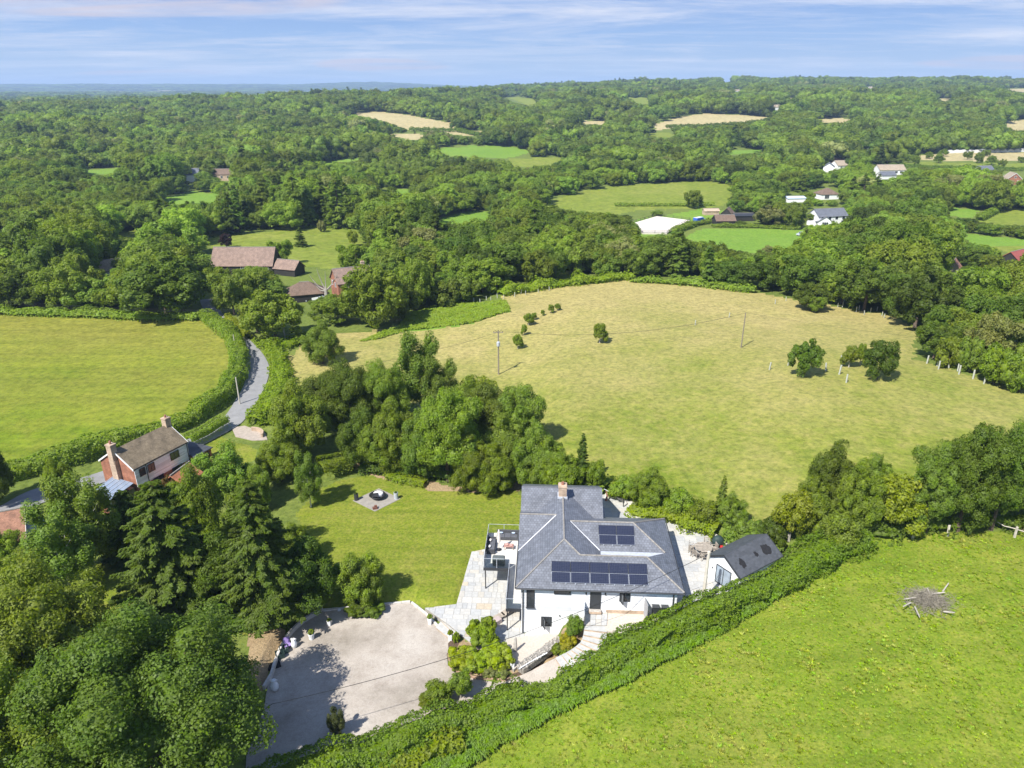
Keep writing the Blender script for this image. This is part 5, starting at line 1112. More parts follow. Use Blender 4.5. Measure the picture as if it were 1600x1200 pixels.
t = thing('parasol', 'closed cream parasol standing between the balcony sofas', 'parasol', onb(-2.15, 9.3)); MB().lathe([(.28, 0), (.28, .06), (.05, .08)], n=12).build('base', STEEL, t); MB().tube([(0, 0, .05), (0, 0, 2.5)], .025, 6).build('pole', TIMBER, t); MB().lathe([(.05, .8), (.17, .95), (.16, 1.5), (.13, 2.1), (.04, 2.45)], n=10).build('canopy', CREAM, t)
t = thing('coffee_table', 'low wooden table with pink cloths on the balcony', 'table', onb(-1.15, 9.55), HOUSE_A); MB().b2(-.5, .5, -.3, .3, .36, .42).build('tabletop', mat('pink_wood', (.34, .20, .17), .7, .3, .15, 4, .2), t, bevel=.01)
for a in (-.42, .42):
    for b in (-.24, .24): MB().box((a, b, .18), (.05, .05, .36)).build('leg', TIMBER, t)
for i, (a, b) in enumerate(((-.2, .05), (.25, -.05))): o = MB().lathe([(0, 0), (.18, .02), (.2, .1), (.08, .16), (0, .15)], n=9).build('folded_cloth', PINK, None, (*hl(-1.15 + a, 9.55 + b), 3.025)); tag(o, ['pink folded cloth on the left of the balcony table', 'pink folded cloth on the right of the balcony table'][i], 'cloth')
t = MB().b2(-.62, .62, -.33, .33, 0, .95).build('grill_cover', mat('slate_cover', (.10, .115, .115), .6, .3, .15, 4, .3), None, onb(-2.0, 6.85), HOUSE_A, bevel=.1); tag(t, 'dark covered grill at the front edge of the balcony', 'barbecue')
# loungers under the balcony corner
for i, (px, py, rz) in enumerate(((782, 966, .6), (797, 958, .6))):
    x, y = at(px, py, .0); t = thing('sun_lounger', ['pale sun lounger on the patio left of the balcony post', 'pale sun lounger on the patio under the balcony walkway'][i], 'sun lounger', (x, y, .02), rz)
    MB().b2(-.9, .4, -.3, .3, .28, .34).build('seat', TIMBER, t); MB().slab([(.42, -.3, .34), (1.0, -.3, .75), (1.0, .3, .75), (.42, .3, .34)], .05).build('backrest', TIMBER, t)
    for a in (-.8, .35):
        for b in (-.26, .26): MB().box((a, b, .14), (.05, .05, .28)).build('leg', TIMBER, t)
x, y = at(777, 973, 0); t = MB().b2(-.35, .35, -.3, .3, .0, .45).build('storage_box', mat('pink_grey', (.40, .33, .32), .7, .3, .1, 4, .1), None, (x, y, .03), .7, bevel=.03); tag(t, 'small pinkish box beside the round bush on the patio', 'box')
x, y = at(805, 1018, 0); t = thing('standing_stone', 'tall rough standing stone on the lower yard', 'standing stone', (x, y, -.05)); MB().lathe([(.16, 0), (.18, .5), (.15, 1.2), (.11, 1.6), (.03, 1.72)], n=6, sq=.6).build('stone', STONE, t)
# terrace: round table, chairs, barbecue, bowls, wall
def ontz(px, py, dz=0): x, y = at(px, py, 2.63); return (x, y, 2.634)
tx, ty, tz = ontz(1098, 864)
t = thing('round_table', 'round weathered teak table on the right hand terrace', 'table', (tx, ty, tz))
for i in range(9): y0 = -.85 + i * .19; hw = math.sqrt(max(.02, .87 ** 2 - (y0 + .08) ** 2)); MB().b2(-hw, hw, y0, y0 + .175, .70, .74).build('slat', TIMBER, t)
for a in (.8, 2.37, 3.94, 5.5): MB().tube([(.12 * math.cos(a), .12 * math.sin(a), .68), (.5 * math.cos(a), .5 * math.sin(a), 0)], .04, 5).build('leg', TIMBER, t)
DIRS = ['at the far left of', 'nearest the house beside', 'at the near left of', 'in front of', 'at the near right of', 'at the far right of', 'behind']
def chair(x, y, z, rz, label):
    t = thing('teak_chair', label, 'chair', (x, y, z), rz, 'teak chairs round the terrace table')
    for i in range(4): MB().b2(-.27, .27, -.25 + i * .125, -.25 + i * .125 + .11, .42, .45).build('seat_slat', TIMBER, t)
    for i in range(5): MB().box((-.22 + i * .11, .27, .70), (.05, .025, .5)).build('back_slat', TIMBER, t)
    MB().box((0, .27, .97), (.58, .035, .07)).build('top_rail', TIMBER, t)
    for s in (-1, 1):
        MB().box((s * .28, -.02, .66), (.06, .5, .03)).build('armrest', TIMBER, t)
        for b, hh in ((-.24, .65), (.26, .98)): MB().box((s * .27, b, hh / 2), (.045, .045, hh)).build('leg', TIMBER, t)
for i, a in enumerate((155, 190, 222, 262, 318, 10, 60)):
    a = R(a); r = 1.18; chair(tx + math.cos(a) * r, ty + math.sin(a) * r, tz, a - math.pi / 2 + random.uniform(-.2, .2), 'weathered teak armchair %s the round terrace table' % DIRS[i])
x, y, z = ontz(1121, 852); t = thing('covered_barbecue', 'green covered kettle barbecue at the back of the terrace', 'barbecue', (x, y, z)); MB().lathe([(.55, 0), (.62, .5), (.55, .85), (.3, 1.1), (0, 1.18)], n=12, sq=.8).build('cover', GREENC, t, smooth=True); MB().lathe([(0, 0), (.16, .02), (.16, .3), (0, .33)], (.25, -.55, 0), 8).build('gas_bottle', RED, t)
x, y, z = ontz(1134, 847); t = MB().lathe([(.35, 0), (.45, .2), (.4, .36), (0, .42)], n=12, sq=.6).build('coal_bin', STEEL, None, (x, y, z)); tag(t, 'low black bin between the barbecue and the garden room', 'bin')
for i, (px, py, r) in enumerate(((1000, 799, .42), (1010, 802, .32))): x, y, z = ontz(px, py); t = MB().lathe([(r * .7, 0), (r, .22), (r * .85, .24), (r * .8, .16), (0, .14)], n=14).build('bowl', TERRAC, None, (x, y, z)); tag(t, ['larger terracotta bowl on the terrace behind the house', 'smaller terracotta bowl on the terrace behind the house'][i], 'plant bowl')
W1 = tri([(946, 774), (962, 778), (1010, 796), (1060, 814), (1112, 836), (1126, 843)], 2.7); kerb_run('terrace_wall', W1, 2.6, .3, .38, KERB, .8, label='low pale stone wall along the back of the terrace', cat='wall', part='coping_stone')
for i, (px, py) in enumerate(((974, 788), (1078, 822), (1096, 831))): x, y = at(px, py, 3.0); t = MB().box((0, 0, .3), (.1, .1, .9)).box((0, 0, .78), (.16, .16, .06)).build('lamp_post', STEEL, None, (x, y, 2.9)); tag(t, ['short black post at the left of the terrace wall', 'short black post in the middle of the terrace wall', 'short black post at the right of the terrace wall'][i], 'post')
x, y = at(947, 782, 2.63); t = thing('garden_ornament', 'rusty ornament with white vane at the back corner of the house', 'ornament', (x, y, 2.63)); MB().tube([(0, 0, 0), (.1, 0, .6), (-.05, 0, 1.2)], [.14, .1, .06], 6).build('stem', TERRAC, t); MB().slab([(-.3, 0, 1.5), (.3, -.1, 1.2), (.3, .05, 1.2), (-.3, .12, 1.5)], .03).build('vane', PLASTIC, t)
# side yard: gate and bins
A = Vector(at(1004, 955, 2.65)); t = thing('timber_screen', 'grey timber screen standing out from the house wall in the side yard', 'screen', (A.x, A.y, 2.6), R(-85))
for i in range(9): MB().b2(i * .155, i * .155 + .14, -.02, .02, .05, 1.85).build('board', mat('grey_board', (.36, .36, .37), .8, .2, .15, 4, .3), t)
MB().b2(0, 1.4, .02, .06, .4, .5).build('rail', GREY, t)
for i, px in enumerate((1023, 1037)):
    x, y = at(px, 960, 2.65); t = thing('wheelie_bin', ['dark grey wheeled bin nearest the timber screen', 'dark grey wheeled bin furthest from the timber screen'][i], 'wheelie bin', (x, y, 2.65), random.uniform(-.1, .1)); MB().box((0, 0, .5), (.5, .58, .95), taper=1.12).build('body', GREY, t); MB().slab([(-.31, -.36, 1.02), (.31, -.36, 1.02), (.31, .36, 1.12), (-.31, .36, 1.12)], .05).build('lid', GREY, t)
    for s in (-.25, .25): MB().tube([(s - .03, .28, .1), (s + .03, .28, .1)], .1, 8).build('wheel', TYRE, t)
# ------------------------------------------------------------------ poles and cables
TOPS = {}
def pole(key, px, base, top, label, cross=1, r=.12, m=None, extra=None, lean=0, z=None):
    x, y = ground(px, base) if z is None else at(px, base, z); z = gz(x, y) if z is None else z; h = 3
    while proj(x, y, z + h)[1] > top and h < 14: h += .1
    t = thing('utility_pole', label, 'utility pole', (x, y, z)); t.rotation_euler = (0, R(lean), 0)
    MB().tube([(0, 0, -.5), (0, 0, h)], [r, r * .75], 8).build('post', m or POLEM, t)
    if cross:
        MB().box((0, 0, h - .25), (1.7, .09, .11)).build('crossarm', m or POLEM, t)
        for s in (-.75, 0, .75): MB().lathe([(.03, 0), (.07, .08), (.03, .2)], (s, 0, h - .2 if s else h), 6).build('insulator', GREY, t)
    if extra:
        MB().lathe([(.28, 0), (.3, .1), (.3, .7), (.2, .8)], (.0, -.38, h - 2.6), 10).build('transformer', LEAD, t); MB().box((0, -.15, h - 2.3), (.5, .3, .1)).build('bracket', GREY, t)
        for s in (-.6, .6): MB().tube([(0, 0, h - .3), (s, 0, h + .25)], .03, 4).build('strut', STEEL, t)
    TOPS[key] = (x, y, z + h); return t
pole('a', 779, 585, 518, 'utility pole with grey transformer in the middle of the dry meadow', 1, .14, extra=True)
pole('b', 1158, 543, 489, 'slim utility pole standing in the right part of the dry meadow', 0)
pole('c', 446, 530, 484, 'pale utility pole with crossarm beside the lane hedge trees', 1, .13, POLEW, lean=-3)
pole('d', 375, 632, 590, 'utility pole at the roadside where the lane bends', 0, .13, POLEW)
pole('e', 369, 553, 523, 'slim roadside pole by the upper part of the lane', 0, .09, POLEW)
pole('f', 1098, 940, 862, 'thick pale service pole between the hedge and the garden room', 0, .19, POLEW, z=2.6)
def cable(pts, sag, r, label, n=24):
    m = MB(); P = []
    for i in range(len(pts) - 1):
        a, b = Vector(pts[i]), Vector(pts[i + 1])
        for k in range(n + (i == len(pts) - 2)): f = k / n; p = a.lerp(b, f); p.z -= sag * 4 * f * (1 - f); P.append(tuple(p))
    tag(m.tube(P, r, 4).build('overhead_cable', STEEL), label, 'cable')
fx, fy, fz = TOPS['f']; e1 = (*at(425, 1100, 5.5), 5.5); cable([(fx, fy, fz - .2), e1, (e1[0] - 12, e1[1] - 6, 5.0)], 1.6, .02, 'black overhead cable sagging across the house front and driveway')
ax, ay, az = TOPS['a']; bx_, by_, bz_ = TOPS['b']; cx_, cy_, cz_ = TOPS['c']; dx_, dy_, dz_ = TOPS['d']
for s, lb in ((-.7, 'left'), (.7, 'right')): cable([(ax + s, ay, az), (bx_, by_, bz_)], 2.0, .014, 'thin %s hand wire between the two meadow poles' % lb)
cable([(bx_, by_, bz_), (bx_ + 62, by_ - 25, bz_ + 1)], 1.5, .014, 'thin wire from the slim meadow pole towards the right edge')
cable([(ax, ay, az - .2), (ax - 24, ay - 14, az - 1.5)], .6, .022, 'thin wire from the transformer pole down towards the tree clump')
for i, s in enumerate((-.7, 0, .7)):
    l = ['nearest', 'middle', 'furthest'][i]
    cable([(cx_, cy_ + s, cz_), (cx_ - 100, cy_ + s * 1.5 + 12, cz_ + 2.5)], 2.2, .02, '%s of the three wires running left from the crossarm pole' % l); cable([(cx_, cy_ + s, cz_), (cx_ + 24, cy_ + 1 + s, cz_ - 2.5)], .5, .02, '%s of the three wires running right from the crossarm pole' % l)
cable([(cx_, cy_, cz_ - .6), (dx_, dy_, dz_)], .8, .022, 'thin wire between the crossarm pole and the roadside pole')
# ------------------------------------------------------------------ tree guards, fence posts, brushwood
GUARD = mat('guard_plastic', (.42, .44, .38), .6, .3, .1, 3, .05)
gm_ = MB().lathe([(.09, 0), (.095, 1.25), (.075, 1.25), (.07, 1.1)], n=7).mesh('sleeve', GUARD); st_ = MB().box((.11, 0, .6), (.04, .04, 1.3)).mesh('stake', TIMBER)
GP = [(1202, 578), (1231, 571), (1290, 580), (1311, 585), (1322, 598), (1313, 568), (1448, 568), (1464, 572), (1466, 577), (1482, 575), (1496, 580), (1498, 585), (1520, 592), (1538, 595), (1537, 600)]
GP2 = [(1297, 470), (1309, 480), (1318, 473), (1327, 480), (1333, 477), (1338, 487), (1342, 485), (1350, 492), (1360, 488), (1370, 486), (1378, 494), (1381, 497), (1390, 497), (1340, 474), (1316, 480), (1228, 470), (1211, 475), (1139, 496), (1086, 508), (1160, 450)]
GP3 = [(740 + i * 9 + (i % 3), 472 - i * 1.6 + (i % 2) * 3) for i in range(14)]
ORD = 'first second third fourth fifth sixth seventh eighth ninth tenth eleventh twelfth thirteenth fourteenth fifteenth sixteenth seventeenth eighteenth nineteenth twentieth'.split()
gl = {0: 'white tree guard tube on the lower right of the dry meadow', 1: 'small pale tree guard at the upper right meadow edge', 2: 'pale tree guard in the row at the top left of the meadow'}
for gi, pts in enumerate((GP, GP2, GP3)):
    pts = sorted(pts)
    for j, (px, py) in enumerate(pts):
        x, y = ground(px, py); s = (1.15, .85, .85)[gi] * random.uniform(.9, 1.1)
        t = thing('tree_guard', gl[gi] + ', ' + ORD[j] + ' from left', 'tree guard', (x, y, gz(x, y)), random.uniform(0, 6), 'tree guards in the meadow, set %s' % ('one', 'two', 'three')[gi])
        t.scale = (s, s, s); t.rotation_euler = (random.uniform(-.08, .08), random.uniform(-.08, .08), 0); obj('sleeve', gm_, t); obj('stake', st_, t)
def fence():
    pts = [(1426, 843), (1481, 838), (1518, 828), (1548, 824), (1585, 840), (1640, 850)]; P = [ground(*p) for p in pts]; t = thing('field_fence', 'leaning timber post and rail fence at the top of the long grass field', 'fence', (*P[0], gz(*P[0]))); o = Vector((*P[0], gz(*P[0])))
    for i, p in enumerate(P): q = Vector((*p, gz(*p))) - o; MB().tube([tuple(q + Vector((0, 0, -.3))), tuple(q + Vector((random.uniform(-.15, .15), random.uniform(-.1, .1), 1.25)))], [.13, .12], 6).build('post', POLEW, t)
    for i in (2, 3, 4): a = Vector((*P[i], gz(*P[i]))) - o; b = Vector((*P[i + 1], gz(*P[i + 1]))) - o; MB().tube([tuple(a + Vector((0, 0, .95))), tuple(a.lerp(b, .5) + Vector((0, 0, .75))), tuple(b + Vector((0, 0, 1.0)))], .045, 5).build('rail', POLEW, t)
    for i, (px, py) in enumerate(((1405, 835), (1427, 846))):
        pass
    x, y = ground(1405, 838); s = obj('leaning_guard', gm_, None, (x, y, gz(x, y))); s.rotation_euler = (0, .5, 0); s.scale = (1.2, 1.2, 1.2); tag(s, 'pale green tree guard leaning in the shade behind the fence', 'tree guard')
fence()
def brush():
    cx2, cy2 = ground(1450, 940); cz2 = gz(cx2, cy2); rng = random.Random(5); t = thing('brushwood_pile', 'round pile of bleached cut branches in the long grass field', 'brushwood pile', (cx2, cy2, cz2)); m = MB()
    for i in range(1500):
        a = rng.random() * 6.283; r = abs(rng.gauss(0, .55)) * 1.7; x, y = r * math.cos(a) * 1.25, r * math.sin(a) * .95; b = rng.random() * 6.283; L = rng.uniform(.3, 1.0); z = max(.03, .55 - r * .22) * rng.random(); dz = rng.uniform(-.05, .28)
        m.tube([(x, y, z), (x + L * .5 * math.cos(b), y + L * .5 * math.sin(b), z + dz + .05), (x + L * math.cos(b + .4), y + L * math.sin(b + .4), z + dz)], [.018, .012, .005], 3, False)
    tag(m.build('twigs', mat('bleached_twigs', (.21, .19, .15), .9, .1, .3, 3, .3), t), kind='stuff')
    for i in range(8):
        a = rng.random() * 6.283; r = rng.uniform(.3, 1.9); b = rng.random() * 6.283; L = rng.uniform(.7, 1.5); x, y = r * math.cos(a) * 1.2, r * math.sin(a); MB().tube([(x, y, .3), (x + L * math.cos(b), y + L * math.sin(b), .35 + rng.uniform(0, .4))], [.07, .045], 6).build('branch', mat('bleached_wood', (.42, .39, .34), .9, .1, .2, 3, .3), t)
brush()
def dead_tree():
    x, y = ground(510, 470); z = gz(x, y); t = thing('dead_tree', 'bare bleached dead tree between the garage and the brick house', 'tree', (x, y, z)); m = MB(); m.tube([(0, 0, 0), (.2, 0, 3)], [.5, .38], 7); m.build('trunk', BARKG, t)
    for i, (dx, dz) in enumerate(((-3.5, 6.5), (-1.6, 8.2), (.4, 7.5), (3.6, 7.4), (2.4, 5.6), (-2.6, 4.6))): MB().tube([(.2, 0, 2.6), (dx * .45, .2, dz * .55), (dx * .8, .1, dz * .8), (dx, -.1, dz)], [.2, .14, .09, .03], 6).build('limb', mat('dead_wood', (.33, .30, .26), .9, .1, .15, 3, .3), t)
dead_tree()
# the lane
def lane():
    c = [(322, 468, 2.2), (330, 484, 2.4), (348, 505, 2.6), (372, 530, 2.7), (392, 552, 2.8), (403, 575, 2.9), (399, 600, 2.8), (386, 625, 2.7), (371, 648, 2.6), (355, 664, 2.6), (320, 684, 2.5), (270, 706, 2.5), (200, 732, 2.5), (130, 756, 2.6), (60, 776, 3.4), (10, 800, 3.0), (-120, 850, 3)]
    P = [Vector(ground(a, b)) for a, b, _ in c]; V = []; F = []
    Q = []
    for i in range(len(P) - 1):
        for k in range(10):
            f = k / 10; p0, p1, p2, p3 = P[max(i - 1, 0)], P[i], P[i + 1], P[min(i + 2, len(P) - 1)]
            q = .5 * ((2 * p1) + (-p0 + p2) * f + (2 * p0 - 5 * p1 + 4 * p2 - p3) * f * f + (-p0 + 3 * p1 - 3 * p2 + p3) * f ** 3); Q.append((q, c[i][2] * (1 - f) + c[i + 1][2] * f))
    for i, (q, w) in enumerate(Q):
        d = (Q[min(i + 1, len(Q) - 1)][0] - Q[max(i - 1, 0)][0]).normalized(); n = Vector((-d.y, d.x))
        for s in (-1, -.5, 0, .5, 1): p = q + n * s * w * .68; V.append((p.x, p.y, gz(p.x, p.y) + .10 + .03 * (1 - abs(s))))
        if i:
            for s in range(4): F.append(((i - 1) * 5 + s, (i - 1) * 5 + s + 1, i * 5 + s + 1, i * 5 + s))
    me = bpy.data.meshes.new('lane'); me.from_pydata(V, [], F); me.materials.append(mat('worn_asphalt', (.24, .24, .24), .9, .2, .12, .8, .3)); tag(obj('lane', me), kind='structure'); return Q
LQ = lane()
dr = tri([(362, 668), (382, 665), (414, 676), (418, 687), (395, 688), (368, 682)], -1.5); sheet('cottage_drive', dr, -1.5, mat('pinkish_gravel', (.36, .31, .26), .95, .1, .15, 2, .3), .6)
x, y = ground(410, 684); gate = thing('brick_pier_wall', 'low curved brick wall at the mouth of the cottage drive', 'wall', (x, y, gz(x, y)))
for i in range(14): a = i * .12; MB().box((2.2 * math.cos(a) - 2.2, 2.2 * math.sin(a), .35), (.25, .25, .7), a).build('brick_panel', BRICKP, gate)
# ------------------------------------------------------------------ trees and shrubs that can be told apart
N_, M_ = 'near', 'mid'
# the big trees at the lower left, given by their place
plant('maple_near', -25.2, 36.5, 8.6, 13.2, (.125, .185, .022), 'huge dark green maple filling the bottom left corner, shading the driveway')
plant('oak_near', -37.5, 43.5, 6.0, 13, 'fresh', 'bright green oak at the left edge above the huge maple')
plant('oak_near', -37.0, 33.0, 6.3, 12.5, 'mid', 'broad green oak at the left edge beside the huge maple', rz=2)
plant('maple_near', -32.5, 24.5, 6.8, 12, 'deep', 'green maple in the very bottom left corner of the view', rz=2.4)
plant('ash_near', -20.5, 25.5, 4.6, 9.5, 'deep', 'dark leafy tree at the bottom edge below the huge maple', rz=1)
T = ptree
L2 = [
 ('thicket_near', 66, 915, 858, 36, 'mid', 'dense green bush just in front of the pavilion, right of the bright one'),
 ('thicket_near', 395, 880, 770, 46, 'ash', 'soft green tree behind the bare trunked spruce'),
 ('thicket_near', 468, 880, 825, 26, 'mid', 'bush at the left edge of the lawn'),
 ('ash_near', 400, 800, 735, 32, 'mid', 'rounded tree above the tall spruce, left of the laurel block'),
 ('ash_near', 602, 735, 650, 44, 'mid', 'leafy tree at the front of the clump, left part'),
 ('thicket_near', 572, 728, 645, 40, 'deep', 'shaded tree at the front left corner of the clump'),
 ('thicket_near', 740, 765, 690, 34, 'mid', 'low tree filling the front of the clump right of the trunk'),
 ('thicket_near', 860, 760, 690, 34, 'ash', 'bush between the willow and the chimney'),
 ('spruce_near', 418, 968, 682, 76, 'spruce', 'tall spruce with bare lower trunk left of the lawn'),
 ('spruce_dense', 280, 965, 745, 96, 'spruce', 'broad bushy spruce left of the tall bare trunked one'),
 ('thicket_near', 345, 955, 850, 50, 'deep', 'small dark tree between the two spruces'),
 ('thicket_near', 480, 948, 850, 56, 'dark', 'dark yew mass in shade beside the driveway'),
 ('birch_near', 150, 895, 745, 52, 'ash', 'weeping birch with pale trunk left of the bushy spruce'),
 ('birch_near', 112, 925, 795, 58, 'olive', 'grey green weeping birch in front of the timbered barn'),
 ('spruce_dense', 213, 868, 768, 52, 'dark', 'dark pine between the weeping birch and the cottage'),
 ('ash_near', 258, 868, 788, 42, 'mid', 'bushy green tree in front of the cottage'),
 ('birch_near', 356, 800, 702, 44, 'ash', 'light feathery birch right of the cottage'),
 ('thicket_near', 318, 850, 740, 42, 'mid', 'small rounded tree behind the tall spruce'),
 ('shrub_near', 268, 778, 742, 15, 'rust', 'reddish brown shrub beside the orange roofed shed'),
 ('shrub_near', 262, 795, 765, 12, 'silver', 'small blue grey shrub in front of the reddish one'),
 ('ash_near', 104, 790, 722, 22, 'light', 'pale young ash behind the weeping birches'),
 ('thicket_near', -8, 790, 690, 34, 'dark', 'dark tree cut by the left edge beside the field hedge'),
 ('thicket_near', 18, 905, 838, 40, 'fresh', 'bright bush in front of the garden pavilion'),
 ('birch_near', 567, 948, 868, 38, 'fresh', 'small multi stemmed birch at the top of the driveway'),
 ('birch_near', 583, 946, 880, 26, 'ash', 'slim right hand birch at the top of the driveway'),
 ('birch_near', 486, 792, 712, 25, 'olive', 'small birch beside the clipped laurel block'),
 ('thicket_near', 440, 752, 685, 36, 'fresh', 'feathery green tree above the tall spruce'),
 ('thicket_near', 470, 715, 610, 46, 'fresh', 'green thicket tree at the left of the clump'),
 ('ash_near', 508, 672, 588, 46, 'deep', 'dark green tree at the left end of the clump behind the lawn'),
 ('oak_near', 552, 676, 574, 52, 'deep', 'dark rounded maple in the left of the clump'),
 ('oak_near', 602, 668, 576, 46, 'mid', 'mid green tree in the middle of the clump'),
 ('birch_near', 658, 650, 520, 38, 'olive', 'tallest tree of the clump, a birch standing above the rest'),
 ('birch_near', 690, 658, 562, 32, 'olive', 'slim birch right of the tallest one'),
 ('thicket_near', 618, 738, 640, 40, 'mid', 'low spreading tree at the front left of the clump'),
 ('thicket_near', 655, 745, 655, 38, 'olive', 'shaded grey green tree low in the front of the clump'),
 ('ash_near', 700, 752, 612, 54, 'fresh', 'bright leafy ash with visible trunk at the front of the clump'),
 ('thicket_near', 732, 672, 600, 36, 'mid', 'shrubby tree behind the bright ash'),
 ('ash_near', 768, 706, 604, 50, 'olive', 'twiggy willow in the right of the clump'),
 ('ash_near', 812, 712, 612, 46, 'ash', 'rounded willow at the right end of the clump'),
 ('thicket_near', 792, 745, 655, 42, 'ash', 'loose pale willow in front of the twiggy one'),
 ('thicket_near', 775, 764, 700, 38, 'light', 'bright green sapling thicket at the foot of the clump'),
 ('thicket_near', 835, 762, 672, 36, 'ash', 'low willow bush just left of the slate roof'),
 ('thicket_near', 880, 772, 712, 36, 'light', 'yellow green bush behind the chimney'),
 ('spruce_dense', 908, 762, 682, 16, 'dark', 'small dark pointed tree behind the house roof'),
 ('shrub_open', 930, 770, 722, 18, 'mid', 'loose bush right of the small pointed tree'),
 ('thicket_near', 1012, 792, 738, 34, 'mid', 'large rounded bush behind the terrace wall'),
 ('shrub_open', 972, 784, 748, 26, 'fresh', 'bright bush at the left end of the terrace wall'),
 ('shrub_open', 1058, 810, 768, 28, 'fresh', 'fresh green bush behind the middle of the terrace wall'),
 ('shrub_open', 1096, 826, 785, 26, 'mid', 'green bush above the terrace table'),
 ('spruce_dense', 1124, 812, 748, 13, 'ash', 'small upright bush with pointed top behind the terrace'),
 ('thicket_near', 1140, 825, 780, 24, 'ash', 'loose green bush right of the pointed one'),
 ('shrub_near', 1172, 852, 815, 28, 'olive', 'low dark juniper behind the garden room'),
 ('shrub_near', 1203, 852, 812, 26, 'dark', 'second low juniper further right behind the garden room'),
 ('shrub_open', 1232, 845, 772, 34, 'yellow', 'yellow green hawthorn right of the garden room'),
 ('thicket_near', 1288, 812, 706, 42, 'deep', 'dark rounded tree in the right hand hedgerow'),
 ('thicket_near', 1262, 835, 758, 34, 'mid', 'mid green bush below the dark rounded tree'),
 ('thicket_near', 1328, 835, 738, 38, 'mid', 'spreading bush in the middle of the right hand hedgerow'),
 ('shrub_open', 1305, 862, 800, 34, 'ash', 'glossy laurel bush at the top of the main hedge'),
 ('shrub_open', 1392, 832, 742, 46, 'yellow', 'yellow green hawthorn in the right hand hedgerow'),
 ('ash_near', 1445, 832, 705, 42, 'olive', 'twiggy dark thorn tree right of the yellow hawthorn'),
 ('ash_near', 1495, 830, 672, 50, 'deep', 'tall dark hedgerow tree above the post and rail fence'),
 ('ash_near', 1548, 828, 678, 46, 'deep', 'dark hedgerow tree at the right with bare branches showing'),
 ('ash_near', 1598, 830, 690, 46, 'mid', 'hedgerow tree cut by the right edge'),
 ('thicket_near', 1358, 805, 722, 32, 'ash', 'grey tipped bush behind the yellow hawthorn'),
 ('thicket_near', 1640, 835, 690, 46, 'deep', 'hedgerow tree just beyond the right edge'),
 ('oak_near', 1700, 835, 700, 50, 'mid', 'second hedgerow tree beyond the right edge'),
 ('ash_near', 1770, 840, 690, 50, 'deep', 'third hedgerow tree beyond the right edge'),
 ('oak_near', 1850, 845, 700, 52, 'mid', 'fourth hedgerow tree beyond the right edge'),
 # meadow trees
 ('tree_mid0', 1256, 588, 528, 25, 'deep', 'upright young oak standing in the dry meadow'),
 ('tree_mid2', 1370, 592, 532, 29, 'dark', 'rounded dark oak in the dry meadow, right of the upright one'),
 ('shrub_open', 1326, 574, 540, 15, 'fresh', 'small open sapling between the two meadow oaks'),
 ('shrub_open', 1343, 572, 536, 9, 'fresh', 'slim sapling touching the rounded meadow oak'),
 ('shrub_open', 937, 536, 506, 14, 'mid', 'small spreading tree alone in the middle of the dry meadow'),
 ('shrub_open', 809, 545, 522, 10, 'mid', 'small sapling right of the transformer pole'),
 ('shrub_open', 819, 524, 508, 6, 'fresh', 'tiny sapling above the one by the transformer pole'),
 ('shrub_open', 826, 508, 489, 10, 'mid', 'leafy sapling in the line above the transformer pole'),
 ('shrub_open', 834, 500, 490, 6, 'mid', 'small sapling beside the leafy one in the line'),
 ('shrub_open', 848, 493, 486, 4, 'mid', 'very small sapling fifth in the line across the meadow'),
 ('shrub_open', 861, 489, 477, 6, 'fresh', 'small sapling near the top of the line across the meadow'),
 ('shrub_open', 871, 485, 474, 6, 'mid', 'topmost sapling of the line across the meadow'),
 ('tree_mid3', 1266, 484, 440, 26, 'deep', 'dark spreading oak at the far right edge of the meadow'),
 ('tree_mid1', 1274, 488, 462, 15, 'mid', 'smaller oak in front of the spreading one at the meadow edge'),
 ('thicket_near', 505, 568, 508, 31, 'ash', 'round isolated willow bush beside the lane'),
 # thicket at the right
 ('tree_mid1', 1458, 560, 505, 32, 'deep', 'dark bush at the left end of the right hand thicket'),
 ('willow_mid', 1545, 572, 490, 40, 'grey', 'grey half bare willow in the right hand thicket'),
 ('bush_mid', 1480, 572, 525, 24, 'fresh', 'bright bush behind the white tree guards at the right'),
 ('tree_mid3', 1500, 556, 500, 32, 'mid', 'bushy tree behind the bright bush at the right'),
 ('bush_mid', 1515, 582, 528, 22, 'ash', 'small bush in the middle of the right hand thicket'),
 ('bush_mid', 1552, 600, 545, 30, 'light', 'light green bush at the front of the right hand thicket'),
 ('bush_mid', 1592, 612, 556, 30, 'mid', 'rounded bush at the right edge by the meadow corner'),
 ('tree_mid2', 1600, 575, 510, 34, 'olive', 'tree behind the rounded bush at the right edge'),
 ('bush_mid', 1570, 575, 520, 26, 'ash', 'pale bush between the grey willow and the right edge'),
 # along the lane and round the village
 ('tree_mid0', 262, 492, 392, 72, 'deep', 'great dark oak beside the lane above the pasture'),
 ('tree_mid4', 205, 488, 425, 44, 'mid', 'leafy oak left of the great dark roadside oak'),
 ('willow_mid', 150, 486, 432, 42, 'ash', 'grey leaved tree in the belt above the pasture'),
 ('tree_mid2', 108, 486, 410, 46, 'mid', 'tall tree in the belt above the pasture, left part'),
 ('tree_mid1', 55, 484, 420, 44, 'deep', 'dark tree in the belt above the pasture near the left edge'),
 ('tree_mid3', 8, 484, 415, 42, 'mid', 'tree in the belt above the pasture cut by the left edge'),
 ('willow_mid', 128, 470, 395, 34, 'fresh', 'pale fresh tree rising behind the belt'),
 ('conifer_mid', 78, 440, 366, 26, 'dark', 'dark cypress rising at the left behind the belt'),
 ('tree_mid4', 95, 430, 350, 40, 'olive', 'broad olive green tree at the upper left'),
 ('tree_mid1', 366, 492, 424, 34, 'ash', 'grey green tree right of the lane mouth'),
 ('willow_mid', 348, 470, 415, 28, 'light', 'light willow hiding the front of the barn'),
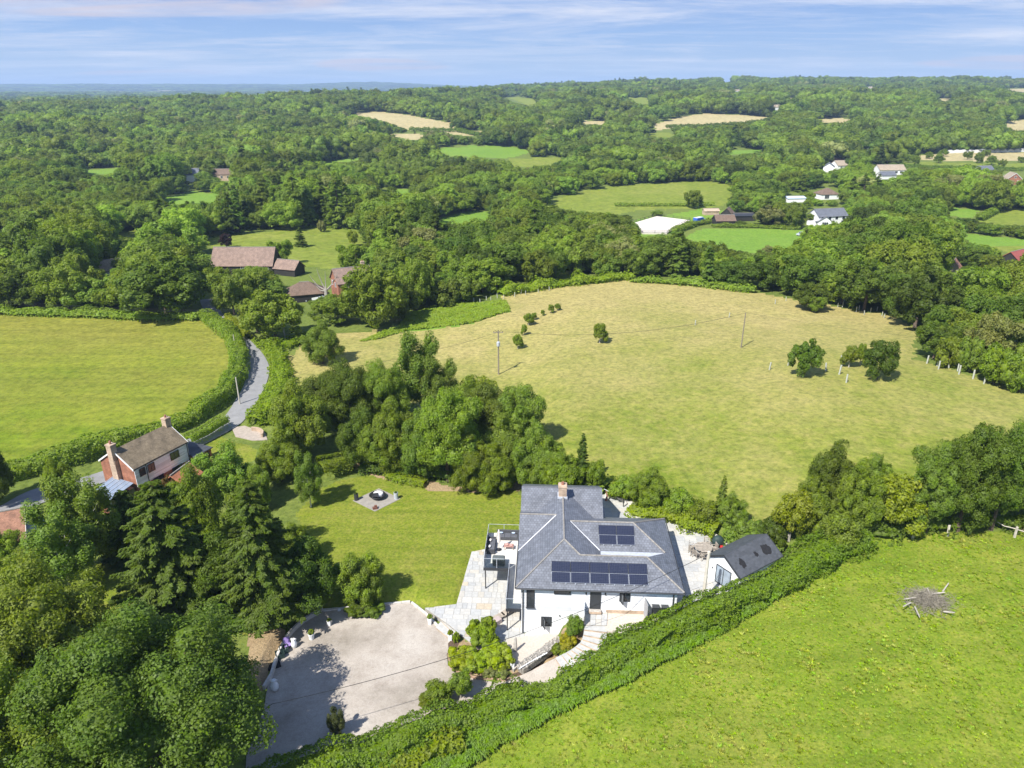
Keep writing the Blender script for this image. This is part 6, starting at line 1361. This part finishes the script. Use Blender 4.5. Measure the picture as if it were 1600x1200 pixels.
 ('tree_mid0', 432, 534, 450, 52, 'fresh', 'full green tree beside the crossarm pole'),
 ('tree_mid2', 402, 520, 468, 30, 'mid', 'smaller tree between the lane and the crossarm pole'),
 ('tree_mid3', 588, 510, 408, 50, 'mid', 'large tree standing in front of the brick village house'),
 ('tree_mid4', 528, 505, 462, 38, 'mid', 'spreading tree below the dead tree'),
 ('tree_mid2', 652, 484, 402, 34, 'mid', 'upright rounded tree right of the brick village house'),
 ('tree_mid0', 628, 500, 440, 30, 'deep', 'dark tree between two large village trees'),
 ('bush_mid', 692, 478, 438, 28, 'olive', 'low bush right of the upright rounded tree'),
 ('bush_mid', 724, 472, 432, 26, 'olive', 'second low bush further right along the wood edge'),
 ('tree_mid1', 440, 412, 375, 20, 'mid', 'rounded garden tree at the right end of the barn'),
 ('conifer_mid', 470, 385, 356, 13, 'deep', 'conical tree on the village lawn'),
 ('bush_mid', 503, 362, 345, 8, 'silver', 'pale small tree at the back of the village lawn'),
 ('tree_mid0', 314, 383, 361, 9, 'yellow', 'small yellow green tree left of the village lawn'),
 ('tree_mid3', 354, 387, 364, 10, 'copper', 'small dark purple tree on the village lawn'),
 ('tree_mid2', 372, 366, 350, 7, 'copper', 'second dark purple tree further back on the village lawn'),
 ('tree_mid1', 552, 384, 362, 9, 'yellow', 'small bright tree at the right of the village lawn'),
 ('willow_mid', 555, 430, 380, 30, 'light', 'fresh willow at the right corner of the village lawn'),
 ('tree_mid4', 598, 425, 376, 38, 'fresh', 'broad green tree right of the village lawn'),
 ('willow_mid', 640, 412, 374, 26, 'silver', 'silvery willow in the trees behind the brick house'),
 # right hand village
 ('willow_mid', 1083, 325, 296, 16, 'light', 'round weeping willow in the pale field'),
 ('conifer_mid', 1196, 352, 308, 17, 'deep', 'dark conical conifer behind the stables'),
 ('tree_mid0', 1212, 350, 314, 9, 'yellow', 'golden tree beside the dark conical conifer'),
 ('tree_mid2', 1205, 353, 330, 11, 'copper', 'purple leaved bush in front of the golden tree'),
 ('willow_mid', 1240, 357, 320, 24, 'ash', 'rounded grey green tree left of the large white house'),
 ('tree_mid3', 1168, 318, 280, 30, 'mid', 'broad tree above the stables'),
 ('willow_mid', 1158, 305, 278, 20, 'light', 'pale willow at the corner of the pale field'),
 ('tree_mid4', 1210, 310, 282, 22, 'fresh', 'light green tree above the conical conifer'),
 ('conifer_mid', 1252, 300, 270, 14, 'olive', 'dark cedar left of the bungalow'),
 ('tree_mid1', 1266, 312, 302, 8, 'yellow', 'clipped yellow hedge ball in front of the bungalow'),
 ('conifer_mid', 1328, 316, 276, 15, 'deep', 'left of the tall dark conifers right of the bungalow'),
 ('conifer_mid', 1346, 318, 270, 18, 'deep', 'middle of the tall dark conifers right of the bungalow'),
 ('conifer_mid', 1366, 316, 272, 15, 'dark', 'right of the tall dark conifers right of the bungalow'),
 ('tree_mid2', 1303, 262, 246, 10, 'copper', 'dark copper tree between the far bungalows'),
 ('tree_mid0', 1345, 420, 322, 54, 'deep', 'largest oak of the group right of the white house'),
 ('tree_mid3', 1425, 410, 318, 50, 'deep', 'second great oak of the group right of the white house'),
 ('tree_mid1', 1292, 418, 358, 34, 'mid', 'left hand oak of the group below the white house'),
 ('tree_mid4', 1380, 430, 350, 40, 'deep', 'oak between the two largest of the group'),
 ('willow_mid', 1482, 318, 266, 25, 'silver', 'left silver poplar below the orchard field'),
 ('willow_mid', 1538, 318, 268, 32, 'silver', 'right silver poplar below the orchard field'),
 ('tree_mid2', 1508, 300, 248, 26, 'deep', 'dark oak between the two silver poplars'),
 ('tree_mid0', 1430, 318, 272, 40, 'olive', 'dull olive tree left of the silver poplars'),
 ('bush_mid', 1590, 322, 296, 18, 'mid', 'bush below the brick bungalow'),
 ('willow_mid', 1199, 398, 384, 9, 'silver', 'small white flowering tree at the paddock corner'),
]
for kind, px, base, top, hw, colr, lb in L2:
    T(kind, px, base, top, hw, colr, lb, cat='shrub' if ('bush' in lb.split(',')[0] or 'shrub' in lb) else 'tree')
for j, (px, b, t_, hw) in enumerate(((1405, 256, 244, 6), (1419, 254, 241, 7), (1430, 257, 243, 7), (1451, 248, 236, 6), (1466, 255, 240, 8), (1474, 244, 233, 8), (1511, 249, 236, 8), (1528, 255, 238, 8), (1540, 244, 233, 7), (1549, 258, 243, 8), (1564, 261, 248, 7), (1596, 254, 244, 7))):
    T('tree_mid%d' % (j % 5), px, b, t_, hw, 'mid', '%s of the round trees dotted over the orchard field' % ['leftmost', 'second from left', 'third from left', 'fourth from left', 'fifth from left', 'sixth from left', 'sixth from right', 'fifth from right', 'fourth from right', 'third from right', 'second from right', 'rightmost'][j], group='trees dotted over the orchard field')
# shrubs of the front garden
def sh(kind, px, py, z, Rw, H, col, lb): x, y = at(px, py, z); plant(kind, x, y, Rw, H, col, lb, cat='shrub', z=z)
sh('shrub_near', 755, 1008, -.05, 1.6, 2.7, (.24, .34, .02), 'tall rounded bright green shrub beside the patio')
sh('shrub_near', 724, 1038, -.4, 1.5, 1.8, (.30, .36, .018), 'left mound of lime green shrub in the front bed')
sh('shrub_near', 747, 1044, -.4, 1.45, 1.8, (.27, .36, .02), 'middle mound of lime green shrub in the front bed')
sh('shrub_near', 774, 1037, -.3, 1.6, 1.9, (.30, .37, .02), 'right mound of lime green shrub in the front bed')
sh('shrub_near', 786, 1046, -.3, .7, 1.0, 'yellow', 'yellowish low shrub beside the white planter')
sh('shrub_near', 713, 1003, -.3, .38, 1.2, 'bright', 'narrow upright shrub at the foot of the stone steps')
sh('shrub_near', 765, 1052, -.35, .9, .8, 'blue', 'left grey green lavender bush at the bed edge')
sh('shrub_near', 782, 1054, -.35, .85, .75, 'blue', 'right purple grey lavender bush at the bed edge')
sh('shrub_near', 712, 1044, -.4, .6, .6, 'mid', 'low dark green plant at the left end of the bed')
sh('shrub_near', 886, 1012, .9, .9, 1.3, (.34, .32, .02), 'bright yellow shrub beside the entrance steps')
sh('shrub_open', 898, 998, 1.1, .95, 2.4, 'olive', 'tall spiky rosemary bush beside the entrance steps')
sh('shrub_near', 872, 1020, .6, .7, .9, 'mid', 'small green shrub below the yellow one')
sh('shrub_near', 882, 1024, .6, .6, .8, 'mid', 'second small green shrub below the yellow one')
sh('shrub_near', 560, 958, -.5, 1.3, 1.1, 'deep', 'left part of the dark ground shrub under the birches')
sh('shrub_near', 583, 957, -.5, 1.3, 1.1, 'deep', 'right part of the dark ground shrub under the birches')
sh('shrub_open', 720, 1090, -.5, 1.2, 2.8, 'mid', 'loose small tree between the driveway and the hedge')
sh('shrub_open', 685, 1098, -.5, 1.4, 2.2, 'mid', 'leafy bush at the hedge side of the driveway')
sh('shrub_open', 668, 1104, -.5, .9, 1.3, 'light', 'pale low shrub at the hedge side of the driveway')
sh('birch_near', 528, 1150, -.5, .8, 2.8, (.10, .12, .04), 'dark purple leaved sapling in the shade by the hedge')
# ------------------------------------------------------------------ hedges and undergrowth
def HG(pts, *a, **k): return hedge(gp(pts), *a, **k)
HG([(396, 1262), (500, 1219), (600, 1182), (700, 1144), (800, 1109), (880, 1075), (950, 1037), (1020, 1003), (1100, 968), (1160, 941), (1220, 908), (1290, 872), (1345, 850)], 3.6, 2.0, 'long thick mixed hedge running diagonally past the house front', (.17, .255, .022), per=105, leaf=.10, rough=.30)
HG([(520, 1240), (640, 1190), (720, 1165)], 2.6, 1.5, 'bright leafy outgrowth on the field side of the main hedge, lower part', 'bright', per=60, leaf=.14, rough=.4, seed=8)
HG([(0, 752), (60, 738), (120, 722), (180, 704), (250, 682), (305, 658), (350, 626), (372, 595), (376, 565), (366, 535), (345, 515), (318, 498)], 3.2, 2.6, 'long curving field hedge between the pasture and the lane', 'mid', per=34, leaf=.17, rough=.25, seed=5)
HG([(-500, 484), (0, 491), (130, 496), (230, 500), (312, 500)], 2.6, 2.0, 'low hedge along the top of the left pasture', 'fresh', per=14, leaf=.22, rough=.3, seed=6)
HG([(296, 700), (325, 686), (354, 668)], 1.8, 2.2, 'neatly clipped green hedge behind the cottage', 'fresh', per=70, leaf=.10, rough=.05, flat=4, seed=7)
HG([(502, 748), (522, 742), (547, 735)], 3.0, 2.7, 'clipped laurel block at the left of the lawn', 'light', per=90, leaf=.10, rough=.07, flat=4, seed=9)
HG([(356, 500), (372, 515), (388, 532)], 1.8, 1.8, 'yellow green hedge beside the upper lane', 'yellow', per=50, leaf=.14, rough=.2, seed=10)
HG([(412, 534), (434, 556), (440, 590), (432, 625), (414, 650), (396, 668)], 3.2, 1.7, 'rough bramble bank on the right of the lane', 'bright', per=36, leaf=.17, rough=.45, seed=11)
HG([(440, 545), (475, 535), (490, 525)], 4, 1.4, 'bright bramble patch below the crossarm pole', 'bright', per=22, leaf=.2, rough=.4, seed=12)
HG([(448, 600), (440, 640), (415, 668)], 3.0, 1.6, 'bramble strip along the left end of the meadow', 'fresh', per=30, leaf=.18, rough=.4, seed=13)
HG([(960, 322), (1040, 322), (1115, 321)], 3, 1.6, 'bright low hedge across the pale field behind the arena', 'fresh', per=5, leaf=.4, seed=14)
HG([(1050, 366), (1085, 353), (1112, 348)], 3.5, 2.4, 'hedge beside the sand riding arena', 'fresh', per=6, leaf=.36, seed=15)
HG([(1112, 355), (1180, 356), (1250, 359)], 2.5, 1.8, 'clipped hedge along the top of the bright paddock', 'mid', per=8, leaf=.32, seed=16)
HG([(1530, 345), (1560, 328), (1590, 318)], 4, 2.5, 'sloping hedge between the right hand paddocks', 'mid', per=5, leaf=.4, seed=17)
HG([(1385, 262), (1480, 264), (1620, 268)], 3.5, 2.6, 'dark hedge along the foot of the orchard field', 'deep', per=4, leaf=.45, seed=18)
HG([(640, 205), (685, 206), (715, 206), (752, 214)], 6, 4, 'hedge between the two tan fields on the left', 'deep', per=1.2, leaf=.8, seed=19)
HG([(1040, 200), (1110, 199), (1170, 195), (1212, 188)], 6, 4, 'hedge below the large tan hillside field', 'deep', per=1.2, leaf=.8, seed=20)
for i, (p, c_, hh) in enumerate(((([(985, 792), (1030, 806), (1075, 822), (1120, 838)]), 'bright', 1.3), ([(955, 765), (1010, 775), (1060, 795), (1100, 812)], 'fresh', 1.2), ([(1130, 835), (1175, 842), (1225, 848)], 'olive', 1.3))):
    HG(p, 3.2, hh, ['bright bramble bank directly behind the terrace wall', 'green bramble strip along the meadow edge behind the house', 'dull green scrub bank behind the garden room'][i], c_, per=55, leaf=.13, rough=.5, seed=30 + i, name='bramble_bank', cat='brambles')
HG([(855, 735), (905, 752), (950, 768)], 3, 1.6, 'bramble growth behind the rear roof of the house', 'fresh', per=45, leaf=.14, rough=.4, seed=34, name='bramble_bank', cat='brambles')
HG([(735, 640), (745, 610), (770, 660)], 4, 3.0, 'bright thicket patch behind the clump of trees', 'bright', per=26, leaf=.17, rough=.4, seed=35, name='bramble_bank', cat='brambles')
HG([(605, 748), (640, 756), (665, 760)], 1.6, .8, 'bright fern strip at the back edge of the lawn', 'bright', per=80, leaf=.11, rough=.4, seed=36, name='fern_strip', cat='ferns')
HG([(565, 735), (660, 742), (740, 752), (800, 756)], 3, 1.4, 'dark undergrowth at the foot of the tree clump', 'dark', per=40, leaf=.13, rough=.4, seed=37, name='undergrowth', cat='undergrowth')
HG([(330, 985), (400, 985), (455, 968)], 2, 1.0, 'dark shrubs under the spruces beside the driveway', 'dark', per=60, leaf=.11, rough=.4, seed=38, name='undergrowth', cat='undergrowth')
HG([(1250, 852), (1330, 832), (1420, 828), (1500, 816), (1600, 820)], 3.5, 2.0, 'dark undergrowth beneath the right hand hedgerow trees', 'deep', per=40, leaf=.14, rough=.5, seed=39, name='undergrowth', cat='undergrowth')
HG([(985, 440), (1100, 448), (1180, 458)], 3, 1.6, 'scrub along the crest of the dry meadow', 'fresh', per=10, leaf=.28, rough=.5, seed=40, name='undergrowth', cat='undergrowth')
HG([(780, 462), (850, 450), (940, 440), (985, 436)], 4, 2.2, 'bright fern bank at the top left of the dry meadow', 'bright', per=10, leaf=.28, rough=.4, seed=41, name='fern_bank', cat='ferns')
cover('bracken', gp([(560, 535), (622, 512), (640, 490), (700, 474), (790, 472), (797, 487), (720, 508), (640, 516), (590, 530)]), 34000, .6, .30, (.27, .38, .035), 'bright green bracken bed on the left of the dry meadow')
cover('bracken', gp([(560, 1225), (640, 1185), (760, 1140), (880, 1098), (960, 1058), (1060, 1002), (1160, 950), (1260, 895), (1340, 850), (1352, 856), (1268, 902), (1168, 962), (1068, 1018), (973, 1070), (888, 1108), (786, 1160), (690, 1225)]), 80000, .95, .13, (.18, .28, .024), 'bright bracken fringe along the field side of the main hedge', seed=6)
# rough grass in the foreground field and round the edges
def tufts():
    rng = np.random.default_rng(9); poly = gp([(500, 1500), (640, 1240), (700, 1215), (850, 1130), (960, 1075), (1100, 1000), (1200, 945), (1345, 855), (1420, 838), (1520, 832), (1700, 845), (2300, 900), (2600, 1500)]); A = np.array(poly); lo, hi = A.min(0), A.max(0)
    P = rng.uniform(lo, hi, (90000, 2)); P = P[inpoly(P[:, 0], P[:, 1], poly)]; c2 = ground(1450, 940); P = P[np.hypot(P[:, 0] - c2[0], P[:, 1] - c2[1]) > 1.5][:20000]
    kinds = []
    for k, (c, hh) in enumerate((((.21, .32, .016), .12), ((.26, .34, .022), .13), ((.36, .37, .06), .16), ((.16, .235, .02), .13), ((.24, .33, .018), .14), ((.27, .25, .08), .22))):
        n = 16; a = rng.uniform(0, 6.28, n); ln = rng.uniform(.5, 1, n) * hh; b = np.stack([np.cos(a), np.sin(a), np.zeros(n)], 1); base = b * .05 * rng.uniform(0, 2.5, (n, 1)); side = np.stack([-np.sin(a), np.cos(a), np.zeros(n)], 1) * .020
        tip = base + b * ln[:, None] * .65 + np.array([0, 0, 1]) * ln[:, None] * .62; mid = base + b * ln[:, None] * .2 + np.array([0, 0, 1]) * ln[:, None] * .45
        V = np.stack([base - side, base + side, mid + side, mid - side, tip, tip], 1); V = V[:, :5].reshape(-1, 3); i5 = np.arange(n)[:, None] * 5
        kinds.append((np_mesh2('grass_tuft', V, [i5 + np.array([[0, 1, 2, 3]]), i5 + np.array([[3, 2, 4]])], [LEAF]), c))
    z = HT(P[:, 0], P[:, 1]); w = vnoise(P[:, 0] / 2.2, P[:, 1] / 2.2, 77); w2 = vnoise(P[:, 0] / .9, P[:, 1] / .9, 78); idx = rng.choice([0, 1, 4], len(P)); u_ = rng.uniform(0, 1, len(P)); idx[(w * .6 + w2 * .4 + (u_ - .5) * .5 > .82)] = 2; pass
    s = (.55 + .9 * w)[:, None] * rng.uniform(.7, 1.3, (len(P), 1)) * np.ones(3)
    instancer('long_grass', np.stack([P[:, 0], P[:, 1], z], 1), rng.uniform(0, 6.28, len(P)), s, idx, kinds, 'long uncut grass in tufts all over the foreground field', tilt=.15)
tufts()
# ------------------------------------------------------------------ woods: the largest as single trees, the rest as one mass
ROW = {}
def woods():
    X, Y, Z, Hh, Rr, rng = spread_trees()
    px, py, d = proj(X, Y, Z); n = len(X)
    patch = vnoise(X / 60, Y / 60, 51); con = (vnoise(X / 45, Y / 45, 52) > .80)
    colk = ['deep', 'mid', 'dark', 'fresh', 'ash', 'olive', 'light', 'silver']; pr = np.array([.22, .26, .10, .13, .12, .12, .03, .02]); pr /= pr.sum()
    ci = rng.choice(len(colk), n, p=pr); ci[(patch > .72) & (rng.uniform(0, 1, n) < .45)] = 5; ci[(patch < .22) & (rng.uniform(0, 1, n) < .5)] = 4
    w3 = vnoise(X / 80, Y / 80, 53); ci[(w3 > .7) & (Y > 300) & (rng.uniform(0, 1, n) < .35)] = 6
    size = Hh * Rr / d ** 2; size[(px < -10) | (px > 1610) | (py > 1200)] = 0
    vis = np.argsort(-size); left = max(0, 296 - ntree - 12); big = set(vis[:left].tolist())
    place = [(0, 330, 'in the wood at the left'), (330, 560, 'behind the village'), (560, 800, 'in the wood above the bracken bed'), (800, 1000, 'in the belt behind the meadow crest'), (1000, 1250, 'below the riding arena and paddock'), (1250, 1450, 'behind the right part of the meadow'), (1450, 1700, 'in the thicket at the right edge')]
    words = dict(deep='dark green', mid='mid green', dark='very dark', fresh='fresh green', ash='soft green', olive='dull olive', light='pale bright', silver='silvery')
    tl = {}
    def base_label(i):
        k = colk[ci[i]]; kind = 'conifer' if con[i] else ('willow' if k in ('silver', 'ash') and i % 2 else 'broadleaf tree'); w = next((p[2] for p in place if p[0] <= px[i] < p[1]), place[-1][2])
        return '%s%s %s %s' % ('tall ' if Hh[i] > 10 else 'low ' if Hh[i] < 6.5 else '', words[k], kind, w)
    grp_ = {}
    for i in vis[:left]: grp_.setdefault(base_label(int(i)), []).append(int(i))
    nth = ['leftmost', 'second from left', 'third from left', 'fourth from left', 'fifth from left']
    for lb, m_ in grp_.items():
        rowsets = [('', m_)]
        if len(m_) > 5: o_ = sorted(m_, key=lambda q: -py[q]); c_ = (len(o_) + 2) // 3; rowsets = [('front ', o_[:c_]), ('middle ', o_[c_:2 * c_]), ('rear ', o_[2 * c_:])]
        for pre, mm in rowsets:
            mm = sorted(mm, key=lambda q: px[q])
            for q, i in enumerate(mm): tl[i] = pre + lb + ('' if len(mm) == 1 else ', rightmost' if q == len(mm) - 1 else ', ' + nth[q] if q < 5 else '')
    for i in vis[:left]:
        i = int(i); k = colk[ci[i]]; kind = 'conifer_mid' if con[i] else ('willow_mid' if k in ('silver', 'ash') and i % 2 else 'tree_mid%d' % (i % 5))
        w = next((p[2] for p in place if p[0] <= px[i] < p[1]), place[-1][2]); shape = 'conifer' if con[i] else ('willow' if kind[0] == 'w' else 'broadleaf tree')
        szw = 'tall ' if Hh[i] > 10 else 'low ' if Hh[i] < 6.5 else ''
        plant(kind, X[i], Y[i], Rr[i] * (.6 if con[i] else 1), Hh[i] * (1.25 if con[i] else 1), k, tl[i], z=Z[i] - .2, group='trees ' + w)
    rest = np.array([i for i in range(n) if i not in big]); kinds = []; key = {}
    for k in colk:
        for j in range(6): key[(k, j)] = len(kinds); kinds.append((PROTO['tree_far%d' % j]['crown'], tuple(v * .84 for v in GREEN[k])))
        key[(k, 'm')] = len(kinds); kinds.append((PROTO['tree_mid%d' % (len(kinds) % 5)]['crown'], tuple(v * .98 for v in GREEN[k])))
        key[(k, 'm2')] = len(kinds); kinds.append((PROTO['tree_mid%d' % ((len(kinds) + 2) % 5)]['crown'], tuple(v * .98 for v in GREEN[k])))
    ck = len(kinds); kinds.append((PROTO['conifer_far']['crown'], GREEN['dark']))
    for grp, lo, hi in (('woodland', 0, 700), ('woodland', 700, 3000)):
        r = rest[(Y[rest] >= lo) & (Y[rest] < hi)]
        idx = np.array([ck if con[i] and rng.uniform() < .6 else key[(colk[ci[i]], ('m' if i % 2 else 'm2') if Y[i] < 480 else int(i % 6))] for i in r])
        s = np.stack([Rr[r] / 5.6, Rr[r] / 5.6, Hh[r] / 10.5], 1)
        instancer(grp, np.stack([X[r], Y[r], Z[r] - .2], 1), rng.uniform(0, 6.28, len(r)), s, idx, kinds, 'unbroken broadleaf woods filling the valley' if lo == 0 else 'distant woods on the hills up to the skyline', tilt=.04)
    # far plain and blue ridge: copses and woods of many crowns
    XX = []; YY = []; y = 2700.
    while y < 12600:
        s = y / 85; w = y * .82; xs = np.arange(-w, w, s); XX.append(xs + rng.uniform(-.5, .5, len(xs)) * s); YY.append(y + rng.uniform(-.5, .5, len(xs)) * s); y += s * 1.1
    XX = np.concatenate(XX); YY = np.concatenate(YY); ZZ = HT(XX, YY); ok = vnoise(XX / 420, YY / 300, 61) > np.where(YY < 8500, .36, .18); a, b, _ = proj(XX, YY, ZZ)
    for pl in FP['hay_field'][1] + FP['green_field'][1]: ok &= ~inpoly(a, b - 2, pl)
    XX, YY, ZZ = XX[ok], YY[ok], ZZ[ok]; s = YY / 85 / 5.6 * rng.uniform(.45, .8, len(YY)); hs = rng.uniform(1.0, 1.9, len(YY))
    instancer('woodland', np.stack([XX, YY, ZZ - .5], 1), rng.uniform(0, 6.28, len(XX)), np.stack([s, s, hs], 1), rng.integers(0, 40, len(XX)), kinds, 'far woods and copses on the plain and the blue ridge')
    print('trees', n, 'single', left, 'far', len(XX), 'named', ntree)
for q_, w_ in LQ[::4]: KEEP.append((q_.x, q_.y, 5.5))
woods()
# pale fields of the far plain
def far_fields():
    rng = np.random.default_rng(3)
    for i in range(26):
        y = rng.uniform(2900, 9000); x = rng.uniform(-.75, .12) * y; w, l = y * .012 * rng.uniform(.8, 2), y * .02 * rng.uniform(.6, 1.5); xs = x + np.linspace(-w, w, 6); ys = y + np.linspace(-l, l, 6)
        G = np.array([[(a + b_ * .2 - y * .2 * 0, b_) for a in xs] for b_ in ys]); V = np.stack([G[..., 0].ravel(), G[..., 1].ravel(), HT(G[..., 0].ravel(), G[..., 1].ravel()) + 3.0], 1); k = np.arange(36).reshape(6, 6)
        F = np.stack([k[:-1, :-1], k[:-1, 1:], k[1:, 1:], k[1:, :-1]], -1).reshape(-1, 4); tag(obj('far_field', np_mesh2('far_field', V, [F], [GM['hay' if i % 3 else 'green']])), kind='structure')
far_fields()
# ------------------------------------------------------------------ air
hz = MB().box((0, 7700, 90), (31000, 16000, 300)).build('haze', mat('dummy', (.5, .5, .5))); hm = bpy.data.materials.new('haze_air'); t = NT(hm)
v = t.nodes.new('ShaderNodeVolumePrincipled'); v.inputs['Density'].default_value = 0.00012; v.inputs['Color'].default_value = (.50, .70, 1.0, 1); v.inputs['Anisotropy'].default_value = 0.0
o = t.nodes.new('ShaderNodeOutputMaterial'); t.links.new(v.outputs[0], o.inputs['Volume']); hz.data.materials[0] = hm; tag(hz, 'thin summer haze over the whole valley', None, None, 'stuff')
bpy.data.materials.remove(MATS.pop('dummy'))
